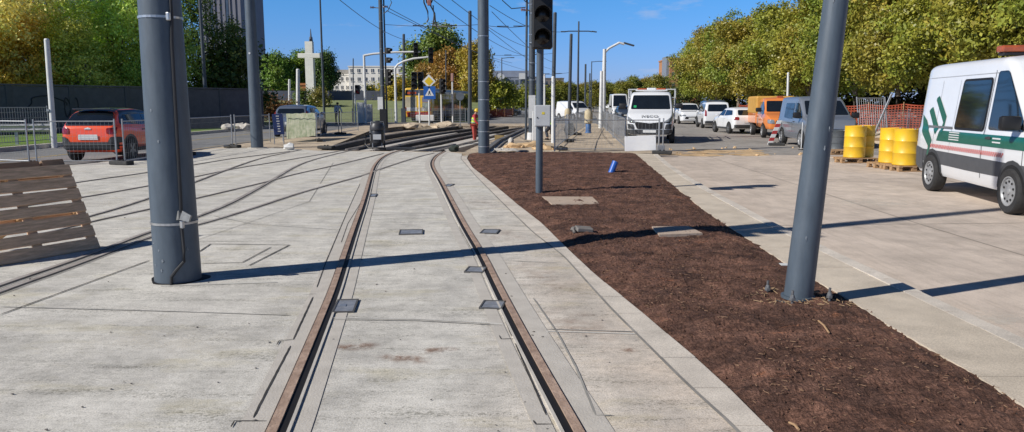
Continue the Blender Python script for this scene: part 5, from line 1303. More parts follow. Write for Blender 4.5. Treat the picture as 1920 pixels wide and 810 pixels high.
# ------------------------------------------------------------------ people
def skinned(name, pts, edges, rad, m, parent, sub=1):
    me = bpy.data.meshes.new(name); me.from_pydata([tuple(p) for p in pts], edges, []); me.update()
    o = bpy.data.objects.new(name, me); COL.objects.link(o)
    md = o.modifiers.new('skin', 'SKIN'); sv = me.skin_vertices[0].data if me.skin_vertices else None
    if sv is None:
        bm = bmesh.new(); bm.from_mesh(me); bm.verts.layers.skin.verify(); bm.to_mesh(me); bm.free(); sv = me.skin_vertices[0].data
    for i, r in enumerate(rad):
        sv[i].radius = (r, r) if not isinstance(r, tuple) else r
        sv[i].use_root = (i == 0)
    s2 = o.modifiers.new('sub', 'SUBSURF'); s2.levels = sub; s2.render_levels = sub
    dg = bpy.context.evaluated_depsgraph_get(); dg.update()
    nm = bpy.data.meshes.new_from_object(o.evaluated_get(dg)); bpy.data.objects.remove(o)
    nm.materials.clear(); nm.materials.append(m); nm.polygons.foreach_set('use_smooth', [True] * len(nm.polygons))
    n = bpy.data.objects.new(name, nm); COL.objects.link(n); n.parent = parent
    return n
M_skin = mat('skin', (0.45, 0.27, 0.19), .6, 0, (0.40, .23, .16), 9)
def person(label, loc, rz, top_m, leg_m, vest=None, helmet=None, hair=None, bend=0.0, knees=0.0, arms=(.25, .25), h=1.76):
    """standing or bending figure; faces local -y"""
    t = thing('person', label, 'person', loc, rz); s = h / 1.76
    V = lambda x, y, z: Vector((x, y, z)) * s
    drop = .42 * knees
    hip = V(0, .10 * knees + .12 * bend, .95 - drop)
    cb, sb = math.cos(bend), math.sin(bend)
    def up(x, y, z):  # from the hip along the bent trunk
        return hip + V(x, y * cb - z * sb, z * cb + y * sb)
    chest, neck, head = up(0, 0, .34), up(0, 0, .55), up(0, -.03, .66); crown = up(0, -.03, .76)
    body = [hip, up(0, 0, .18), chest, up(0, 0, .47), neck, head, crown, up(0, -.115, .665)]; rad = [.13, .115, .14, .10, .055, (.078, .092), .06, .02]
    E = [(0, 1), (1, 2), (2, 3), (3, 4), (4, 5), (5, 6), (5, 7)]
    jk = [hip + V(0, 0, -.06), up(0, 0, .18), chest, up(0, 0, .46)]; jr = [.165, .15, .175, .11]; jE = [(0, 1), (1, 2), (2, 3)]
    tr = [hip + V(0, 0, .04)]; trr = [.155]; tE = []
    for i, sd in enumerate((-1, 1)):
        sh = up(sd * .19, 0, .45); a = arms[i]
        el = sh + V(sd * .07, -math.sin(a) * .28, -math.cos(a) * .28); wr = el + V(sd * .0, -math.sin(a + .5) * .25, -math.cos(a + .5) * .25)
        pm = wr + (wr - el).normalized() * .08 * s
        o = len(body); body += [sh, el, wr, pm]; rad += [.062, .047, .032, .036]; E += [(3, o), (o, o + 1), (o + 1, o + 2), (o + 2, o + 3)]
        dd = (wr - el).normalized(); sdv = Vector((0, 1, 0))
        for f in range(4):
            b = len(body); off = sdv * (.024 * (f - 1.5)) * s; ln_ = (.075, .085, .08, .06)[f] * s
            body += [pm + off + dd * .03 * s, pm + off + dd * ln_ * .7 + V(-sd * .012, 0, 0), pm + off + dd * ln_ + V(-sd * .03, 0, 0)]; rad += [.010, .009, .007]
            E += [(o + 3, b), (b, b + 1), (b + 1, b + 2)]
        b = len(body); body += [wr + dd * .03 * s + V(0, -.035, 0), wr + dd * .07 * s + V(0, -.055, 0)]; rad += [.012, .009]; E += [(o + 2, b), (b, b + 1)]
        hp = hip + V(sd * .10, 0, -.03); fx = .10 * sd
        kn = V(sd * .13, -.22 * knees + .02, .50 - drop * .35); an = V(sd * .14, .05 * (1 if sd > 0 else -1) * .6 + .06 * knees, .09); toe = an + V(sd * .02, -.17, -.055)
        o = len(body); body += [hp, kn, an, toe]; rad += [.09, .06, .042, .032]; E += [(0, o), (o, o + 1), (o + 1, o + 2), (o + 2, o + 3)]
        j = len(jk); jk += [sh + V(0, 0, 0), el, wr - dd * .02]; jr += [.078, .062, .05]; jE += [(3, j), (j, j + 1), (j + 1, j + 2)]
        q = len(tr); tr += [hp, kn, an + V(0, 0, .02)]; trr += [.112, .078, .062]; tE += [(0, q), (q, q + 1), (q + 1, q + 2)]
        k = MB(); k.rbox(an + V(sd * .01, -.06, -.045), (.10 * s, .28 * s, .09 * s), .03); k.build('shoe', M_black, t)
    skinned('body', body, E, [((r[0] * s, r[1] * s) if isinstance(r, tuple) else r * s) for r in rad], M_skin, t)
    skinned('jacket', jk, jE, [r * s for r in jr], top_m, t); skinned('trousers', tr, tE, [r * s for r in trr], leg_m, t)
    if vest:
        v = skinned('vest', [hip + V(0, 0, -.04), up(0, 0, .18), up(0, 0, .34), up(0, 0, .44)], [(0, 1), (1, 2), (2, 3)], [.185 * s, .172 * s, .195 * s, .15 * s], vest, t)
        k = MB()
        for z in (.12, .26):
            c = up(0, 0, z); k.tube(c - (up(0, 0, .02) - up(0, 0, 0)), c + (up(0, 0, .02) - up(0, 0, 0)), .188 * s, n=16)
        k.build('reflective_band', M_band, v)
    q = (crown - head).to_track_quat('Z', 'Y').to_matrix()
    if helmet:
        k = MB(); k.lathe([(.135, -.015), (.128, -.005), (.118, .0), (.112, .05), (.085, .10), (.04, .125), (.002, .13)], 16, head + (crown - head) * .32, q); hh = k.build('helmet', helmet, t, smooth=True)
        b = MB(); b.rbox(head + (crown - head) * .30 + V(0, -.14, 0), (.17, .10, .012), .005); b.build('brim', helmet, hh)
    else:
        k = MB(); k.lathe([(.098, -.06), (.104, 0), (.098, .05), (.07, .085), (.002, .10)], 14, head + (crown - head) * .35 + V(0, .022, 0), q); k.build('hair', hair or mat('brown_hair', (.05, .03, .02), .7), t, smooth=True)
    k = MB()
    for sd in (-1, 1): k.blob(up(sd * .033, -.122, .685), .011, jit=0, sq=(1, .6, .8)); 
    k.build('eyes', M_black, t)
    return t
M_hiy = mat('hi_vis_yellow', (0.55, 0.72, 0.06), .6, 0, (.45, .6, .05), 5); M_hil = mat('hi_vis_lime', (0.42, 0.75, 0.05), .6, 0, (.33, .62, .04), 5)
M_redj = mat('red_jacket', (0.42, 0.03, 0.035), .7); M_redt = mat('red_work_trousers', (0.45, 0.07, 0.05), .7); M_hel = mat('yellow_helmet', (0.80, 0.50, 0.02), .35)
M_jean = mat('jeans', (0.05, .08, .16), .8); M_gr = mat('grey_jacket', (.55, .60, .66), .8); M_dk = mat('dark_trousers', (.03, .035, .05), .8)
y = 36.0; p = P(890, 240, y)
person('worker in yellow helmet and yellow vest over red clothes, standing in the track trench', (p.x, y, -.30), R(75), M_redj, M_redt, M_hiy, M_hel, None, .16, .12, (.35, .9), 1.72)
p = G(1026, 262); person('worker in a lime vest crouching behind the near traffic signal', (p.x + .12, p.y, -.012), R(200), M_hil, M_dk, M_hil, None, None, 1.15, .75, (.3, .5), 1.72)
p = P(633, 226, 60.5); person('pedestrian in a grey jacket standing by the fence right of the silver car', (p.x, 60.5, -.02), R(40), M_gr, M_dk, None, None, None, .12, 0, (.1, .35), 1.76)
p = P(1697, 240, 45.5); person('distant worker in a lime vest behind the orange netting fence', (p.x, 43.0, -.09), R(160), M_hil, M_dk, M_hil, None, None, .3, .3, (.3, .5), 1.74)

# ------------------------------------------------------------------ props on the site
M_wood = mat('weathered_wood', (0.88, 0.60, 0.38), .85, 0, (0.52, 0.34, 0.21), 4.5, bump=.5, bscale=30, stretch=(1.2, 9, 9))
M_wood2 = mat('new_wood', (0.46, 0.29, 0.15), .8, 0, (0.33, .20, .10), 5, bump=.3, stretch=(1.5, 8, 8))
M_yel = mat('yellow_drum', (0.82, 0.50, 0.01), .45, 0, (0.66, 0.40, 0.03), 2.6, coat=.15)
def pallet(name, label, loc, rot, m, L=1.2, W=.8, boards=5, mats=None, group=None, top_h=.144):
    t = thing(name, label, 'pallet', loc, 0, group, rot=rot)
    g = random.Random(len(label)); bw = .122 if boards > 5 else .12
    for i in range(boards):
        x = -W / 2 + bw / 2 + (W - bw) * i / (boards - 1)
        k = MB(); k.rbox((g.uniform(-.006, .006), x, .132 + g.uniform(-.002, .002)), (L, bw + g.uniform(-.012, .008), .022), .003, rz=g.uniform(-.008, .008)); k.build('board', m, t)
    for x in (-L / 2 + .05, 0, L / 2 - .05):
        for y in (-W / 2 + .07, 0, W / 2 - .07):
            k = MB(); k.rbox((x, y, .071), (.10 if x else .14, .10, .10), .004); k.build('block', M_wood2 if (x == 0 or g.random() < .6) else m, t)
        k = MB(); k.rbox((x, 0, .1095), (.10, W, .018), .003); k.build('cross_board', m, t)
    for y in (-W / 2 + .05, 0, W / 2 - .05):
        k = MB(); k.rbox((0, y, .011), (L, .10, .02), .003); k.build('bottom_board', m, t)
    return t
# big wooden pallet leaning back at the left edge: lower edge from (0,498) to (187,463), upper edge near (130,307)
a = G(187, 465); b = G(-10, 500)
dx = (a - b).normalized(); 
Wd = 1.18
def _fy(Y): return (P(128, 309, Y) - a).dot(dx)
Y0, Y1 = a.y - .6, a.y + 1.2
for _ in range(40):
    Ym = (Y0 + Y1) / 2
    if _fy(Ym) > 0: Y1 = Ym
    else: Y0 = Ym
cr = P(128, 309, Ym)           # upper right corner leans backwards
up_ = (cr - a); up_ -= dx * up_.dot(dx); lean_dir = up_.normalized()
nz = dx.cross(lean_dir).normalized()   # local z of the pallet (deck side) must face the camera
if nz.y > 0: nz = -nz
Lp = 1.25
Mx = Matrix((dx, nz.cross(dx), nz)).transposed()
cen = a - dx * (Lp / 2) + lean_dir * (up_.length / 2)
PW = up_.length
t = pallet('wooden_pallet', 'weathered wooden pallet leaning back at the left edge of the slab', cen - nz * .12, Mx.to_euler(), M_wood, Lp, PW, 7)
# timber prop behind it
k = MB(); k.rbox((0, .0, -.28), (.09, .09, .62), .006, rot=Euler((R(0), 0, 0)).to_matrix()); k.rbox((-.45, .1, -.28), (.09, .09, .62), .006); k.build('prop', M_wood2, t)
# paler plank ends along the top edge
for i, x in enumerate((-.40, .12, .47)):
    k = MB(); k.rbox((x, PW / 2 + .03, .05 + .012 * i), (.42 if i < 2 else .24, .09, .10), .006, rz=.02 * (i - 1)); k.build('top_batten', mat('brown_wood', (.42, .27, .165), .85, 0, (.24, .155, .10), 4, bump=.4, stretch=(1.2, 9, 9)), t)

def drum(label, p, m=M_yel, h=.90, r=.295):
    t = thing('drum', label, 'drum', p, 0, 'steel drums on pallets')
    k = MB(); k.lathe([(r * .97, 0), (r, .012), (r, .02), (r * .985, .03), (r * .985, h * .32), (r * 1.02, h * .335), (r * .985, h * .35), (r * .985, h * .65), (r * 1.02, h * .665), (r * .985, h * .68), (r * .985, h - .03), (r, h - .02), (r, h), (r * .955, h), (r * .95, h - .02), (.002, h - .02)], 32)
    k.build('body', m, t, smooth=True)
    k = MB(); k.lathe([(.035, h - .02), (.03, h + .005), (.002, h + .006)], 10, (r * .6, -.05, 0)); k.build('bung', M_band, t)
    return t
ZR = -.09
for (px, lab) in [((1611, 306), 'new wooden pallet under the left pair of yellow drums'), ((1671, 317), 'wooden pallet under the rear right yellow drum'), ((1704, 322), 'wooden pallet under the front right yellow drum')]:
    p = G(*px, ZR); p.y += .35; p.x += .11 if px[0] > 1650 else 0; pallet('wooden_pallet', lab, p, Euler((0, 0, R(4))), M_wood2, .82 if px[0] != 1611 else 1.1, .75, 5, group='pallets under the drums')
p = G(1611, 306, ZR); drum('yellow steel drum nearest the leaning pole', p + Vector((0, .35, .147)))
drum('yellow steel drum half hidden behind the one nearest the leaning pole', p + Vector((.40, .68, .147)))
p = G(1671, 317, ZR); drum('yellow steel drum, middle one, left of the front right drum', p + Vector((.14, .35, .147)))
p = G(1699, 322, ZR); drum('yellow steel drum closest to the service van', p + Vector((.12, .33, .147)))
p = G(1576, 283, ZR); drum('grey and black drum beside the leaning pole', p + Vector((0, .3, .03)), mat('grey_drum', (.06, .07, .075), .5, 0, (.10, .105, .11), 3), .70, .33)
pallet('wooden_pallet', 'low wooden pallet in front of the grey drum', G(1574, 288, ZR) + Vector((0, -.2, 0)), Euler((0, 0, .1)), M_wood2, 1.2, .8, 5, group='pallets under the drums')
k = MB(); p = G(1568, 303, ZR); k.rbox((p.x, p.y, ZR + .06), (1.3, .28, .16), .02); tag(k.build('kerb_stone', M_kerb), 'single loose concrete kerb stone beside the leaning pole', 'kerb stone')
# spoil and timber behind the drums
k = MB()
for i in range(14): k.blob(G(1560 + 14 * i, 268 - (i % 4) * 4, ZR), .5 + .15 * (i % 3), jit=.3, seed=i, sq=(1.5, 1, .45))
tag(k.build('spoil_heap', M_dirt, smooth=True), 'low heap of beige earth behind the drums', 'earth', kind='stuff')
for i, (x, y, a, l) in enumerate([(1640, 272, .2, 2.2), (1655, 276, -.15, 1.8), (1722, 268, .1, 2.4)]):
    p = G(x, y, ZR); o = MB(); o.rbox((0, 0, .25 + .05 * i), (l, .12, .10), .01); o.rbox((-l * .3, 0, .1), (.12, .3, .2), .01); o.rbox((l * .3, 0, .1), (.12, .3, .2), .01)
    b = o.build('timber_beam', M_wood2); b.location = p; b.rotation_euler = (0, 0, a); tag(b, ['timber beam on blocks just behind the left drums', 'timber beam on blocks between the two drum pairs', 'timber beam on blocks behind the service van'][i], 'timber')

# fences and orange netting behind the drums
fa_, fb_ = G(1607, 258, ZR), G(1745, 252, ZR)
for i in range(3):
    a_ = fa_.lerp(fb_, i / 3); b_ = fa_.lerp(fb_, (i + .97) / 3)
    fence(a_, b_, ['wire fence panel behind the left drums', 'wire fence panel between the drum pairs', 'wire fence panel behind the service van corner'][i], h=1.35, zb=ZR, sp=.10, wr=.005)
p0 = G(1610, 262, ZR); fence(p0, p0 + Vector((1.5, .15, 0)), 'tall wire fence panel leaning sideways beside the grey van', h=2.0, zb=ZR, sp=.11, wr=.005, lean=R(-14), post=.03)
p0 = G(1632, 266, ZR); fence(p0, p0 + Vector((.5, .9, 0)), 'tall tilted wire fence panel behind the left drums', h=2.15, zb=ZR, sp=.11, wr=.005, lean=R(18), post=.03)
def netting(label, a, b, h, n=40, zb=ZR):
    t = thing('safety_netting', label, 'netting', (a.x, a.y, zb)); d = b - a; L = d.length; u = d.normalized(); nn = Vector((-u.y, u.x, 0)); g = random.Random(int(L * 100))
    k = MB()
    npost = max(3, int(L / 2.4))
    for i in range(npost + 1): q = u * (L * i / npost); k = MB(); k.tube(q, q + Vector((g.uniform(-.06, .06), 0, h + .12)), .025, n=6); k.build('stake', M_wood2, t)
    k = MB(); m_ = int(L / .16); rows = int(h / .14)
    f = lambda i, j: u * (L * i / m_) + nn * (.06 * math.sin(i * .7 + j * .4)) + Vector((0, 0, .05 + (h - .05 - .10 * abs(math.sin(i * math.pi * npost / m_))) * j / rows))
    for j in range(rows + 1):
        for i in range(m_):
            p, q = f(i, j), f(i + 1, j); w = .030
            k.add([p - Vector((0, 0, w)), q - Vector((0, 0, w)), q + Vector((0, 0, w)), p + Vector((0, 0, w))], [(0, 1, 2, 3)])
    for i in range(m_ + 1):
        for j in range(rows):
            p, q = f(i, j), f(i, j + 1); w = u * .026
            k.add([p - w, p + w, q + w, q - w], [(0, 1, 2, 3)])
    k.build('net', mat('orange_net', (0.40, 0.075, 0.03), .7, 0, (.30, .05, .02), 1.0), t, fix=False)
    return t
netting('orange safety netting fence under the trees behind the drums', P(1560, 240, 44), P(1760, 240, 42), 1.62)
netting('orange safety netting fence under the trees, part behind the service van', P(1762, 240, 42), P(1990, 240, 38), 1.75)
netting('orange safety netting round an island right of the centre pole', P(915, 219, 88), P(962, 217, 90), .95, zb=-.02)
netting('short orange netting between the white estate van and white hatchback', P(1385, 230, 66), P(1440, 230, 62), 1.6)

# red and white barrier board leaning by the grey van
p = G(1443, 271, ZR); q = P(1462, 226, p.y + .5)
t = thing('barrier_board', 'red and white striped barrier board leaning against the grey van tail', 'barrier', p)
d = q - p; rt_ = Vector((1, .25, 0)).normalized(); L = d.length; n_ = 7
kw, kr = MB(), MB()
for i in range(n_):
    a0, a1 = d * (i / n_), d * ((i + 1) / n_); nn = rt_.cross(d).normalized() * .015; w = rt_ * .11
    (kw if i % 2 == 0 else kr).add([a0 - w - nn, a0 + w - nn, a1 + w - nn, a1 - w - nn, a0 - w + nn, a0 + w + nn, a1 + w + nn, a1 - w + nn], [(0, 1, 2, 3), (7, 6, 5, 4), (0, 4, 5, 1), (1, 5, 6, 2), (2, 6, 7, 3), (3, 7, 4, 0)])
kw.build('white_band', M_wbox, t); kr.build('red_band', mat('barrier_red', (.42, .03, .03), .5), t)
foot(G(1456, 273, ZR), R(80), 'dark foot lying beside the striped barrier board', zb=ZR)
# thin post in front of the grey van
p = G(1502, 281, ZR); t = thing('marker_post', 'thin white marker post in front of the grey van', 'post', p); k = MB(); k.tube((0, 0, 0), (0, 0, 1.0), .018, n=8); k.build('rod', M_wbox, t)
k = MB(); k.lathe([(.1, 0), (.09, .03), (.02, .035)], 12); k.build('base', M_foot, t)

# black vacuum drum on wheels at the end of the slab
p = G(708, 279); t = thing('vacuum_drum', 'black wheeled vacuum drum with a white label at the end of the slab', 'vacuum', p, R(8)); s = 1.0
k = MB(); k.lathe([(.20, .16), (.235, .20), (.245, .42), (.235, .62), (.22, .66)], 24); k.build('tank', mat('tank_black', (.022, .022, .024), .35, 0, (.03, .03, .032), 5), t, smooth=True)
k = MB(); k.lathe([(.25, .66), (.26, .70), (.25, .80), (.20, .90), (.10, .94), (.002, .95)], 24); k.rbox((.02, .0, .96), (.16, .12, .08), .02); k.build('motor_head', mat('tank_grey', (.05, .05, .055), .45), t, smooth=True)
k = MB(); k.prism([(-.14, 0), (.14, 0), (.14, .02), (-.14, .02)], .34, .52, Matrix.Translation((0, -.255, 0))); k.build('label_plate', M_wbox, t)
k = MB()
for x in (-.24, .24): k.lathe([(.14, -.025), (.14, .025)], 16, (x, .14, .14), Matrix.Rotation(R(90), 3, 'Y'))
k.build('wheel', M_tyre, t)
k = MB()
for x in (-.16, .16): k.lathe([(.05, -.02), (.05, .02)], 10, (x, -.2, .05), Matrix.Rotation(R(90), 3, 'Y')); k.tube((x, -.2, .05), (x, -.16, .22), .015, n=6)
k.build('castor', M_galv, t)
k = MB(); k.path([(-.24, .16, .14), (-.26, .2, .7), (-.22, .22, .95), (.22, .22, .95), (.26, .2, .7), (.24, .16, .14)], .014, 6); k.build('handle', M_galv, t)
k = MB(); k.path([(-.2, -.1, .55), (-.38, -.16, .5), (-.42, -.1, .2), (-.3, -.3, .06), (.3, -.45, .05), (.8, -.35, .05), (1.2, -.2, .05)], .03, 8); k.build('hose', M_cable, t, smooth=True)
# dark planks lying beside the drum
p = G(752, 281); k = MB(); k.rbox((0, 0, .045), (1.0, .16, .08), .01); b = k.build('plank', M_clad); b.location = p; b.rotation_euler = (0, 0, .12); tag(b, 'dark plank lying on the slab right of the vacuum drum', 'plank')

# raised rails in the trench and the sleepers they lie on
M_trail = mat('sheathed_rail', (0.020, 0.019, 0.019), .7, 0, (0.035, 0.032, 0.03), 3)
TR = [([(612, 276), (690, 258), (760, 247), (860, 236)], 'dark sheathed rail farthest back in the trench'), ([(650, 279), (740, 262), (830, 247), (925, 236)], 'dark sheathed rail second from the back in the trench'),
      ([(735, 283), (820, 266), (900, 250), (978, 238)], 'dark sheathed rail in the middle of the trench behind the vacuum drum'), ([(812, 283), (870, 269), (940, 249), (985, 240)], 'dark sheathed rail in front of the worker in the trench'), ([(700, 281), (780, 265), (865, 249), (952, 236)], 'dark sheathed rail passing right behind the vacuum drum')]
for px, lab in TR:
    ln = smooth_line([G(*q) for q in px]); off = ln[0]; pl = [p - off for p in ln]
    t = thing('loose_rail', lab, 'rail', (off.x, off.y, 0), group='rails in the trench')
    k = MB(); k.ribbon(pl, -.075, .075, -.05, -.26); k.build('rubber_sheath', M_trail, t)
    k = MB(); k.ribbon(pl, -.05, -.01, .0, -.06); k.ribbon(pl, .03, .05, -.01, -.06); k.build('rail_head', M_rail2, t)
g = random.Random(8)
for i, (px, py) in enumerate([(680, 272), (745, 262), (800, 268), (850, 256), (890, 262), (930, 247)]):
    p = G(px, py); k = MB(); k.rbox((0, 0, -.27), (2.4, .24, .12), .02); b = k.build('sleeper', mat('concrete_sleeper', (.30, .28, .25), .9, 0, (.22, .2, .18), 4)); b.location = p; b.rotation_euler = (0, 0, R(25)); tag(b, 'concrete sleeper under the dark rails in the trench', 'sleeper', 'sleepers in the trench')
# formwork boards and light concrete ledges in the trench
for i, (a, b_, lab) in enumerate([((840, 279), (975, 247), 'pale concrete beam along the front of the trench'), ((760, 283), (850, 268), 'pale concrete beam left of the front trench rail')]):
    ln = [G(*a), G(*b_)]; off = ln[0].copy(); k = MB(); k.ribbon([p - off for p in ln], -.13, .13, -.03, -.4); o = k.build('concrete_beam', M_grout); o.location = off; tag(o, lab, 'beam')
for i, (px, lab) in enumerate([([(665, 279), (760, 260), (850, 245)], 'pale concrete bed between the two back rails of the trench'), ([(790, 278), (860, 262), (930, 247)], 'pale concrete bed behind the worker in the trench')]):
    ln = [G(*q) for q in px]; off = ln[0].copy(); k = MB(); k.ribbon([p - off for p in ln], -.28, .28, -.12, -.4); o = k.build('concrete_bed', M_grout); o.location = off; tag(o, lab, 'beam')
# wooden stakes and rubble heaps
rub = [((1000, 274), .34, (1.6, 1, .5), 'sand heap behind the near traffic signal', M_sand), ((968, 276), .26, (1.6, 1, .6), 'small sand heap left of the near traffic signal', M_sand), ((945, 283), .22, (2.2, 1, .4), 'pale rubble beside the centre pole', M_grout),
       ((1020, 280), .25, (1.6, 1, .5), 'sand heap right of the near traffic signal', M_sand), ((840, 236), .6, (1.8, 1, .5), 'reddish earth heap at the back of the trench', M_dirt), ((775, 236), .5, (1.6, 1, .5), 'earth heap left of the bus in the trench', M_dirt)]
for i, (px, r, sq, lab, m) in enumerate(rub):
    p = G(*px); k = MB(); k.blob((0, 0, .0), r, jit=.35, seed=40 + i, sq=sq); g = random.Random(i)
    for j in range(16): k.blob((g.uniform(-r * 1.6, r * 1.6), g.uniform(-r, r), .03), g.uniform(.03, .09), jit=.4, seed=j + i * 20, sq=(1, 1, .7))
    o = k.build('earth_heap', m); o.location = p; tag(o, lab, 'heap', kind='stuff')
for (px, w, lab, m, hh) in [((955, 285), .7, 'flat pale concrete slab piece left of the near traffic signal', M_grout, .08), ((980, 286), .45, 'grey slab piece at the tip of the soil bed', mat('grey_slab', (.16, .17, .18), .8), .09), ((958, 275), .22, 'pale concrete lump standing by the centre pole', M_grout, .34)]:
    p = G(*px); k = MB(); k.blob((0, 0, hh / 2), 1, jit=.12, seed=int(px[0]), sq=(w / 2, .2, hh / 2)); o = k.build('concrete_piece', m); o.location = p; tag(o, lab, 'rubble')
p = G(936, 262); k = MB(); k.rbox((0, 0, -.05), (.42, .06, .5), .01, rot=Euler((-.15, .05, 0)).to_matrix()); o = k.build('timber_board', mat('ochre_board', (.36, .25, .09), .8, 0, (.2, .14, .06), 6)); o.location = p; tag(o, 'ochre board standing in the trench right of the centre pole', 'board')
# raised dark edge of the trench on the right
ln = [G(910, 288), G(935, 268), G(985, 244), G(1000, 234)]; off = ln[0].copy(); k = MB(); k.ribbon([p - off for p in ln], -.09, .09, .14, -.3); o = k.build('kerb_row', mat('dark_kerb', (.10, .10, .105), .85, 0, (.16, .155, .15), 3)); o.location = off; tag(o, 'dark row of kerb stones running along the right edge of the trench', 'kerb stones')
k = MB(); k.ribbon([p - off for p in ln], .10, .22, .05, -.3); o = k.build('kerb_row', M_grout); o.location = off; tag(o, 'pale concrete haunching beside the dark kerb row', 'kerb stones')
# covered pipe stubs on the gravel path
for (px, lab, hh) in [((1103, 249), 'upright blue pipe with a beige cover on the gravel path', 1.30), ((1064, 236), 'beige covered stub behind the fence left of the gravel path', 1.25)]:
    p = G(*px); t = thing('pipe_stub', lab, 'pipe', p)
    k = MB(); k.lathe([(.19, 0), (.17, .04), (.15, .06), (.15, .5), (.14, .52)], 14); k.build('pipe', mat('dull_blue', (.08, .17, .36), .5, 0, (.05, .12, .28), 5), t, smooth=True)
    k = MB(); k.lathe([(.16, .5), (.22, .55), (.23, .9), (.21, hh - .12), (.12, hh), (.002, hh + .01)], 14); k.build('cover', mat('beige_cover', (.55, .46, .30), .85, 0, (.42, .36, .24), 5), t, smooth=True)
# black sack by the path fence
p = G(1067, 253); k = MB(); k.blob((0, 0, .25), .28, jit=.25, seed=77, sq=(1, .8, 1.2)); o = k.build('sack', M_black, smooth=True); o.location = p; tag(o, 'black sack leaning on the fence left of the gravel path', 'sack')
# white bag and small dark lump on the slab
p = G(543, 281); k = MB(); k.blob((0, 0, .10), .17, jit=.35, seed=3, sq=(1.3, .9, .75)); o = k.build('plastic_bag', M_wbox, smooth=True); o.location = p; tag(o, 'crumpled white bag on the slab near the second slate pole', 'bag')
p = G(852, 284); k = MB(); k.blob((0, 0, .10), .14, jit=.3, seed=31, sq=(1.2, .9, .85)); k.blob((.1, -.05, .16), .07, jit=.3, seed=32); o = k.build('tool_bag', mat('dark_green_bag', (.04, .055, .045), .8), smooth=True); o.location = p; tag(o, 'small dark green bag where the right rail meets the trench', 'bag')
# things lying in the soil: concrete slabs, rubble, card, blue pipe
for (cs, lab) in [([(1016, 374), (1110, 374.5), (1124, 388), (1035, 389)], 'flat concrete cover slab in the soil beside the near traffic signal'), ([(1222, 434), (1290, 433), (1317, 447), (1236, 450)], 'flat pale concrete cover slab in the soil crossed by the pole shadow')]:
    ps_ = [G(*c) for c in cs]; c0 = sum(ps_, Vector()) / 4; zz = soilz(c0.x, c0.y) + .004
    k = MB(); k.prism([(p.x - c0.x, p.y - c0.y) for p in ps_], -.035, .0); o = k.build('cover_slab', mat('beige_slab', (.50, .39, .30), .9, 0, (.41, .32, .245), 4, bump=.3)); o.location = (c0.x, c0.y, zz); tag(o, lab, 'cover slab')
p = G(1095, 442); k = MB(); k.rbox((0, 0, .03), (.20, .14, .05), .01, rot=Euler((.1, .1, .2)).to_matrix()); k.blob((-.12, .02, .02), .04, jit=.4, seed=4); o = k.build('stone', mat('grey_stone', (.24, .22, .20), .9, 0, (.15, .14, .13), 8)); o.location = (p.x, p.y, soilz(p.x, p.y)); tag(o, 'grey broken stone piece lying in the middle of the soil bed', 'stone')
p = G(1470, 503); k = MB(); k.box((0, 0, .03), (.085, .05, .004), rot=Euler((.25, .05, .2)).to_matrix()); o = k.build('paper_scrap', M_wbox); o.location = (p.x, p.y, soilz(p.x, p.y)); tag(o, 'small white scrap lying in the soil left of the leaning pole', 'scrap')
p = G(1145, 326); q = P(1154, 303, p.y + .05); t = thing('blue_pipe', 'bright blue plastic pipe end sticking out of the soil', 'pipe', (p.x, p.y, 0)); d = (q - p)
k = MB(); k.tube(-d * .3, d * 1.0, .070, n=18, caps=False); k.tube(d * 1.0, d * .4, .060, n=18, caps=False); o = k.build('pipe', mat('blue_pvc', (.02, .12, .50), .4, 0, (.015, .10, .42), 6), t, smooth=True)
k = MB(); k.tube(d * .4, d * .42, .062, n=18); k.build('dark_bore', M_groove, t)
for (a_, b_, lab) in [((1534, 614), (1553, 638), 'pale stick lying in the soil below the leaning pole'), ((1480, 793), (1497, 812), 'pale stick at the bottom edge of the soil')]:
    a_, b_ = G(*a_), G(*b_); a_.z = soilz(a_.x, a_.y) + .012; b_.z = soilz(b_.x, b_.y) + .012; k = MB(); k.path([a_, a_.lerp(b_, .5) + Vector((.004, 0, .006)), b_], .007, 6); tag(k.build('stick', mat('pale_stick', (.45, .28, .15), .8)), lab, 'stick')
# sand spilt across the road in front of the truck
vs = []; k = MB(); g = random.Random(2)
for i in range(26): p = G(1262 + g.random() * 150, 279 + g.random() * 13, ZR); k.blob(p, g.uniform(.15, .5), jit=.4, seed=i, sq=(1.6, .8, .035))
for i in range(22): p = G(1250 + g.random() * 330, 277 + g.random() * 16, ZR); k.blob(p, g.uniform(.02, .07), jit=.4, seed=i)
tag(k.build('sand', M_sand), 'thin sand and crumbs spilt on the road edge before the white truck', 'sand', kind='stuff')
# barrier cone-less red-white boards far left by bus: white construction barrier
p = P(797, 224, 62); t = thing('barrier', 'low white and black barrier in front of the bus rear', 'barrier', (p.x, 62, -.012)); k = MB(); k.rbox((0, 0, .45), (1.5, .25, .5), .05); k.build('body', M_wbox, t); k = MB(); k.rbox((.5, 0, .1), (.3, .5, .2), .03); k.rbox((-.5, 0, .1), (.3, .5, .2), .03); k.build('base', M_black, t)
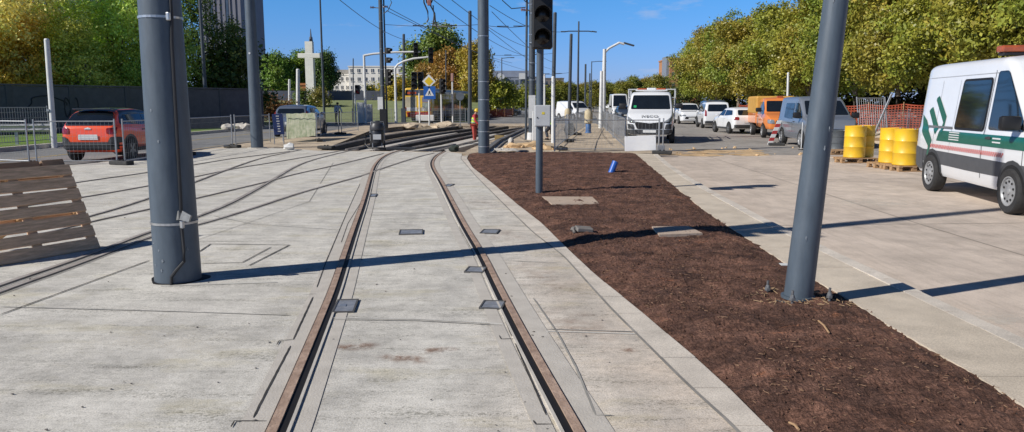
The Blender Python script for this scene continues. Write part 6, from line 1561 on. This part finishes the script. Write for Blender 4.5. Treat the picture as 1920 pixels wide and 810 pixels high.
# ------------------------------------------------------------------ trees
M_leaf = leaf_mat('leaves')
M_bark = mat('bark', (0.26, 0.21, 0.16), .9, 0, (0.13, 0.105, 0.08), 6, bump=.5, stretch=(4, 4, .8))
def crown_mesh(seed, H, Rr, z0, n, leaf, lobes=16, shape='round', fill=.55):
    g = np.random.default_rng(seed); C = []; cz = (H + z0) / 2; hz = (H - z0) / 2
    for _ in range(lobes):
        th = g.uniform(0, 2 * np.pi)
        if shape == 'cone':
            f = g.uniform(0, 1) ** 1.3; r = Rr * (1 - f) * g.uniform(.3, .75); C.append((r * np.cos(th), r * np.sin(th), z0 + f * (H - z0) * .95, Rr * (.42 * (1 - f) + .12), (H - z0) * .13))
        else:
            u = g.uniform(-1, 1); r = g.uniform(.25, .78) * math.sqrt(max(.05, 1 - u * u * .8)); C.append((Rr * r * np.cos(th), Rr * r * np.sin(th), cz + hz * .80 * u, Rr * g.uniform(.28, .48), hz * g.uniform(.18, .34)))
    C = np.array(C); clumps = []
    per = 34; nc = max(20, n // per)
    w = C[:, 3] ** 2 * C[:, 4]; w = w / w.sum(); idx = g.choice(len(C), nc, p=w)
    d = g.normal(size=(nc, 3)); d /= np.linalg.norm(d, axis=1)[:, None]; rad = g.uniform(0, 1, nc) ** (1 / 3.5)
    P0 = C[idx, :3] + d * rad[:, None] * C[idx][:, [3, 3, 4]]
    ci = np.repeat(np.arange(nc), per); m = len(ci)
    sz = g.uniform(.6, 1.4, nc)[ci]
    p = P0[ci] + g.normal(size=(m, 3)) * (leaf * 1.5 * sz)[:, None] * np.array([1, 1, .75])
    out = p - np.array([0, 0, cz]); out /= np.linalg.norm(out, axis=1)[:, None]; nrm = g.normal(size=(m, 3)) * .75 + np.array([0, 0, .45]) + out * .75; nrm /= np.linalg.norm(nrm, axis=1)[:, None]
    t = np.cross(nrm, g.normal(size=(m, 3))); t /= np.linalg.norm(t, axis=1)[:, None]; b = np.cross(nrm, t)
    s = leaf * g.uniform(.6, 1.25, m)[:, None]
    q = np.stack([p - t * s * .62, p + b * s * .36 + nrm * s * .1, p + t * s * .62, p - b * s * .36 + nrm * s * .1], 1).reshape(-1, 3)
    me = bpy.data.meshes.new('crown'); me.vertices.add(len(q)); me.vertices.foreach_set('co', q.ravel())
    me.loops.add(len(q)); me.loops.foreach_set('vertex_index', np.arange(len(q), dtype=np.int32)); me.polygons.add(m)
    me.polygons.foreach_set('loop_start', np.arange(0, 4 * m, 4, dtype=np.int32)); me.update(); me.validate(); me.materials.append(M_leaf)
    return me, C
def trunk_mesh(seed, H, z0, C, r):
    g = random.Random(seed); k = MB(); top = Vector((g.uniform(-.2, .2), g.uniform(-.2, .2), z0 + (H - z0) * .45))
    pts = [Vector((0, 0, -.2)), Vector((.02, 0, .3)), Vector((g.uniform(-.1, .1), g.uniform(-.1, .1), z0 * .8 + .2)), top, Vector((top.x * 1.6, top.y * 1.6, H * .9))]
    k.path(pts, [r * 1.35, r, r * .85, r * .5, r * .08], 9)
    for c in C[:10]:
        e = Vector(c[:3]); s_ = pts[2].lerp(top, g.random()); s_.z = min(s_.z, e.z - .2) if e.z > z0 else s_.z
        k.path([s_, s_.lerp(e, .5) + Vector((0, 0, .15)), e], [r * .38, r * .22, r * .07], 6)
    me = k.mesh('trunk', M_bark, True); return me
PROTO = {}
def proto(key, seed, H, Rr, z0, n, leaf, lobes=16, shape='round', r=.18):
    cm, C = crown_mesh(seed, H, Rr, z0, n, leaf, lobes, shape); PROTO[key] = (cm, trunk_mesh(seed, H, z0, C, r), H, Rr)
proto('plane1', 1, 11, 4.3, 2.5, 36000, .20, 28); proto('plane2', 2, 11, 4.3, 2.5, 36000, .20, 28); proto('plane3', 3, 11, 4.3, 2.2, 36000, .20, 26)
proto('loose', 4, 12, 4.0, 1.2, 22000, .17, 24); proto('willow', 5, 12, 4.2, .8, 24000, .15, 28)
proto('dark', 6, 11, 3.2, .6, 16000, .20, 26, 'cone'); proto('round', 7, 10, 4.0, 2.2, 24000, .32, 34); proto('round2', 8, 10, 4.0, 2.0, 24000, .32, 34)
proto('small', 9, 5, 2.0, .7, 3500, .24, 14); proto('low', 11, 7, 3.0, .6, 14000, .15, 22); proto('shrub', 10, 1.6, 1.1, .0, 2200, .13, 12, r=.03)
def tree(label, key, x, y, s, col, sz=None, rz=0, z=0.0, group=None, name='tree', cat='tree'):
    cm, tm, H, Rr = PROTO[key]
    t = thing(name, label, cat, (x, y, z), rz, group); t.scale = (s, s, sz or s)
    for nm, me in (('trunk', tm), ('crown', cm)):
        o = bpy.data.objects.new(nm, me); COL.objects.link(o); o.parent = t
        if nm == 'crown': o.color = (*col, 1)
    return t
g = random.Random(21)
ords = ['first', 'second', 'third', 'fourth', 'fifth', 'sixth', 'seventh', 'eighth', 'ninth', 'tenth', 'eleventh', 'twelfth']
olive = [(0.176, 0.182, 0.034), (0.200, 0.182, 0.036), (0.155, 0.175, 0.034), (0.208, 0.176, 0.038)]
Ys = [97, 89.5, 82, 75, 68, 61, 54.5, 48, 41.8, 35.8, 29.8]
for i, y in enumerate(Ys):
    lab = f'olive green street tree in the front row on the right, {ords[i]} from the white truck'
    c = olive[i % 4] if i not in (1, 3) else (0.21, 0.172, 0.038)
    tree(lab, ('plane1', 'plane2', 'plane3')[i % 3], 24.3 + g.uniform(-.4, .4), y, g.uniform(.96, 1.06) * (.93 if i == 0 else 1.0), c, None, g.uniform(0, 6.28), -.1, 'street trees along the right side')
for i, y in enumerate([93, 84, 75, 66, 58, 50, 42.5, 35.5]):
    tree(f'olive tree in the back row on the right, {ords[i]} from the white truck', ('plane2', 'plane3', 'plane1')[i % 3], 32.0 + g.uniform(-.8, .8), y, g.uniform(1.02, 1.15), olive[(i + 1) % 4], None, g.uniform(0, 6.28), -.1, 'back row of trees on the right')
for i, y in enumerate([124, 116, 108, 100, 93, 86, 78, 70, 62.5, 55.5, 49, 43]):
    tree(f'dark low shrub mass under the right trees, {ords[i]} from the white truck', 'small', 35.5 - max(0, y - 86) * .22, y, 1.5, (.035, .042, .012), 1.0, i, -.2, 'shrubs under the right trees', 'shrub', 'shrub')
# trees behind the dark wall on the left
for (lab, key, px, Y, s, col, sz) in [
    ('yellow-orange tree at the left edge behind the dark wall', 'loose', 10, 45.5, 1.0, (.48, .41, .16), None), ('pale yellow-green feathery tree above the white leaning post', 'willow', 112, 49, 1.02, (.47, .47, .18), None),
    ('fresh green tree between the red car and the big left pole', 'loose', 215, 51, 1.05, (.34, .42, .11), None), ('green tree hidden partly by the big left pole', 'willow', 312, 55, 1.0, (.35, .40, .12), None),
    ('dark green tree right of the big left pole', 'loose', 388, 57, .92, (.085, .115, .03), None), ('small dark conical tree left of the second slate pole', 'dark', 447, 60, .80, (.07, .10, .032), .76),
    ('dark green undergrowth tree below the grey tower', 'small', 432, 57, 1.5, (.060, .080, .024), 1.3), ('yellowish low tree at the far left behind the wall', 'low', -30, 43, 1.0, (.40, .28, .05), 1.0), ('mid green low tree behind the wall above the red car', 'low', 165, 47.5, 1.0, (.36, .38, .10), 1.0), ('orange-tinted low tree behind the wall at the left edge', 'low', 62, 46.0, 1.0, (.40, .28, .06), 1.0), ('green low tree behind the wall left of the big pole', 'low', 255, 51, 1.0, (.30, .36, .08), 1.0)]:
    p = P(px, 200, Y); tree(lab, key, p.x, Y, s, col, sz, g.uniform(0, 6.28), 0, 'trees behind the dark wall')
# trees round the cross, crossing and far street
for (lab, key, px, Y, s, col, sz, z) in [
    ('bright green tree left of the cross', 'round', 524, 122, .78, (.11, .17, .03), .86, .6), ('bright green tree just behind the cross', 'round2', 563, 126, .80, (.12, .18, .03), .92, .6), ('dark green tree right of the cross', 'round', 608, 124, .66, (.05, .085, .022), .90, .6),
    ('tall round green tree behind the signal gantries', 'round2', 818, 128, 1.34, (.125, .16, .04), 1.40, 0), ('orange autumn tree behind the bus', 'round', 846, 108, .84, (.225, .125, .035), .87, 0), ('orange-brown autumn tree left of the bus', 'round2', 800, 112, .55, (.20, .12, .035), .72, 0), ('yellow autumn tree left of the centre pole', 'round', 893, 92, .60, (.25, .19, .035), .86, 0),
    ('yellow-green tree left of the bus behind the gantry column', 'small', 742, 98, 1.3, (.28, .20, .035), 1.0, .3), ('green tree behind the gantry column near the white building', 'small', 765, 100, 1.5, (.11, .13, .03), 1.05, .3), ('small yellow-green tree behind the dark signal pole', 'small', 712, 108, 1.0, (.19, .18, .035), .8, .8),
    ('small yellow-green street tree right of the centre pole', 'small', 942, 92, 1.05, (.20, .20, .03), .95, 0), ('second small yellow-green street tree right of the centre pole', 'small', 968, 104, 1.2, (.165, .17, .03), .95, 0), ('small dark green tree left of the near traffic signal', 'small', 915, 112, 1.5, (.13, .15, .03), 1.1, 0), ('green street tree behind the near traffic signal', 'small', 995, 118, 1.4, (.12, .14, .03), .9, 0), ('green street tree just right of the near traffic signal', 'small', 1030, 128, 1.5, (.14, .14, .032), .95, 0)]:
    p = P(px, 200, Y); tree(lab, key, p.x, Y, s, col, sz, g.uniform(0, 6.28), z, 'trees around the crossing')
for i, px in enumerate([1052, 1072, 1093, 1112, 1135, 1152, 1170, 1190, 1212, 1232]):
    Y = 150 + (i % 3) * 8; p = P(px, 200, Y); tree(f'distant olive tree at the end of the street, {ords[i]} from the left', ('round', 'round2')[i % 2], p.x, Y, .62, [(.15, .14, .03), (.13, .14, .032), (.19, .15, .035)][i % 3], .58 if i < 7 else .7, i, 0, 'distant trees closing the street')
for (lab, px, Y, s, col, z) in [('reddish brown shrub left of the silver car', 503, 64, 1.5, (.11, .055, .025), 0), ('brownish shrub beside the reddish one', 532, 65, 1.2, (.14, .075, .03), 0), ('rounded green shrub on the lawn left of the cross foot', 573, 86, 1.5, (.09, .12, .03), 1.0), ('rounded olive shrub on the lawn right of the cross foot', 606, 86, 1.5, (.15, .13, .04), 1.0)]:
    p = P(px, 200, Y); tree(lab, 'shrub', p.x, Y, s, col, None, px, z, 'shrubs on the far lawn', 'shrub', 'shrub')

# ------------------------------------------------------------------ walls, lawn slope, cross
def sstep(t): t = max(0, min(1, t)); return t * t * (3 - 2 * t)
k = MB(); nx_, ny_ = 30, 16; vs = []
for j in range(ny_ + 1):
    for i in range(nx_ + 1):
        y = 66.5 + (112 - 66.5) * j / ny_; x = -75 + (75 - 4.0 + (y - 66) * .02) * i / nx_; f = sstep((y - 68) / 30)
        vs.append((x, y, .02 + 2.0 * f + .12 * noise.noise(Vector((x * .2, y * .2, 0)))))
k.add(vs, [(j * (nx_ + 1) + i, j * (nx_ + 1) + i + 1, (j + 1) * (nx_ + 1) + i + 1, (j + 1) * (nx_ + 1) + i) for j in range(ny_) for i in range(nx_)])
struct(k.build('lawn_slope', ground_mat('far_lawn', (0.25, 0.28, 0.13), (0.185, 0.215, 0.095), 0.8, None, (1.3, 1.1, 0.9), big=0.2, bump=0.6, grain=20), smooth=True))
M_wall = mat('dark_wall', (0.115, 0.115, 0.135), .85, 0, (0.085, 0.085, 0.10), 2, bump=.4, bscale=8)
wa, wb_ = Vector((-38.5, 17.7, 0)), Vector((-16.7, 50.1, 0)); d = wb_ - wa
t = thing('boundary_wall', 'long dark boundary wall running behind the red car under the trees', 'wall', wa, math.atan2(d.y, d.x)); L = d.length; n_ = 13
k = MB()
for i in range(n_): k.rbox((L * (i + .5) / n_, 0, 1.2), (L / n_ - .03, .16, 2.55), .02)
k.build('panel', M_wall, t); k = MB()
for i in range(n_ + 1): k.rbox((L * i / n_, 0, 1.24), (.28, .26, 2.62), .02)
k.build('post', mat('wall_post', (0.10, 0.10, 0.115), .85), t); k = MB(); k.rbox((L / 2, 0, 2.53), (L, .30, .08), .01); k.build('coping', M_wall, t)
k = MB(); x0 = L * .66
k.path([Vector((x0 + .9 * math.cos(a) + .12 * math.sin(5 * a), -.10, 1.45 + .55 * math.sin(a))) for a in np.linspace(.1, 3.6, 24)], .03, 5); k.path([Vector((x0 + 1.2 + .35 * math.cos(a), -.10, 1.4 + .5 * math.sin(2 * a))) for a in np.linspace(0, 5, 24)], .03, 5)
k.build('graffiti', mat('graffiti_ink', (0.035, 0.035, 0.045), .8), t)
k = MB(); pa, pb = P(395, 180, 106), P(772, 180, 106)
k.rbox(((pa.x + pb.x) / 2, 106, 2.4), (pb.x - pa.x, .5, 2.0), .03); w = k.build('retaining_wall', mat('slate_wall', (.075, .085, .12), .8, 0, (.055, .06, .085), 2)); tag(w, 'low dark slate wall along the top of the lawn behind the cross foot', 'wall')
# cross monument
c = P(583.5, 178, 104); t = thing('cross_monument', 'tall white concrete cross on the lawn', 'cross', (c.x, 104, 1.9)); M_cr = mat('cross_concrete', (.84, .81, .73), .8, 0, (.72, .69, .62), 1.5)
zt = topz(583, 78, 104) - 1.9; za = topz(583, 104.5, 104) - 1.9
k = MB(); k.prism([(-.55, -.5), (.55, -.5), (.55, .5), (-.55, .5)], -.3, za - .35); k.prism([(-.5, -.45), (.5, -.45), (.5, .45), (-.5, .45)], za - .35, zt); k.build('shaft', M_cr, t)
k = MB(); k.rbox((0, -.02, za), (3.0, .9, .62), .03); k.build('arms', M_cr, t); k = MB(); k.rbox((0, 0, .0), (2.2, 1.8, .5), .04); k.build('plinth', M_cr, t)
c = P(584, 100, 240); t = thing('church_spire', 'thin dark spire rising behind the top of the cross', 'spire', (c.x, 240, 0)); h = topz(584, 54, 240)
M_sp = mat('spire_dark', (.10, .12, .15), .6); k = MB(); k.tube((0, 0, 0), (0, 0, h * .78), .75, .65, 8); k.build('tower', M_sp, t); k = MB(); k.tube((0, 0, h * .78), (0, 0, h * .9), .8, .5, 8); k.tube((0, 0, h * .9), (0, 0, h), .3, .1, 8); k.build('spire_tip', M_sp, t)
k = MB(); k.rbox((0, -.6, h * .85), (.5, .3, 1.2), .02); k.build('louvre', M_black, t)
# little orange-clad stall at the foot of the cross trees
p = P(570, 178, 108); k = MB(); k.rbox((0, 0, 1.1), (1.6, 1.2, 2.2), .05); k.prism([(-.9, -.7), (.9, -.7), (.6, .5), (-.6, .5)], 2.2, 2.5); o = k.build('kiosk', mat('kiosk_orange', (.45, .18, .05), .6, 0, (.35, .12, .03), 2)); o.location = (p.x, 108, 2.0); tag(o, 'small orange kiosk among the trees left of the cross foot', 'kiosk')

# guard rail before the wall on the left
ga, gb = P(-120, 250, 27.2), P(108, 250, 28.0); ga.z = gb.z = .1; d = gb - ga; t = thing('guard_rail', 'pale steel guard rail along the verge left of the red car', 'guard rail', ga, math.atan2(d.y, d.x)); L = d.length
k = MB(); k.add([(0, -.02, .45), (L, -.02, .45), (L, -.07, .52), (0, -.07, .52), (0, -.02, .6), (L, -.02, .6), (0, -.07, .68), (L, -.07, .68), (0, -.02, .75), (L, -.02, .75)], [(0, 1, 2, 3), (3, 2, 5, 4), (4, 5, 7, 6), (6, 7, 9, 8)]); k.build('beam', M_galv, t)
for x in np.arange(.2, L, 2.4): k = MB(); k.box((x, .05, .35), (.1, .06, .8)); k.build('post', M_galv, t)
fence((-18.4, 20.0), (-18.15, 29.5), 'dark tall railing behind the guard rail under the wall', h=1.35, sp=.14, group='railings on the verge', zb=.1, wr=.008)
for i, (x, y) in enumerate([(428, 243), (449, 241), (462, 243)]):
    p = G(x, y, .1); k = MB(); k.blob((0, 0, .15), .3, jit=.3, seed=60 + i, sq=(1.2, 1, .7)); o = k.build('boulder', M_grout); o.location = p; tag(o, ['pale boulder on the verge left of the second slate pole', 'middle pale boulder on the verge by the second slate pole', 'pale boulder on the verge nearest the second slate pole'][i], 'boulder')

# ------------------------------------------------------------------ buildings
M_win = mat('window_glass', (.05, .06, .075), .15, 0, (.09, .10, .12), .8, spec=.8)
def block(t, name, x0, x1, z1, Y, depth, m, rows, cols, wf=.5, hf=.5, z0=0.0, frame=None, side=None):
    k = MB(); k.box(((x0 + x1) / 2, Y + depth / 2, (z0 + z1) / 2), (x1 - x0, depth, z1 - z0)); k.box(((x0 + x1) / 2, Y + depth / 2, z1 + .15), (x1 - x0 + .3, depth + .3, .3)); b = k.build(name, m, t)
    dx, dz = (x1 - x0) / cols, (z1 - z0) / rows
    for r in range(rows):
        for c in range(cols):
            x = x0 + (c + .5) * dx; z = z0 + (r + .55) * dz
            q = MB(); q.box((x, Y - .02, z), (dx * wf, .10, dz * hf)); w = q.build('window', M_win, t)
            if frame:
                q = MB(); q.box((x, Y - .06, z - dz * hf / 2 - .08), (dx * wf + .3, .22, .14)); q.box((x, Y - .05, z), (.10, .10, dz * hf)); q.build('frame', frame, w)
    return b
M_cream = mat('cream_render', (.92, .88, .79), .85, 0, (.84, .80, .72), .3)
Y = 230; X = lambda px, y=Y: (px - 960) / 1400 * (y * .989 + .233)
def Xat(px, Y): return P(px, 180, Y).x
t = thing('office_building', 'white office building with small square windows left of the dark signal pole', 'building', (0, 0, 0))
block(t, 'wall', Xat(618, Y), Xat(657, Y), topz(640, 141, Y), Y, 20, M_cream, 4, 4, .42, .42, frame=M_cream); block(t, 'wall', Xat(657.5, Y), Xat(772, Y), topz(680, 126, Y), Y - 2, 24, M_cream, 5, 9, .42, .42, frame=M_cream)
k = MB(); k.box((Xat(641, Y), Y + 6, topz(640, 137, Y)), (4.2, 4, 2.4)); k.build('plant_room', mat('plant_grey', (.30, .29, .27), .8), t)
Y = 172; t = thing('tower_block', 'tall slate grey ribbed tower block behind the dark trees', 'building', (0, 0, 0)); M_tw = mat('slate_tower', (.20, .20, .23), .7, 0, (.165, .165, .195), .4)
k = MB(); x0, x1 = Xat(383, Y), Xat(459, Y); k.box(((x0 + x1) / 2, Y + 8, 24), (x1 - x0, 16, 48)); b = k.build('wall', M_tw, t); k = MB()
for i in range(9): k.box((x0 + (x1 - x0) * i / 8, Y - .10, 24), (.3, .2, 48))
k.build('rib', mat('tower_rib', (.20, .20, .23), .7), t)
for i in range(8):
    if i in (2, 5):
        k = MB(); k.box((x0 + (x1 - x0) * (i + .5) / 8, Y - .05, 24), (.55, .12, 44)); k.build('window', M_win, t)
Y = 205; t = thing('tower_block', 'lower dark blue tower block right of the second slate pole', 'building', (0, 0, 0))
block(t, 'wall', Xat(440, Y), Xat(489, Y), topz(490, 68, Y), Y, 5, mat('blue_tower', (.085, .105, .155), .6, 0, (.065, .08, .12), .5), 7, 4, .35, .6)
k = MB(); k.box((Xat(490, Y), Y - .25, 10), (.7, .5, 20)); k.build('rib', mat('tower_rib', (.20, .20, .23), .7), t)
Y = 178; t = thing('tower_block', 'dark high-rise glimpsed behind the left trees', 'building', (0, 0, 0)); block(t, 'wall', Xat(60, Y), Xat(175, Y), 40, Y, 14, mat('far_grey', (.16, .17, .20), .7), 14, 7, .5, .5)
Y = 262; t = thing('office_building', 'long blue-grey office building right of the centre pole', 'building', (0, 0, 0)); M_gb = mat('bluegrey_render', (.25, .28, .34), .7, 0, (.21, .235, .29), .4)
block(t, 'wall', Xat(900, Y), Xat(1010, Y), topz(960, 145, Y), Y, 18, M_gb, 3, 12, .6, .42); block(t, 'wall', Xat(1010.5, Y), Xat(1058, Y), topz(1030, 147, Y), Y + 3, 18, mat('brown_render', (.22, .19, .17), .7), 3, 5, .5, .4)
k = MB(); k.box((Xat(957, Y), Y + 6, topz(950, 139, Y)), ((Xat(985, Y) - Xat(915, Y)), 6, 2.6)); k.build('roof_storey', M_gb, t)
k = MB(); k.box((Xat(980, Y), Y - 1, topz(980, 143, Y)), (2.6, 1.2, 2.0)); k.build('white_roof_box', M_wbox, t)
k = MB(); k.lathe([(.1, 0), (1.0, .35), (1.3, .9)], 16, (Xat(938, Y), Y - 1, topz(938, 146, Y)), Euler((R(60), 0, R(20))).to_matrix()); k.build('dish', M_wbox, t)
Y = 310; t = thing('apartment_building', 'white far apartment building above the white truck', 'building', (0, 0, 0)); M_wb = mat('white_render', (.92, .92, .90), .8, 0, (.86, .86, .85), .3)
block(t, 'wall', Xat(1180, Y), Xat(1224, Y), topz(1200, 154, Y), Y, 14, M_wb, 4, 6, .4, .45); block(t, 'wall', Xat(1150, Y), Xat(1172, Y), topz(1160, 166, Y), Y + 10, 14, M_wb, 3, 3, .4, .4)
Y = 165; t = thing('apartment_building', 'orange-brown building corner peeping out left of the right-hand trees', 'building', (0, 0, 0)); block(t, 'wall', Xat(1254, Y), Xat(1310, Y), topz(1245, 111, Y), Y, 12, mat('orange_render', (.46, .22, .10), .8, 0, (.38, .18, .08), .5), 5, 4, .4, .45)
k = MB(); k.box((Xat(1254, Y) - .3, Y + 3, 5.9), (.6, 5.0, 11.8)); k.build('side_wall', mat('side_grey', (.22, .25, .30), .8), t)
t = thing('apartment_building', 'pale apartment block glimpsed through the right-hand trees', 'building', (46, 50, 0), R(-84)); block(t, 'wall', -30, 40, 17, 0, 12, mat('pale_render', (.60, .58, .54), .8, 0, (.54, .52, .48), .3), 5, 18, .45, .5)

# ------------------------------------------------------------------ overhead wires
M_w = mat('wire', (.05, .055, .065), .5, .3)
wires = [((600, -30), (770, 78), 6.0, 'overhead wire crossing the sky at the upper left beside the dark signal pole'), ((715, 8), (960, 118), 5.8, 'overhead wire running down to the right behind the centre pole'), ((725, 20), (1000, 135), 5.7, 'second overhead wire behind the centre pole, slightly lower'),
         ((815, -25), (1000, 92), 5.9, 'overhead wire ending at the banded dark pole, upper one'), ((780, -25), (985, 105), 5.6, 'overhead wire passing left of the centre pole top'), ((918, 10), (1050, 60), 6.2, 'overhead wire leading to the tall dark pole right of the signal'), ((922, 22), (1040, 118), 5.6, 'steep overhead wire between centre pole and near signal'), ((915, 55), (1035, 130), 5.5, 'lowest overhead wire between centre pole and near signal')]
def depth_at(py, z): return max(14.0, (z - EYE) * 1385 / max(8, 195 - py))
for a, b, z, lab in wires:
    A, B_ = P(a[0], a[1], depth_at(a[1], z)), P(b[0], b[1], depth_at(b[1], z)); k = MB(); n_ = 14
    k.path([A.lerp(B_, i / n_) - Vector((0, 0, .35 * math.sin(math.pi * i / n_))) for i in range(n_ + 1)], .014, 5); tag(k.build('overhead_wire', M_w), lab, 'overhead wire', 'overhead tram wires')
for (a, b, Y, lab) in [((722, 46), (900, 46), 49, 'cross span wire left of the centre pole'), ((912, 48), (1000, 47), 46, 'cross span wire right of the centre pole'), ((905, 103), (1040, 100), 74, 'far cross span wire above the blue-grey building'), ((1000, 138), (1068, 136), 74, 'far cross span wire near the slim pale post')]:
    A, B_ = P(*a, Y), P(*b, Y); k = MB(); k.path([A.lerp(B_, i / 8) - Vector((0, 0, .12 * math.sin(math.pi * i / 8))) for i in range(9)], .016, 5)
    for f in (.35, .7): q = A.lerp(B_, f); k.tube(q - Vector((.35, 0, .05)), q + Vector((.35, 0, -.05)), .03, n=6)
    tag(k.build('span_wire', M_w), lab, 'overhead wire', 'cross span wires')
# loose cable loops hanging at the top of the picture
Y = 27.0; pts = lambda l: [P(x, y, Y) for x, y in l]
t = thing('hanging_cable', 'loose dark cable loops hanging from the wires at the top left of the centre pole', 'cable', P(805, 0, Y))
o_ = P(805, 0, Y); k = MB()
for l in ([(793, -20), (795, 5), (802, 22), (803, 36), (800, 42)], [(797, -20), (800, 5), (806, 10), (810, 2), (812, -20)], [(806, -10), (808, 12), (815, 25), (816, 38), (819, 50)], [(812, 10), (814, 30), (812, 46)]):
    k.path([p - o_ for p in pts(l)], .028, 6)
k.build('cable', M_cable, t); k = MB(); k.tube(P(810, 47, Y) - o_, P(838, 50, Y) - o_, .018, n=6); k.tube(P(812, 44, Y) - o_, P(822, 52, Y) - o_, .02, n=6); k.build('spreader_bar', M_galv, t)
k = MB(); k.rbox(P(805, 5, Y) - o_, (.14, .1, .2), .02); k.build('tensioner', mat('tension_red', (.30, .12, .10), .5), t)

# ------------------------------------------------------------------ sky, sun, camera
EL, AZ = R(34.7), R(25.7)
sund = Vector((-math.cos(AZ) * math.cos(EL), -math.sin(AZ) * math.cos(EL), math.sin(EL)))
w = bpy.data.worlds.new('World'); SC.world = w; w.use_nodes = True; nt = w.node_tree; N = nt.nodes; L_ = nt.links
bg = N['Background']; sk = N.new('ShaderNodeTexSky'); sk.sky_type = 'NISHITA'; sk.sun_disc = False; sk.sun_elevation = EL; sk.sun_rotation = math.atan2(sund.x, sund.y) % (2 * math.pi)
sk.air_density = 1.0; sk.dust_density = 0.25; sk.ozone_density = 3.0; sk.altitude = 100
tint = N.new('ShaderNodeMix'); tint.data_type = 'RGBA'; tint.blend_type = 'MULTIPLY'; tint.inputs['Factor'].default_value = 1; tint.inputs['B'].default_value = (0.30, 0.66, 1.10, 1)
L_.new(sk.outputs['Color'], tint.inputs['A']); tc = N.new('ShaderNodeTexCoord'); sz_ = N.new('ShaderNodeSeparateXYZ'); L_.new(tc.outputs['Generated'], sz_.inputs[0]); tr_ = N.new('ShaderNodeValToRGB'); tr_.color_ramp.elements[0].position = .02; tr_.color_ramp.elements[1].position = .13; tr_.color_ramp.elements[0].color = (.41, .545, 1.12, 1); tr_.color_ramp.elements[1].color = (.30, .655, 1.10, 1); L_.new(sz_.outputs['Z'], tr_.inputs['Fac']); L_.new(tr_.outputs['Color'], tint.inputs['B'])
# small thin clouds low over the horizon
mp = N.new('ShaderNodeMapping'); mp.inputs['Scale'].default_value = (3.2, 3.2, 13); mp.inputs['Location'].default_value = (.3, .1, .35); cn = N.new('ShaderNodeTexNoise'); cn.inputs['Scale'].default_value = 2.6; cn.inputs['Detail'].default_value = 7; cn.inputs['Roughness'].default_value = .58
L_.new(tc.outputs['Generated'], mp.inputs['Vector']); L_.new(mp.outputs['Vector'], cn.inputs['Vector'])
rp = N.new('ShaderNodeValToRGB'); rp.color_ramp.elements[0].position = .60; rp.color_ramp.elements[1].position = .80; rp.color_ramp.elements[0].color = (0, 0, 0, 1); rp.color_ramp.elements[1].color = (.55, .55, .55, 1); L_.new(cn.outputs['Fac'], rp.inputs['Fac'])
mx = N.new('ShaderNodeMix'); mx.data_type = 'RGBA'; mx.inputs['B'].default_value = (5.2, 5.0, 5.4, 1); L_.new(rp.outputs['Color'], mx.inputs['Factor']); L_.new(tint.outputs['Result'], mx.inputs['A'])
# the high sky is far deeper than the bright band over the horizon
sx_ = N.new('ShaderNodeSeparateXYZ'); L_.new(tc.outputs['Generated'], sx_.inputs[0]); zr_ = N.new('ShaderNodeMapRange'); zr_.interpolation_type = 'SMOOTHSTEP'
zr_.inputs['From Min'].default_value = .14; zr_.inputs['From Max'].default_value = .42; zr_.inputs['To Min'].default_value = 1.0; zr_.inputs['To Max'].default_value = .30; L_.new(sx_.outputs['Z'], zr_.inputs['Value'])
dk = N.new('ShaderNodeMix'); dk.data_type = 'RGBA'; dk.blend_type = 'MULTIPLY'; dk.inputs['Factor'].default_value = 1; L_.new(mx.outputs['Result'], dk.inputs['A']); L_.new(zr_.outputs['Result'], dk.inputs['B'])
L_.new(dk.outputs['Result'], bg.inputs['Color']); bg.inputs['Strength'].default_value = 0.12
sl = bpy.data.lights.new('sun', 'SUN'); sl.energy = 5.0; sl.angle = R(.55); sl.color = (1.0, .955, .885); so = bpy.data.objects.new('sun', sl); COL.objects.link(so); so.rotation_euler = (-sund).to_track_quat('-Z', 'Y').to_euler(); so.location = (-20, -10, 30)
cam = bpy.data.cameras.new('camera'); co = bpy.data.objects.new('camera', cam); COL.objects.link(co); co.location = (0, 0, EYE); co.rotation_euler = (math.pi / 2 - PITCH, 0, 0)
cam.sensor_fit = 'HORIZONTAL'; cam.sensor_width = 36; cam.lens = 36 * FPX / 1920; cam.clip_start = .05; cam.clip_end = 4000; SC.camera = co
SC.view_settings.view_transform = 'Standard'; SC.view_settings.look = 'None'; SC.view_settings.exposure = 0; SC.view_settings.gamma = 1
SC.cycles.max_bounces = 6; SC.cycles.transparent_max_bounces = 8
